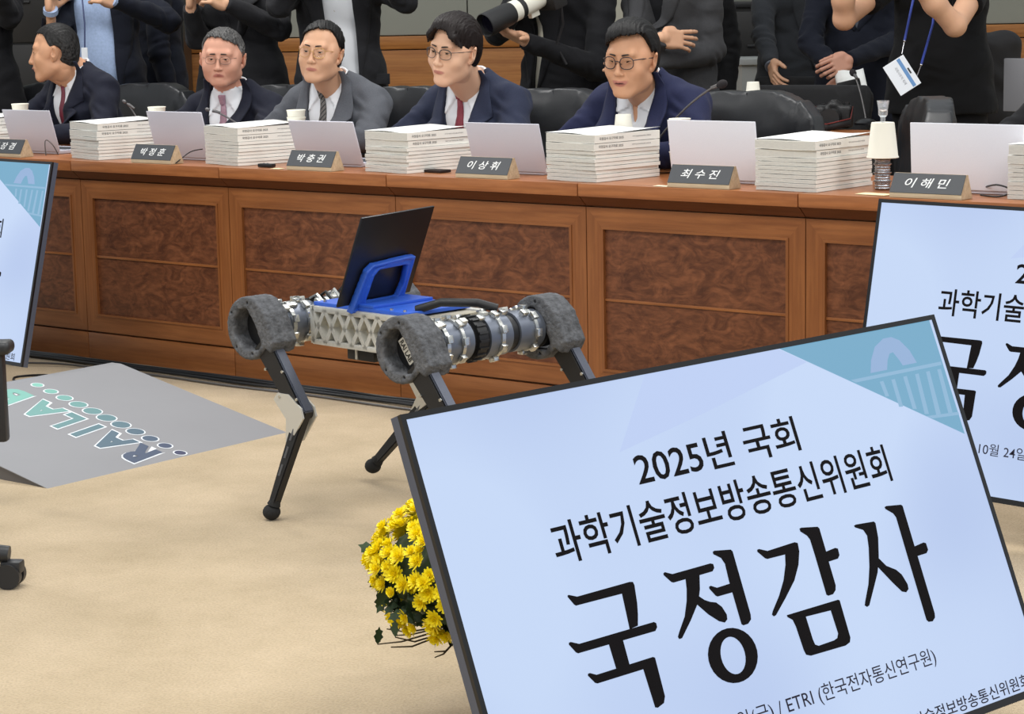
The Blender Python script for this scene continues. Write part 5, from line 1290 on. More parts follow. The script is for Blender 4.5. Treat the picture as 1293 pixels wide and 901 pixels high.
# white telephoto lens held by the photographer
ls = thing('press_camera', 'black camera with a white telephoto lens held above the young man', 'camera'); 
a0 = Vector((0.939, 1.305, 1.226)); a1 = Vector((0.990, 1.572, 1.320)); dl = (a0 - a1).normalized()
ML = Matrix.Translation(a1) @ dl.to_track_quat('Z', 'Y').to_matrix().to_4x4(); ls.matrix_world = ML; Ln = (a0 - a1).length
M_LENSW = mat('lens_white', srgb(226, 222, 208), 0.4); M_LGLASS = mat('lens_glass', srgb(14, 12, 24), 0.05, coat=1.0)
b_ = MB(); b_.lathe([(0, 0), (0.036, 0), (0.038, 0.02), (0.040, 0.06), (0.040, 0.105), (0, 0.105)], 28); put('lens_barrel', b_.mesh('lens_barrel', M_LENSW, 40), ls)
b_ = MB(); b_.lathe([(0, 0.105), (0.0415, 0.106), (0.0415, 0.130), (0, 0.130)], 28); put('zoom_ring', b_.mesh('zoom_ring', M_CAMB, 30), ls)
b_ = MB(); b_.lathe([(0, 0.130), (0.042, 0.130), (0.0425, 0.165), (0, 0.165)], 28); put('lens_barrel', b_.mesh('lens_barrel', M_LENSW, 40), ls)
b_ = MB(); b_.lathe([(0, 0.165), (0.043, 0.166), (0.046, 0.180), (0.049, Ln + 0.02), (0.046, Ln + 0.022), (0.040, Ln), (0, Ln)], 32); put('lens_hood', b_.mesh('lens_hood', M_CAMB, 40), ls)
b_ = MB(); b_.cyl((0, 0, Ln), (0, 0, Ln + 0.003), 0.036, n=28); put('front_glass', b_.mesh('front_glass', M_LGLASS, 40), ls)
b_ = MB(); b_.box((-0.012, -0.058, 0.03), (0.012, -0.03, 0.075), bev=0.004); put('tripod_collar', b_.mesh('tripod_collar', M_LENSW, 30), ls)
b_ = MB(); b_.box((-0.075, -0.055, -0.075), (0.075, 0.055, -0.0), bev=0.014); put('camera_body', b_.mesh('camera_body', M_CAMB, 30), ls)
b_ = MB(); b_.tube([(0.07, -0.03, -0.04), (0.06, -0.12, -0.03), (0.02, -0.20, -0.0), (0.05, -0.28, 0.0)], 0.006, 6); put('strap', b_.mesh('strap', M_STRAP, 60), ls)

# badge on the blue lanyard
M_LAN = mat('lanyard_blue', srgb(40, 62, 150), 0.6); M_BADGE = mat('badge_white', srgb(226, 230, 236), 0.35, coat=0.5); M_BADGEB = mat('badge_blue', srgb(96, 140, 190), 0.4); M_GTXT = mat('badge_print', srgb(120, 120, 128), 0.7)
BD = 8.40
def P3(x, y, z): return Vector((x, y, z))
bc = P3(*(2.373, 2.041, 1.015))
bx = (P3(*(2.410, 2.066, 0.996)) - P3(*(2.357, 2.043, 1.086))); bx.normalize()
nrm = -CAM_FWD; bx = (bx - nrm * bx.dot(nrm)).normalized(); by = nrm.cross(bx)
MBG = Matrix((bx, by, nrm)).transposed().to_4x4(); MBG.translation = P3(*(2.364, 2.032, 1.006))
bg = thing('name_badge', 'white and blue name badge hanging askew on a blue lanyard over the black t-shirt', 'badge'); bg.matrix_world = MBG
b_ = MB(); b_.box((-0.064, -0.046, -0.0015), (0.064, 0.046, 0.0015), bev=0.001); put('card', b_.mesh('card', M_BADGE, None), bg)
b_ = MB(); b_.box((-0.060, 0.012, 0.0016), (0.060, 0.026, 0.0022)); put('colour_band', b_.mesh('colour_band', M_BADGEB, None), bg)
put('badge_lettering', text_mesh('국회사무처 취재', M_GTXT, 0.075, 0.012), bg, (-0.038, -0.012, 0.0018)); 
b_ = MB(); b_.box((-0.012, 0.030, 0.0016), (0.012, 0.036, 0.003)); put('slot_clip', b_.mesh('slot_clip', M_BLK, None), bg)
MI = MBG.inverted()
for nm, pts in (('lanyard_strap', [(2.357, 2.043, 1.086), (2.355, 2.065, 1.133), (2.363, 2.116, 1.287), (2.335, 2.208, 1.466)]), ('lanyard_strap', [(2.409, 2.067, 1.002), (2.413, 2.091, 1.043), (2.425, 2.159, 1.196), (2.397, 2.257, 1.464)])):
    b_ = MB(); L4 = [MI @ Vector(q) for q in pts]
    b_.tube(L4[1:], 0.0052, 6); put(nm, b_.mesh('lanyard_strap', M_LAN, 60), bg)
    b_ = MB(); b_.tube(L4[:2], 0.0022, 6); b_.ball(L4[1], 0.006, n=8); put('metal_clip', b_.mesh('metal_clip', M_CHROME, 60), bg)
# narrow lanyard and card of the pale-blue shirt man
bg2 = thing('name_badge', 'narrow white card hanging on a dark lanyard over the pale blue shirt', 'badge', (-1.248, 1.128, 1.099), R(35))
b_ = MB(); b_.box((-0.014, -0.002, -0.042), (0.014, 0.002, 0.042), bev=0.001); put('card', b_.mesh('card', M_BADGE, None), bg2)
I2 = Matrix.Translation((-1.248, 1.128, 1.099)) @ Matrix.Rotation(R(35), 4, 'Z'); I2.invert()
b_ = MB(); b_.tube([I2 @ Vector(q) for q in ((-1.252, 1.134, 1.141), (-1.269, 1.155, 1.246), (-1.309, 1.183, 1.351), (-1.393, 1.250, 1.493))], 0.004, 6); put('lanyard_strap', b_.mesh('lanyard_strap', mat('lanyard_navy', srgb(44, 56, 96), 0.6), 60), bg2)
# papers held by the navy-suited man
n = 10; vs = []
q0, q1, q2, q3 = (Vector(v) for v in ((1.636, 2.821, 0.859), (1.600, 2.842, 0.979), (1.704, 2.903, 0.998), (1.776, 2.832, 0.880)))
for i in range(n + 1):
    u = i / n
    for j in range(4):
        v = j / 3; p = (q0 * (1 - u) + q3 * u) * (1 - v) + (q1 * (1 - u) + q2 * u) * v; p = p + Vector((0, -0.02 * math.sin(u * PI), 0.006 * math.sin(u * 6))); vs.append(p)
b_ = MB(); b_.add(vs, [(i * 4 + j, (i + 1) * 4 + j, (i + 1) * 4 + j + 1, i * 4 + j + 1) for i in range(n) for j in range(3)])
o = b_.build('folded_papers', M_COVER, None, 80); sm = o.modifiers.new('thickness', 'SOLIDIFY'); sm.thickness = 0.003; tag(o, 'folded white papers held by the man in midnight navy suit', 'paper')
o = MB().box((-0.05, -0.004, -0.022), (0.05, 0.004, 0.022), bev=0.003).build('mobile_phone', M_BLK, None, 30, (1.683, 2.820, 0.927), (0, R(-12), R(38))); tag(o, 'black phone held against the folded papers', 'phone')
# shoulder bag on the t-shirt person
sb = thing('shoulder_bag', 'black bag with a buckled strap hanging behind the t-shirt person', 'bag', (2.246, 3.066, 0.948), R(30))
s = SDF((-0.16, -0.12, -0.3), (0.16, 0.12, 0.3), 0.012); s.box((0, 0, -0.02), (0.10, 0.07, 0.22), 0.06, 0.01); X, Y, Z = s.grid3(); put('bag_body', s.mesh('bag_body', [M_STRAP], arr=(s.A + wrinkle(X, Y, Z, 0.006, 0.7)).astype(np.float32), adapt=0.02), sb)
b_ = MB(); b_.tube([(-0.10, -0.08, -0.28), (-0.11, -0.09, -0.05), (-0.09, -0.09, 0.02)], 0.012, 6); put('strap', b_.mesh('strap', M_STRAP, 60), sb)
b_ = MB(); b_.box((-0.135, -0.12, -0.02), (-0.08, -0.10, -0.005), bev=0.003); b_.box((-0.09, -0.12, -0.02), (-0.08, -0.10, 0.05), bev=0.003); put('buckle', b_.mesh('buckle', M_CHROME, 30), sb)
# raised phones of the onlookers
for px_, lab in (((-1.238, 0.927, 1.402), 'black phone raised by the lanyard man, just out of frame'), ((-0.527, 1.207, 1.394), 'black phone raised by the black-jacketed person, just out of frame')):
    o = MB().box((-0.075, -0.004, -0.036), (0.075, 0.004, 0.036), bev=0.004).build('mobile_phone', M_BLK, None, 30, px_, (0, 0, R(35))); tag(o, lab, 'phone')

# ------------------------------------------------------------------ ramp with the printed logo
rs = 0.2; X0 = 1.68; LEN = 0.757; HX = X0 - 0.757; HZ = 0.1515
M_RAMP = mat('ramp_grey', srgb(134, 134, 137), 0.6, noise=0.03, nscale=3); M_RAMPS = mat('ramp_side', srgb(96, 92, 90), 0.7)
rp = thing('ramp', 'grey printed ramp on the carpet left of the robot', 'ramp', (X0, -1.61, 0))
b_ = MB(); b_.prism([(0, 0.0), (-0.757, 0.1515), (-0.80, 0.1515), (-0.80, 0.1475), (-0.757, 0.1475), (-0.01, 0.0)], 0.0, 0.955, 'y'); put('printed_top', b_.mesh('printed_top', M_RAMP, None), rp)
b_ = MB(); b_.prism([(-0.012, 0.0), (-0.757, 0.147), (-0.795, 0.147), (-0.795, 0.0)], 0.004, 0.951, 'y'); put('core', b_.mesh('core', M_RAMPS, None), rp)
LF = Matrix.Rotation(math.atan(rs), 4, 'Y')       # ramp surface frame: a up the slope (-X)
def on_ramp(a, y): return (-a / math.sqrt(1 + rs * rs), y + 1.61, a * rs / math.sqrt(1 + rs * rs))
c_teal, c_navy = (118, 180, 164), (46, 52, 84)
def mixc(t): return srgb(*[c_navy[i] + (c_teal[i] - c_navy[i]) * t for i in range(3)])
M_LOGOW = mat('logo_white', srgb(220, 224, 228), 0.6)
sl = math.atan(rs)
lets = [('R', 0.030, 0.125), ('A', 0.158, 0.125), ('I', 0.288, 0.055), ('L', 0.372, 0.095), ('A', 0.480, 0.125), ('B', 0.612, 0.120)]
RM = Matrix((Vector((-1, 0, rs)).normalized(), Vector((0, -1, 0)), Vector((rs, 0, 1)).normalized())).transposed().to_4x4()
def logo_put(me, a, y, lift, nm):
    M = RM.copy(); p = Vector(on_ramp(a, y)) + Vector((rs, 0, 1)).normalized() * lift; M.translation = p
    o = put(nm, me, rp); o.matrix_local = M; return o
for i, (ch, a, w) in enumerate(lets):
    t = (a + w / 2) / 0.72
    mo = text_mesh(ch, M_LOGOW, None, None, off=0.055, shear=-0.35) if False else None
    cu_w = text_mesh(ch, M_LOGOW, w + 0.014, 0.150, off=0.085, shear=-0.25); cu_c = text_mesh(ch, mat('logo_fill_%d' % i, mixc(t ** 0.9), 0.5), w, 0.136, off=0.05, shear=-0.25)
    logo_put(cu_w, a - 0.007, -1.118, 0.0006, 'logo_outline'); logo_put(cu_c, a, -1.125, 0.0012, 'logo_letter')
for i in range(11):
    t = i / 10; a = 0.028 + 0.695 * t; r = 0.0175 + 0.0115 * math.sin(PI * t) ** 1.2; y = -1.081 + 0.033 * t
    for k, (rr, m, lf) in enumerate(((r + 0.0045, M_LOGOW, 0.0006), (r, mat('logo_dot_%d' % i, mixc(t ** 0.9), 0.5), 0.0012))):
        b_ = MB(); b_.cyl((0, 0, 0), (0, 0, 0.0003), rr, n=28); logo_put(b_.mesh('logo_dot', m, None), a, y, lf, 'logo_dot')

# ------------------------------------------------------------------ the walking robot
M_FOAM = mat('guard_foam', srgb(88, 89, 92), 0.95, noise=0.5, nscale=48, bump=1.0, bscale=140); M_ALU = mat('cast_aluminium', srgb(206, 205, 198), 0.4, metal=0.45, noise=0.08, nscale=60); M_ACT = mat('actuator_grey', srgb(112, 118, 130), 0.4, metal=0.6); M_SILV = mat('silver_clamp', srgb(196, 196, 192), 0.25, metal=0.9)
M_RBLK = mat('robot_black', srgb(20, 20, 22), 0.5); M_LEGF = mat('leg_grey', srgb(84, 88, 100), 0.4, metal=0.4, noise=0.1, nscale=300); M_RUB = mat('rubber_foot', srgb(30, 30, 30), 0.9, bump=0.4, bscale=200); M_BLUEP = mat('blue_print', srgb(44, 92, 196), 0.45, bump=0.15, bscale=400); M_KNEE = mat('knee_plate', srgb(204, 202, 194), 0.4, metal=0.35)
M_POCK = mat('lattice_pocket_back', srgb(178, 170, 150), 0.5, metal=0.2)  # beige back of the lattice pockets, one even colour
YAW = R(-6.5); RO = Vector((2.695, -1.255, 0.49))
RX = Vector((math.cos(YAW), math.sin(YAW), 0)); RY = Vector((-math.sin(YAW), math.cos(YAW), 0))
rb = thing('walking_robot', 'four-legged walking robot with grey foam hip guards and lattice trunk', 'robot', (RO.x, RO.y, RO.z), YAW)
MR = Matrix.Translation(RO) @ Matrix.Rotation(YAW, 4, 'Z'); MRI = MR.inverted()
def part(nm, b_, m, parent=rb, sm=40): return put(nm, b_.mesh(nm, m, sm), parent)
HXl, HYl = 0.293, 0.235
# trunk
b_ = MB(); b_.box((-0.215, -0.095, -0.047), (0.20, 0.095, 0.045)); part('trunk_core', b_, M_POCK, sm=None)
for sy in (-1, 1):
    y0, y1 = sorted((sy * 0.095, sy * 0.118))
    b_ = MB(); b_.box((-0.215, y0, 0.034), (0.20, y1, 0.050), bev=0.002); part('side_rail', b_, M_ALU)
    b_ = MB(); b_.box((-0.215, y0, -0.052), (0.20, y1, -0.038), bev=0.002); part('side_rail', b_, M_ALU)
    b_ = MB(); b_.box((-0.222, y0, -0.05), (-0.205, y1, 0.05), bev=0.002); part('side_rail', b_, M_ALU)
    for k in range(9):           # crossing ribs of the lattice
        for dr in (-1, 1):
            xa = -0.215 + k * 0.052; xb = xa + dr * 0.052
            p, q = Vector((xa, 0, -0.045)), Vector((xb, 0, 0.042))
            if xb > 0.20 or xb < -0.215: 
                tt = ((0.20 if xb > 0.2 else -0.215) - xa) / (xb - xa); q = p + (q - p) * tt
                if tt < 0.2: continue
            d = (q - p).normalized(); nn = Vector((-d.z, 0, d.x)) * 0.0062
            b_ = MB(); b_.add([Vector((v.x, y, v.z)) for y in (y0, y1) for v in (p - nn, q - nn, q + nn, p + nn)], [(0, 1, 2, 3), (7, 6, 5, 4), (0, 4, 5, 1), (1, 5, 6, 2), (2, 6, 7, 3), (3, 7, 4, 0)]); part('lattice_rib', b_, M_ALU, sm=None)
b_ = MB(); b_.box((-0.215, -0.11, 0.050), (0.15, 0.11, 0.060), bev=0.002); part('blue_top_plate', b_, M_BLUEP)
for x in (-0.18, -0.12, -0.02, 0.08, 0.13):
    for y in (-0.1, 0.1): b_ = MB(); b_.cyl((x, y, 0.06), (x, y, 0.065), 0.0045, n=8); part('bolt', b_, M_SILV)
b_ = MB(); b_.box((-0.11, -0.09, -0.085), (-0.005, 0.06, -0.048), bev=0.004); part('belly_box', b_, M_RBLK)
b_ = MB(); b_.box((0.03, -0.09, -0.08), (0.16, 0.06, -0.048), bev=0.004); part('belly_box', b_, M_RBLK)
b_ = MB(); b_.box((-0.075, -0.093, -0.082), (-0.067, -0.088, -0.05)); part('belly_strip', b_, M_ALU)
# hip actuators across both ends
def actuator_row(xe, nm):
    y = -0.19
    seq = [(0.030, 0.050, M_ACT), (0.012, 0.056, M_SILV), (0.040, 0.054, M_ACT), (0.010, 0.059, M_SILV), (0.036, 0.052, M_ACT), (0.012, 0.046, M_RBLK), (0.030, 0.056, M_RBLK), (0.012, 0.050, M_RBLK), (0.034, 0.056, M_ACT), (0.012, 0.060, M_SILV), (0.034, 0.054, M_ACT), (0.030, 0.046, M_RBLK), (0.050, 0.052, M_ACT), (0.010, 0.056, M_SILV), (0.030, 0.050, M_ACT)]
    tot = sum(s_[0] for s_ in seq); k = 0.38 / tot
    for i, (w, r, m) in enumerate(seq):
        b_ = MB(); b_.cyl((xe, y, 0), (xe, y + w * k, 0), r, n=28); p_ = part('actuator_ring' if m != M_RBLK else 'cooling_ring', b_, m)
        if m == M_SILV:
            for j in range(8):
                a = 2 * PI * j / 8 + i * 0.3; c = Vector((xe + (r + 0.002) * math.cos(a), 0, (r + 0.002) * math.sin(a)))
                bb_ = MB(); bb_.box((-0.006, -0.009, -0.010), (0.006, 0.009, 0.010), bev=0.002, M=Matrix.Translation((c.x, y + w * k / 2, c.z)) @ Matrix.Rotation(-a, 4, 'Y')); part('clamp_lug', bb_, M_SILV, p_)
        if m == M_RBLK and w == 0.030 and r > 0.05:
            for j in range(18):
                a = 2 * PI * j / 18; c = Vector((xe + r * math.cos(a), 0, r * math.sin(a)))
                bb_ = MB(); bb_.box((-0.004, -w * k / 2, -0.003), (0.004, w * k / 2, 0.003), M=Matrix.Translation((c.x, y + w * k / 2, c.z)) @ Matrix.Rotation(-a, 4, 'Y')); part('cooling_fin', bb_, M_RBLK, p_)
        y += w * k
    # small pipes, plugs and brackets along the top
    rn = random.Random(int(xe * 100) + 60)
    for j in range(12):
        yy = -0.17 + j * 0.030; a = rn.uniform(0.9, 2.2); r = 0.056
        c = Vector((xe + r * math.cos(a), yy, r * math.sin(a)))
        b_ = MB(); b_.box((-0.008, -0.010, -0.006), (0.008, 0.010, 0.008), bev=0.002, M=Matrix.Translation(c) @ Matrix.Rotation(PI / 2 - a, 4, 'Y')); part('bracket', b_, M_SILV if j % 3 else M_ALU)
    b_ = MB(); b_.box((xe - 0.03, -0.05, -0.03), (xe + 0.03, 0.05, 0.03)); b_.box((min(xe, xe * 0.6), -0.08, -0.03), (max(xe, xe * 0.6), 0.08, 0.035), bev=0.005); part('hip_mount', b_, M_ALU)
actuator_row(-HXl, 'front'); actuator_row(HXl, 'rear')
b_ = MB(); b_.tube([(0.13, -0.06, 0.062), (0.19, -0.03, 0.082), (0.26, 0.03, 0.080), (0.30, 0.06, 0.066)], 0.011, 10); part('cable_wrap', b_, M_RBLK)
b_ = MB(); b_.tube([(-0.20, 0.02, 0.062), (-0.25, 0.06, 0.074), (-0.30, 0.1, 0.06)], 0.012, 10); part('cable_wrap', b_, M_RBLK)
for k in range(5):
    b_ = MB(); b_.tube([(-0.22, -0.05 + k * 0.03, 0.03), (-0.26, -0.06 + k * 0.03, 0.07 + 0.004 * k), (-0.30, -0.05 + k * 0.03, 0.055)], 0.004, 6); part('wire', b_, M_RBLK if k % 2 else M_SILV)
# foam hip guards: thick teardrop rings
def guard_mesh():
    h = 0.004; s = SDF((-0.105, -0.05, -0.11), (0.125, 0.05, 0.11), h); X, Y, Z = s.grid3()
    x2 = X[:, 0, :] + 0 * Z[0]; z2 = Z[0] + 0 * X[:, 0, :]
    circ = np.sqrt(x2 ** 2 + z2 ** 2) - 0.083
    tail = poly_sd([(0.0, 0.078), (0.035, 0.078), (0.075, 0.045), (0.112, -0.028), (0.095, -0.058), (0.04, -0.03), (0.0, 0.0)], x2, z2)
    out = np.minimum(circ, tail)
    hole = poly_sd([(-0.030, 0.044), (0.0, 0.048), (0.030, 0.010), (0.052, -0.034), (0.040, -0.050), (-0.015, -0.052), (-0.050, -0.022), (-0.048, 0.018)], x2, z2) - 0.004
    d2 = np.maximum(out, -hole)[:, None, :]
    # closed inner wall at the back
    q = np.maximum(d2 + 0.006, np.abs(Y) - 0.036); d = np.sqrt(np.maximum(d2 + 0.006, 0) ** 2 + np.maximum(np.abs(Y) - 0.034, 0) ** 2) + np.minimum(np.maximum(d2 + 0.006, np.abs(Y) - 0.034), 0) - 0.006
    for (a, r) in ((2.6, 0.072), (4.0, 0.070), (5.0, 0.068), (1.5, 0.067)):
        hx, hz = r * math.cos(a), r * math.sin(a); d = np.maximum(d, 0.0042 - np.sqrt((X - hx) ** 2 + (Z - hz) ** 2) + 0 * Y)
    d = d + 0.0009 * np.sin(X * 260 + Z * 90) * np.sin(Z * 310 + Y * 200) 
    return s.mesh('hip_guard', [M_FOAM], arr=d.astype(np.float32))
ME_GUARD = guard_mesh()
GP = {}
for sx in (-1, 1):
    for sy in (-1, 1):
        g = put('hip_guard', ME_GUARD, rb, (sx * HXl, sy * HYl, 0.0)); GP[(sx, sy)] = Vector((sx * HXl, sy * HYl, 0))
        b_ = MB(); b_.cyl((sx * HXl, sy * (HYl - 0.035), 0), (sx * HXl, sy * (HYl - 0.005), 0), 0.052, n=24); part('hip_motor_cap', b_, M_RBLK)
        if (sx, sy) == (1, -1):
            b_ = MB(); b_.box((-0.034, -0.002, -0.010), (0.034, 0.012, 0.012), M=Matrix.Translation((HXl + 0.004, -HYl - 0.014, -0.004)) @ Matrix.Rotation(R(55), 4, 'Y')); pp = part('motor_label', b_, M_ALU, sm=None)
            t_ = put('motor_lettering', text_mesh('RAI LAB', M_RBLK, 0.058, 0.016, off=0.02), rb); t_.matrix_local = Matrix.Translation((HXl + 0.004, -HYl - 0.0168, -0.004)) @ Matrix.Rotation(R(55), 4, 'Y') @ Matrix.Translation((-0.029, 0, -0.007)) @ Matrix.Rotation(R(90), 4, 'X')
# legs
def leg(sx, sy, knee, foot, contact=True):
    g = GP[(sx, sy)]; yL = g.y + sy * 0.012
    K = MRI @ Vector(knee); F = MRI @ Vector(foot); H = Vector((g.x + 0.045, yL, g.z - 0.03)); K.y = yL + sy * 0.0; F.y = F.y
    d = (K - H).normalized(); n = Vector((d.z, 0, -d.x))
    def beam(nm, a, c, w0, w1, t, m, parent=rb):
        d_ = (c - a).normalized(); n_ = d_.cross(Vector((0, 1, 0))).normalized(); yv = n_.cross(d_).normalized()
        vs = [a + n_ * w0 + yv * t, a - n_ * w0 + yv * t, a - n_ * w0 - yv * t, a + n_ * w0 - yv * t, c + n_ * w1 + yv * t, c - n_ * w1 + yv * t, c - n_ * w1 - yv * t, c + n_ * w1 - yv * t]
        bm = bmesh.new(); V = [bm.verts.new(v) for v in vs]
        for f in ((0, 1, 2, 3), (7, 6, 5, 4), (0, 4, 5, 1), (1, 5, 6, 2), (2, 6, 7, 3), (3, 7, 4, 0)): bm.faces.new([V[i] for i in f])
        bmesh.ops.recalc_face_normals(bm, faces=bm.faces[:]); bmesh.ops.bevel(bm, geom=bm.edges[:], offset=0.003, segments=2, affect='EDGES'); me = bpy.data.meshes.new(nm); bm.to_mesh(me); bm.free(); me.materials.append(m); me.shade_smooth(); me.set_sharp_from_angle(angle=R(40))
        return put(nm, me, parent)
    th = beam('thigh', H, K + d * 0.012, 0.034, 0.024, 0.016, M_LEGF)
    beam('thigh_cover', H + Vector((0, -0.018, 0)), K + Vector((0, -0.018, 0)), 0.033, 0.022, 0.003, M_RBLK, th)
    L = (K - H).length
    for i in range(5):
        c = H + d * L * (0.12 + 0.19 * i) + Vector((0, -0.022, 0)) + n * 0.026 * (1 if i % 2 else -1); b_ = MB(); b_.cyl(c, c + Vector((0, -0.004, 0)), 0.004, n=8); part('bolt', b_, M_SILV, th)
    d2 = (F - K).normalized()
    ud = Vector((0, 1, 0))
    # silver knee plates either side
    for q in (-1, 1):
        n2 = Vector((-1, 0, 0)); a = K - d * 0.060; c = K + d2 * 0.085
        bk = n2 * 0.040
        poly = [a + bk * 0.9, a + bk * 1.15 + d2 * 0.02, K + bk * 0.9 + d2 * 0.02, c + bk * 0.55, c + bk * 0.1, K - bk * 0.75 + d2 * 0.01, K - bk * 0.8 - d * 0.02, a - bk * 0.2]
        y0 = K.y + q * 0.019; b_ = MB(); vs = [Vector((p.x, y0, p.z)) for p in poly] + [Vector((p.x, y0 + q * 0.005, p.z)) for p in poly]; m_ = len(poly)
        b_.add(vs, [tuple(range(m_)), tuple(range(2 * m_ - 1, m_ - 1, -1))] + [(i, m_ + i, m_ + (i + 1) % m_, (i + 1) % m_) for i in range(m_)]); part('knee_plate', b_, M_KNEE, sm=30)
    b_ = MB(); b_.cyl(K + Vector((0, -0.020, 0)), K + Vector((0, 0.020, 0)), 0.018, n=18); part('knee_joint', b_, M_RBLK)
    sh = beam('shank', K - d2 * 0.015, F - d2 * 0.02, 0.020, 0.011, 0.013, M_RBLK)
    for i in range(3):
        c = K + d2 * (0.06 + 0.05 * i) + Vector((0, -0.0135, 0)); b_ = MB(); b_.box((-0.004, -0.001, -0.016), (0.004, 0.0005, 0.016), M=Matrix.Translation(c) @ Vector((0, 0, 1)).rotation_difference(d2).to_matrix().to_4x4()); part('shank_rib', b_, M_ACT, sh, None)
    b_ = MB(); b_.ball(F, 0.0235, n=20, sc=(1.0, 1.0, 0.9)); b_.cyl(F - d2 * 0.02, F - d2 * 0.036, 0.018, 0.013, 16); part('rubber_foot', b_, M_RUB)
leg(-1, -1, (2.562, -1.480, 0.286), (2.475, -1.530, 0.0215))
leg(-1, 1, (2.580, -1.020, 0.263), (2.371, -1.020, 0.040))
leg(1, -1, (3.16, -1.53, 0.275), (3.02, -1.54, 0.0215))
leg(1, 1, (3.21, -1.06, 0.270), (3.10, -1.08, 0.0215))
# blue printed cradle for the laptop
LB = Vector((2.625, -1.425, 0.545)); ly = R(5); ln = R(22)
lup = Vector((math.sin(ln), 0, math.cos(ln))); lw = Vector((-math.sin(ly), math.cos(ly), 0)); lnn = lw.cross(lup).normalized()    # lnn points to the back (-X)
if lnn.x > 0: lnn = -lnn
LM = Matrix((lw, lup, lnn)).transposed().to_4x4(); LM.translation = LB
lap = thing('display_panel', 'thin black panel standing on the robot back in a blue cradle', 'display'); lap.matrix_world = LM
M_LAPB = mat('laptop_black', srgb(28, 29, 33), 0.35, metal=0.3)
b_ = MB(); b_.box((0.0, 0.012, -0.004), (0.308, 0.262, 0.002), bev=0.002); put('housing', b_.mesh('housing', M_LAPB, 30), lap)
b_ = MB(); b_.box((0.008, 0.02, 0.0021), (0.300, 0.254, 0.003)); put('display', b_.mesh('display', mat('dark_display', srgb(16, 18, 24), 0.15), None), lap)
cr = put('laptop_cradle', bpy.data.meshes.new('tmp'), rb); 
h = 0.003; s = SDF((-0.02, -0.02, -0.006), (0.22, 0.19, 0.026), h); X, Y, Z = s.grid3(); x2 = X[:, :, 0] + 0 * Y[:, :, 0]; y2 = Y[:, :, 0] + 0 * X[:, :, 0]
o2 = poly_sd([(-0.006, 0.0), (0.19, 0.0), (0.19, 0.145), (0.165, 0.148), (0.03, 0.142), (0.012, 0.125)], x2, y2); i2 = poly_sd([(0.045, 0.032), (0.158, 0.028), (0.166, 0.06), (0.160, 0.118), (0.06, 0.118), (0.050, 0.105)], x2, y2)
d2 = np.maximum(o2, -(i2 - 0.006))[:, :, None]; d = np.maximum(d2, np.abs(Z - 0.010) - 0.005 - 0.004 * (np.abs(d2) < 0.008))
cr.data = s.mesh('laptop_cradle', [M_BLUEP], arr=d.astype(np.float32), adapt=0.01); cr.matrix_local = MRI @ LM @ Matrix.Translation((0.045, -0.002, -0.026)) @ Matrix.Diagonal((1.12, 0.93, 1, 1))
b_ = MB(); b_.box((-0.10, -0.11, 0.060), (0.02, 0.10, 0.068), bev=0.002); part('cradle_foot', b_, M_BLUEP)

# ------------------------------------------------------------------ chrysanthemum pot behind the nearest monitor
M_YEL = mat('yellow_petals', srgb(255, 232, 12), 0.6, noise=0.06, nscale=60); M_YELC = mat('yellow_centres', srgb(240, 206, 10), 0.7); M_LEAF = mat('chrysanthemum_leaf', srgb(44, 66, 34), 0.6, noise=0.3, nscale=30); M_STEM = mat('chrysanthemum_stem', srgb(70, 60, 40), 0.8); M_POT = mat('pot_terracotta', srgb(120, 74, 52), 0.8)
FC = Vector((3.915, -2.453, 0.285))
fl = thing('potted_chrysanthemum', 'bushy yellow chrysanthemum pot half hidden behind the nearest monitor', 'plant', (FC.x, FC.y, 0.0))
b_ = MB(); zt_ = FC.z - 0.10; b_.lathe([(0, 0), (0.055, 0), (0.075, zt_ * 0.85), (0.083, zt_ * 0.86), (0.083, zt_), (0.070, zt_), (0.068, zt_ - 0.02), (0, zt_ - 0.02)], 28); put('pot', b_.mesh('pot', M_POT, 40), fl, (CAM_RIGHT.x * 0.05, CAM_RIGHT.y * 0.05, 0))
def bloom_mesh(seed, npet=1.0):
    rn = random.Random(seed); b_ = MB()
    for ring, (cnt, L, up, r0) in enumerate(((13, 0.0165, 0.15, 0.002), (11, 0.0145, 0.5, 0.002), (9, 0.011, 0.9, 0.0015), (6, 0.007, 1.25, 0.001))):
        for k in range(cnt):
            a = 2 * PI * (k + 0.5 * (ring % 2)) / cnt + rn.uniform(-0.12, 0.12); l = L * rn.uniform(0.88, 1.1) * npet; u = up + rn.uniform(-0.12, 0.12); w = 0.0030 * rn.uniform(0.85, 1.15)
            d = Vector((math.cos(a) * math.cos(u), math.sin(a) * math.cos(u), math.sin(u))); t = Vector((-math.sin(a), math.cos(a), 0)); c = d.cross(t)
            p0 = Vector((0, 0, 0.001 * ring)); p1 = p0 + d * l * 0.6; p2 = p0 + d * l + Vector((0, 0, 0.0012))
            b_.add([p0 - t * w * 0.4, p0 + t * w * 0.4, p1 + t * w - c * 0.0007, p2 + t * w * 0.5, p2 - t * w * 0.5, p1 - t * w - c * 0.0007], [(0, 1, 2, 5), (5, 2, 3, 4)])
    b_.ball((0, 0, 0.003), 0.0035, n=8, mi=1)
    return b_.mesh('flower', [M_YEL, M_YELC], 80)
BL = [bloom_mesh(i) for i in range(4)] + [bloom_mesh(9, 0.6)]
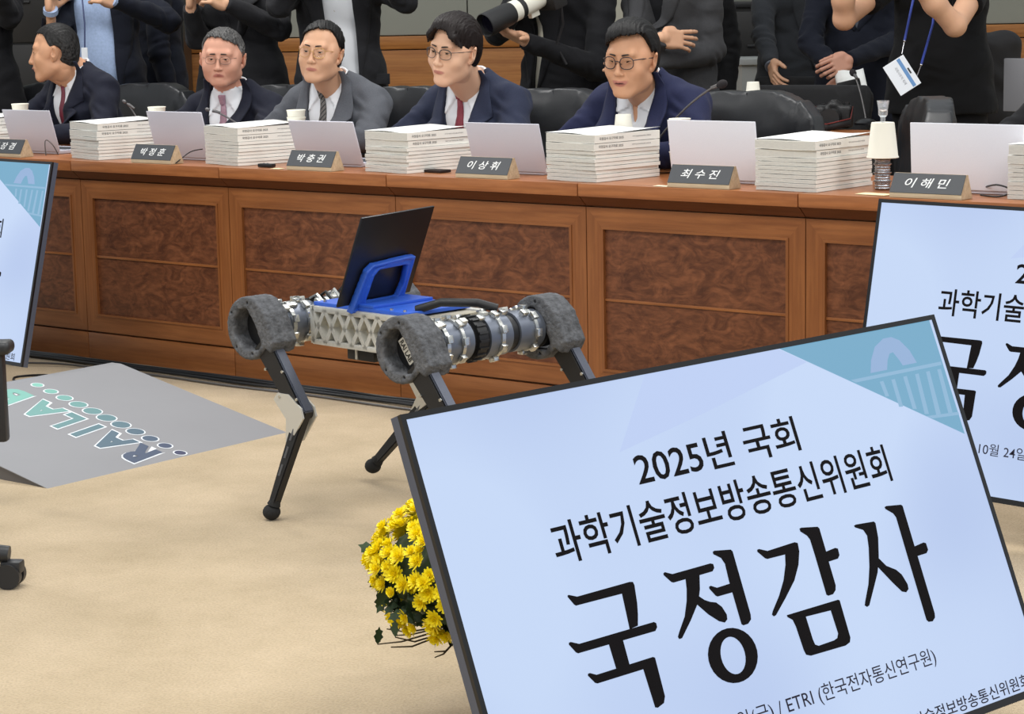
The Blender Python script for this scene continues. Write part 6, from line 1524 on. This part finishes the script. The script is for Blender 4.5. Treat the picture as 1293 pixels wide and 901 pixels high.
def leaf_mesh():
    b_ = MB(); pts = [(0, 0), (0.006, 0.006), (0.004, 0.010), (0.010, 0.014), (0.006, 0.019), (0.008, 0.025), (0.003, 0.027), (0, 0.033)]
    vs = [(x, y, -abs(x) * 0.25 - y * y * 5) for x, y in pts] + [(-x, y, -abs(x) * 0.25 - y * y * 5) for x, y in pts[1:-1]]
    n_ = len(pts); b_.add(vs, [(0, i, i + 1) if False else (0, i, i + 1) for i in range(1, n_ - 1)] + [(0, n_ + i + 1 - 1, n_ + i - 1) for i in range(1, n_ - 2)] + [(0, n_ - 1, 2 * n_ - 3)])
    return b_.mesh('leaf', M_LEAF, 80)
ME_LEAF = leaf_mesh()
rn = random.Random(11); cen = Vector((0, 0, FC.z)); RB, RZ = 0.185, 0.135
s = SDF((-0.2, -0.2, -0.14), (0.2, 0.2, 0.14), 0.012); s.ell((0, 0, 0), (RB - 0.035, RB - 0.035, RZ - 0.03), 0.01); X, Y, Z = s.grid3()
core = put('foliage', s.mesh('foliage', [M_LEAF], arr=(s.A + 0.012 * np.sin(X * 90) * np.sin(Y * 95 + 1) * np.sin(Z * 100)).astype(np.float32)), fl, (0, 0, FC.z)); tag(core, kind='stuff')
placed = []
cnt = 0; tries = 0
while cnt < 295 and tries < 30000:
    tries += 1
    z = rn.uniform(-0.75, 1.0); a = rn.uniform(0, 2 * PI); rr = math.sqrt(1 - z * z)
    dens = 1.0 if z > 0.0 else (0.55 if z > -0.35 else 0.30)
    if rn.random() > dens: continue
    d = Vector((rr * math.cos(a), rr * math.sin(a), z)); p = Vector((d.x * RB, d.y * RB, d.z * RZ)) * rn.uniform(0.95, 1.05)
    if any((p - q).length < 0.0165 for q in placed): continue
    placed.append(p); nrm_ = Vector((d.x / RB, d.y / RB, d.z / RZ)).normalized(); nrm_ = (nrm_ + Vector((rn.uniform(-0.35, 0.35), rn.uniform(-0.35, 0.35), 0.25))).normalized()
    o = put('flower', BL[rn.choice((0, 1, 2, 3, 0, 1, 2, 3, 4))], fl); sc_ = rn.uniform(0.95, 1.3)
    o.location = cen + p; o.rotation_mode = 'QUATERNION'; o.rotation_quaternion = nrm_.to_track_quat('Z', 'Y') ; o.scale = (sc_, sc_, sc_); cnt += 1
for i in range(280):
    z = rn.uniform(-1.0, 0.3); a = rn.uniform(0, 2 * PI); rr = math.sqrt(1 - z * z); d = Vector((rr * math.cos(a), rr * math.sin(a), z)); p = Vector((d.x * RB, d.y * RB, d.z * RZ)) * rn.uniform(0.82, 0.98)
    o = put('leaf', ME_LEAF, fl); o.location = cen + p; o.rotation_euler = (rn.uniform(-1.2, 1.2), rn.uniform(-1.2, 1.2), rn.uniform(0, 6.28)); k = rn.uniform(0.9, 1.5); o.scale = (k, k, k)
for i in range(26):
    a = rn.uniform(0, 2 * PI); r1 = RB * rn.uniform(0.85, 1.05); e = Vector((r1 * math.cos(a), r1 * math.sin(a), FC.z - RZ * rn.uniform(0.75, 1.1))); b0 = Vector((0.03 * math.cos(a), 0.03 * math.sin(a), zt_ - 0.01)); m = (b0 + e) / 2 + Vector((0.03 * math.cos(a), 0.03 * math.sin(a), -0.012))
    b_ = MB(); b_.tube([b0, m, e], [0.0022, 0.0017, 0.0012], 5); put('stem', b_.mesh('stem', M_STEM, 60), fl)
    if i % 2:
        o = put('leaf', ME_LEAF, fl); o.location = e; o.rotation_euler = (rn.uniform(1.8, 2.8), rn.uniform(-0.5, 0.5), rn.uniform(0, 6.28))

# ------------------------------------------------------------------ office chair at the left edge (armrest and caster in view)
oc = thing('office_chair', 'black office chair at the left frame edge, only armrest and caster in view', 'chair', (0, 0, 0))
AP = Vector((1.765, -1.829, 0.436))
M_PLAS = mat('dark_plastic', srgb(38, 39, 42), 0.45)
s = SDF((-0.20, -0.10, -0.05), (0.10, 0.10, 0.05), 0.006); s.box((-0.06, 0, 0), (0.105, 0.042, 0.018), 0.014, 0.005); o = put('arm_pad', s.mesh('arm_pad', [M_PLAS], adapt=0.01), oc); PAD = Matrix.Translation(AP) @ Matrix.Rotation(R(38), 4, 'Z'); o.matrix_world = PAD
b_ = MB(); a1_ = PAD @ Vector((0.0, 0, -0.02)); b_.box((-0.030, -0.022, -0.255), (0.022, 0.022, -0.015), bev=0.010); o = put('arm_post', b_.mesh('arm_post', M_PLAS, 40), oc); o.matrix_world = PAD
CP = Vector((2.441, -2.355, 0.000))
b_ = MB(); b_.cyl((-0.026, 0, 0.030), (-0.007, 0, 0.030), 0.030, n=24); b_.cyl((0.007, 0, 0.030), (0.026, 0, 0.030), 0.030, n=24); b_.cyl((-0.008, 0, 0.030), (0.008, 0, 0.030), 0.012, n=12); o = put('caster', b_.mesh('caster', M_PLAS, 40), oc, CP, (0, 0, R(-58)))
b_ = MB(); b_.box((-0.020, -0.018, 0.035), (0.020, 0.030, 0.064), bev=0.006); put('caster_fork', b_.mesh('caster_fork', M_PLAS, 40), o)
HB = CP - (CAM_RIGHT * 0.30); HB.z = 0
b_ = MB(); b_.tube([(CP.x, CP.y, 0.078), ((CP.x + HB.x) / 2, (CP.y + HB.y) / 2, 0.095), (HB.x, HB.y, 0.115)], [0.020, 0.024, 0.032], 10); put('base_arm', b_.mesh('base_arm', M_PLAS, 50), oc)
for k in range(1, 5):
    v = Matrix.Rotation(2 * PI * k / 5, 3, 'Z') @ (CP - HB); e = HB + v; b_ = MB(); b_.tube([(e.x, e.y, 0.078), ((e.x + HB.x) / 2, (e.y + HB.y) / 2, 0.095), (HB.x, HB.y, 0.115)], [0.020, 0.024, 0.032], 10); put('base_arm', b_.mesh('base_arm', M_PLAS, 50), oc)
    put('caster', o.data, oc, (e.x, e.y, 0), (0, 0, 1.1 * k))
b_ = MB(); b_.cyl((HB.x, HB.y, 0.09), (HB.x, HB.y, 0.42), 0.025, n=16); put('gas_post', b_.mesh('gas_post', M_PLAS, 40), oc)
b_ = MB(); b_.box((-0.24, -0.24, 0.42), (0.24, 0.24, 0.49), bev=0.03); put('seat', b_.mesh('seat', M_MESH, 40), oc, (HB.x, HB.y, 0), (0, 0, R(38)))
b_ = MB(); b_.box((-0.23, 0.22, 0.52), (0.23, 0.26, 1.0), bev=0.02); put('backrest', b_.mesh('backrest', M_MESH, 40), oc, (HB.x, HB.y, 0), (0, 0, R(128)))

# ------------------------------------------------------------------ cables along the foot of the desk
rn = random.Random(4)
for k in range(6):
    pts = []; x = -0.45
    while x < 2.6:
        pts.append((x, -0.035 - 0.016 * k - rn.uniform(0, 0.018), 0.006 + 0.004 * (k % 2))); x += rn.uniform(0.16, 0.3)
    cable('cable', pts, 0.0055, 'black cable along the foot of the desk, %s out from the plinth' % ('first second third fourth fifth sixth'.split()[k]), M_BLK, 'cables along the foot of the desk')
cable('cable', [(-0.2, -0.33, 0.01), (0.05, -0.20, 0.01), (0.3, -0.17, 0.005), (0.6, -0.16, 0.005), (0.9, -0.17, 0.005), (1.3, -0.155, 0.005), (1.7, -0.17, 0.005), (2.2, -0.15, 0.005)], 0.0042, 'grey cable crossing in front of the black ones along the desk foot', M_MIC)
for k in range(7):
    c = Vector((0.36 + rn.uniform(-0.12, 0.16), -0.42 + rn.uniform(-0.10, 0.14), 0.0)); pts = []
    for i in range(7):
        a = i * 1.1 + k; pts.append((c.x + 0.10 * math.cos(a) * rn.uniform(0.5, 1.2), c.y + 0.07 * math.sin(a) * rn.uniform(0.5, 1.2), 0.008 + rn.uniform(0, 0.02)))
    cable('cable', pts, 0.0045, 'tangled black cable behind the foot of the left monitor', M_BLK, 'tangled cables behind the left monitor')

# ------------------------------------------------------------------ the committee members and the press behind them
C_NAVY = fabric('navy_suit', srgb(42, 47, 66)); C_NAVY2 = fabric('deep_navy_suit', srgb(27, 29, 42)); C_BLUE = fabric('blue_suit', srgb(34, 38, 66))
C_GREY = fabric('grey_suit', srgb(88, 90, 96)); C_BLACK = fabric('black_suit', srgb(24, 24, 27)); C_BLACK2 = fabric('charcoal_suit', srgb(38, 38, 41)); C_BLAZER = fabric('grey_blazer', srgb(62, 62, 64))
C_TEE = fabric('black_cotton', srgb(17, 17, 19)); C_DKNAVY = fabric('midnight_suit', srgb(24, 27, 38))
C_SHIRT = mat('white_shirt', srgb(226, 228, 232), 0.8, bump=0.1, bscale=400); C_CREAM = mat('cream_knit', srgb(214, 208, 190), 0.85, bump=0.2, bscale=500)
C_LTBLUE = mat('pale_blue_shirt', srgb(158, 178, 212), 0.8, noise=0.1, nscale=90); C_GSHIRT = mat('grey_shirt', srgb(104, 108, 118), 0.8)
C_RED = mat('red_tie', srgb(132, 44, 58), 0.5, noise=0.15, nscale=160); C_PINK = mat('dusty_pink_tie', srgb(160, 124, 138), 0.5, noise=0.18, nscale=220); C_MAROON = mat('maroon_tie', srgb(112, 40, 56), 0.5, noise=0.15, nscale=200)
def stripe_mat():
    m = bpy.data.materials.new('striped_tie'); m.use_nodes = True; nt = m.node_tree; N = nt.nodes; b = N['Principled BSDF']; b.inputs['Roughness'].default_value = 0.5
    tc = N.new('ShaderNodeTexCoord'); mp = N.new('ShaderNodeMapping'); mp.inputs['Rotation'].default_value = (0, 0.75, 0); w = N.new('ShaderNodeTexWave'); w.inputs['Scale'].default_value = 26; w.bands_direction = 'Z'
    r = N.new('ShaderNodeValToRGB'); r.color_ramp.interpolation = 'CONSTANT'; r.color_ramp.elements[0].color = srgb(44, 44, 50); r.color_ramp.elements[1].position = 0.55; r.color_ramp.elements[1].color = srgb(160, 150, 128)
    e = r.color_ramp.elements.new(0.8); e.color = srgb(84, 84, 92)
    nt.links.new(tc.outputs['Object'], mp.inputs[0]); nt.links.new(mp.outputs[0], w.inputs[0]); nt.links.new(w.outputs['Fac'], r.inputs[0]); nt.links.new(r.outputs[0], b.inputs['Base Color'])
    return m
C_STRIPE = stripe_mat()
M_PIN = mat('gold_pin', srgb(224, 214, 170), 0.3, metal=0.6); M_PINW = mat('white_pin', srgb(232, 232, 226), 0.4)
H_BLACK = hair_mat('hair_black', srgb(14, 12, 12), srgb(120, 118, 116)); H_BROWN = hair_mat('hair_dark_brown', srgb(26, 18, 17), srgb(50, 40, 36)); H_GREY = hair_mat('hair_greying', srgb(20, 18, 18), srgb(168, 166, 164))
HAND_REST = hand_mesh((0.35, 0.4, 0.45, 0.5), (0.5, 0.25), 0.05, skin=M_BROW)
HAND_HOLD = hand_mesh((0.9, 0.95, 1.0, 1.05), (0.9, 0.9), 0.04, skin=M_BROW)
HAND_CLASP = hand_mesh((0.75, 0.8, 0.85, 0.9), (0.25, 0.7), 0.03, h=0.003, skin=M_BROW)
HAND_SPREAD = hand_mesh((0.22, 0.30, 0.34, 0.34), (0.15, 0.75), 0.09, h=0.003, skin=M_BROW)
HAND_CRADLE = hand_mesh((0.32, 0.36, 0.40, 0.44), (1.35, -0.35), 0.10, h=0.003, skin=M_BROW)
T_WARM = ('warm', srgb(216, 170, 138)); T_TAN = ('tan', srgb(206, 156, 122)); T_FAIR = ('fair', srgb(228, 184, 154)); T_ROSY = ('rosy', srgb(216, 162, 138))

SEATED = 'committee members seated behind the desk'
def seated(label, neck, lean, yaw, headpos, hyaw, pitch, roll, P, O, tone, hair, hs=0.93, elbow=((-0.26, -0.06), (0.26, -0.06)), wrist=((-0.08, -0.20), (0.10, -0.19)), neckr=None):
    MN = frame(neck, yaw, lean)
    HM = head_at(MN, headpos, hyaw, pitch, roll) @ Matrix.Diagonal((hs, hs, hs, 1))
    I = MN.inverted(); arms = []; hands = []
    for i, q in enumerate((-1, 1)):
        sh = Vector((q * 0.168, 0.045, -0.072))
        el = I @ Vector((neck[0] + elbow[i][0], neck[1] + elbow[i][1], 0.825)); wr = I @ Vector((neck[0] + wrist[i][0], neck[1] + wrist[i][1], 0.805))
        arms.append((tuple(sh), tuple(el), tuple(wr)))
        ww = MN @ wr; d = (MN @ wr) - (MN @ el)
        hands.append(hand_at(HAND_REST, MN, ww, (d.x, d.y, 0), (0, 0, -1), left=(q > 0)))
    O.setdefault('bot', -0.46)
    hip = (neck[0], min(neck[1] + 0.24, 0.95))
    return person('person', label, MN, O, arms, (HM, P, hair), hands, tone, h=0.006, legs=seated_legs(MN, hip, fabric('dark_trousers', srgb(26, 26, 32))))
seated('seated man in profile laughing to the left, short black hair, maroon tie', (-0.761, 0.621, 1.031), 16, -8, (-0.785, 0.559, 1.132), -44, 2, -4,
       dict(style='short', w=1.02, mouth=0.004, open=0.008, line=0.100, comb=40, thick=0.007, cheek=1.1, eye=0.0018, burn=-0.010, grey=0.15, temple=1.3, brow=0.0022), dict(jacket=C_NAVY2, shirt=C_SHIRT, tie=C_MAROON, pin=(0.105, -0.12, M_PIN), cuff=1), T_TAN, H_BLACK)
seated('seated man with grey temples, wire glasses and dusty pink tie, mouth turned down', (0.126, 0.666, 0.961), 14, 14, (0.133, 0.637, 1.108), 33, 3, 2,
       dict(style='short', w=1.13, long=0.93, jaw=1.02, mouth=-0.0065, line=0.100, slant=-0.2, comb=45, thick=0.010, grey=1.0, specs=('wire', srgb(90, 84, 80)), eye=0.0022, browt=-0.08, lipw=0.025, cheek=1.1, burn=-0.02), dict(jacket=C_NAVY2, shirt=C_SHIRT, tie=C_PINK, pin=(0.118, -0.13, M_PINW), seed=1.0), T_ROSY, H_GREY, hs=0.90)
seated('seated man in grey suit with thin gold glasses and striped tie', (0.743, 0.583, 1.000), 18, 8, (0.780, 0.511, 1.134), 20, -3, 5,
       dict(style='short', w=1.05, line=0.104, comb=50, thick=0.012, specs=('gold', srgb(200, 160, 96)), eye=0.0020, mouth=-0.001, burn=-0.012, browz=0.002, slant=0.15), dict(jacket=C_GREY, shirt=C_SHIRT, tie=C_STRIPE, pin=(0.120, -0.15, M_PIN), seed=2.0), T_WARM, H_BLACK, hs=0.89)
seated('seated young man with parted dark fringe, half-rim glasses, navy suit and red tie', (1.404, 0.593, 1.006), 18, 2, (1.456, 0.469, 1.144), 2, 5, 8,
       dict(style='fringe', w=1.0, line=0.092, comb=70, thick=0.014, specs=('half', srgb(70, 62, 60)), eye=0.0021, jaw=0.8, burn=-0.028, fold=False, tz=0.02), dict(jacket=C_NAVY, shirt=C_SHIRT, tie=C_RED, seed=3.0, collar=0.02), T_FAIR, H_BROWN, hs=0.95)
seated('seated smiling man with round dark glasses, blue jacket and open white collar', (2.206, 0.521, 1.010), 22, 4, (2.237, 0.438, 1.117), 7, 6, 2,
       dict(style='volume', w=1.02, long=1.02, mouth=0.0085, open=0.0040, lipw=0.031, line=0.094, comb=45, thick=0.014, slant=0.28, specs=('dark', srgb(52, 42, 46)), eye=0.0015, teeth=1, cheek=1.12, burn=-0.018), dict(jacket=C_BLUE, shirt=C_SHIRT, open_collar=1, pin=(0.112, -0.15, M_PINW), seed=4.0, V=0.3), T_TAN, H_BLACK, hs=0.95)
seated('seated person in black suit at the right frame edge, mostly cut off', (3.618, 0.865, 0.991), 16, 0, (3.639, 0.778, 1.118), 0, 4, 0,
       dict(h=0.0045, hh=0.005, eye=0.0030), dict(jacket=C_BLACK, shirt=C_SHIRT, seed=5.0), T_WARM, H_BLACK)

def standing(label, pos, yaw, O, el=None, wr=None, hand=None, tone=T_WARM, neck_z=1.46, P=None, hyaw=None, hpitch=4, hair=None, trous=None, lean=0.0, nolegs=False):
    """el, wr: world positions of (right, left) elbow and wrist; None = hanging arm"""
    neck = Vector((pos[0], pos[1], neck_z)); MN = frame(neck, yaw, lean); I = MN.inverted(); arms = []; hands = []
    for i, q in enumerate((-1, 1)):
        sh = Vector((q * 0.172, 0.045, -0.072))
        if el and el[i]: e_ = I @ Vector(el[i]); w_ = I @ Vector(wr[i])
        else: e_ = Vector((q * 0.225, 0.06, -0.36)); w_ = Vector((q * 0.225, 0.0, -0.60))
        arms.append((tuple(sh), tuple(e_), tuple(w_)))
        hd = hand[i] if hand and hand[i] else (HAND_REST, None, None)
        d = (MN @ w_) - (MN @ e_)
        dirv = hd[1] if hd[1] else d
        pal = hd[2] if hd[2] else (Vector((-q * math.cos(R(yaw)), -q * math.sin(R(yaw)), 0)))
        hands.append(hand_at(hd[0], MN, MN @ w_, dirv, pal, left=(q > 0)))
    O.setdefault('bot', -0.60); O.setdefault('hem', -0.66)
    Pd = dict(h=0.0048, hh=0.0050, eye=0.0030); Pd.update(P or {})
    HM = head_at(MN, neck + Vector((0, 0, 0)) + (MN.to_3x3() @ Vector((0, -0.035, 0.155))), yaw if hyaw is None else hyaw, hpitch) @ Matrix.Diagonal((0.93, 0.93, 0.93, 1))
    return person('person', label, MN, O, arms, (HM, Pd, hair or H_BLACK), hands, tone, h=0.0085, legs=None if nolegs else standing_legs(-neck_z, trous or fabric('black_trousers', srgb(20, 20, 23))))
CU = (5.846, -4.739, 1.329)
p1 = standing('standing man in navy jacket and pale blue shirt with a lanyard, raising a phone', (-1.408, 1.358, 1.135), 26, dict(jacket=C_DKNAVY, shirt=C_LTBLUE, open_collar=1, V=0.56, vt=0.085, vpoly=[(-0.085, 0.12), (0.085, 0.12), (0.11, -0.3), (0.13, -0.56), (-0.02, -0.56), (-0.075, -0.3)], cuff=1, hem=-0.70, belly=0.02),
         el=((-1.342, 1.023, 1.138), (-1.023, 1.430, 1.252)), wr=((-1.243, 0.942, 1.306), (-0.993, 1.085, 1.348)), hand=((HAND_HOLD, (0, 0, 1), None), (HAND_HOLD, None, None)))
p2 = standing('standing person in plain dark coat with back turned, left of the black-jacketed photographer', (-1.564, 1.879, 1.119), 150, dict(jacket=C_DKNAVY, vee=False, hem=-0.75, seed=2.2))
p3 = standing('standing person in black jacket raising both hands above the wire-glasses man', (-0.685, 1.544, 1.128), 30, dict(jacket=C_BLACK2, shirt=C_BLACK2, V=0.3, hem=-0.62, seed=3.2),
         el=((-0.688, 1.293, 1.177), (-0.415, 1.518, 1.211)), wr=((-0.612, 1.186, 1.308), (-0.460, 1.246, 1.325)), hand=((HAND_HOLD, (0, 0, 1), None), (HAND_HOLD, None, None)))
p4 = standing('standing photographer in open black suit over white buttoned shirt', (-0.133, 1.596, 1.126), 34, dict(jacket=C_BLACK2, shirt=C_SHIRT, open_collar=1, buttons=1, vpoly=[(-0.07, 0.12), (0.07, 0.12), (0.085, -0.2), (0.105, -0.5), (0.05, -0.5), (-0.055, -0.2)], hem=-0.72, flaps=[(0.165, -0.47, 0.12, 0.045)], seed=4.4, loose=0.016),
         el=((-0.210, 1.314, 1.314), (0.209, 1.650, 1.324)), wr=((0.037, 1.296, 1.525), (0.166, 1.398, 1.522)), hand=((HAND_HOLD, None, None), (HAND_HOLD, None, None)))
p5 = standing('standing photographer in black jacket and cream knit cradling the white lens', (0.813, 1.958, 1.114), 12, dict(jacket=C_BLACK, shirt=C_CREAM, vpoly=[(-0.105, 0.12), (0.01, 0.12), (-0.035, -0.3), (-0.07, -0.52), (-0.105, -0.52), (-0.09, -0.3)], hem=-0.66, seed=5.5, loose=0.018),
         el=((0.589, 1.794, 1.185), (1.044, 1.866, 1.033)), wr=((0.865, 1.662, 1.359), (0.964, 1.503, 1.153)), hand=((HAND_HOLD, None, None), (HAND_CRADLE, tuple(Vector((0.904, 1.403, 1.212)) - Vector((0.961, 1.502, 1.159))), (0, 0.3, 1))))
p6 = standing('standing person in grey blazer with arms crossed, hand spread on the sleeve', (1.152, 2.226, 1.106), 8, dict(jacket=C_BLAZER, shirt=C_BLACK, V=0.28, hem=-0.66, seed=6.1, lapel=0.055),
         el=((1.207, 1.940, 1.076), (1.355, 2.254, 1.085)), wr=((1.350, 1.915, 1.153), (1.282, 1.866, 1.053)), hand=((HAND_SPREAD, tuple(Vector((1.397, 2.016, 1.144)) - Vector((1.350, 1.915, 1.156))), tuple(Vector(CAM_FWD))), (HAND_REST, None, (0, 1, 0))))
p7 = standing('standing person in black behind the grey blazer, mostly hidden', (0.736, 2.927, 1.086), 20, dict(jacket=C_TEE, vee=False, hem=-0.7, seed=7.1))
p8 = standing('standing man in charcoal suit with one arm hanging, left of the navy-suited man', (0.964, 3.623, 1.065), 50, dict(jacket=fabric('slate_suit', srgb(56, 58, 62)), shirt=C_GSHIRT, vpoly=[(-0.06, 0.12), (0.06, 0.12), (0.10, -0.2), (0.15, -0.50), (0.03, -0.50), (-0.02, -0.2)], hem=-0.70, seed=8.1, cuff=1), el=((0.927, 3.346, 1.124), (0.970, 3.893, 1.094)), wr=((1.047, 3.222, 0.997), (0.938, 3.965, 0.940)))
p9 = standing('standing man in midnight navy suit with clasped hands holding folded papers', (1.484, 3.263, 1.075), 20, dict(jacket=C_DKNAVY, shirt=C_GSHIRT, V=0.3, hem=-0.72, seed=9.1),
         el=((1.357, 3.039, 1.109), (1.670, 3.286, 1.102)), wr=((1.595, 2.933, 0.935), (1.628, 2.914, 1.031)), hand=((HAND_CLASP, tuple(Vector((1.559, 2.899, 0.909)) - Vector((1.594, 2.934, 0.942))), tuple(Vector(CAM_FWD))), (HAND_CLASP, tuple(Vector((1.577, 2.801, 0.994)) - Vector((1.623, 2.910, 1.031))), tuple(Vector(CAM_FWD)))), tone=T_ROSY)
p10 = standing('standing person in black t-shirt with bare forearms raised and a badge on a blue lanyard', (2.309, 2.435, 1.098), 18, dict(jacket=C_TEE, vee=False, hem=-0.62, sleeve=0.62, bare=True, jname='t_shirt', seed=10.1, wr=0.0034, wf=0.7, neck_r=0.075, loose=0.016, belly=0.02),
         el=((2.133, 1.996, 1.220), (2.539, 2.119, 1.190)), wr=((2.179, 1.890, 1.469), (2.390, 1.862, 1.463)), hand=((HAND_HOLD, None, None), (HAND_HOLD, None, None)), tone=T_WARM)
p0 = standing('standing person in black jacket at the far left edge, only the sleeve in view', (-1.701, 0.868, 1.150), 40, dict(jacket=C_BLACK, vee=False, hem=-0.66, seed=0.3), el=(None, (-1.504, 0.925, 1.288)), wr=(None, (-1.417, 0.771, 1.461)))
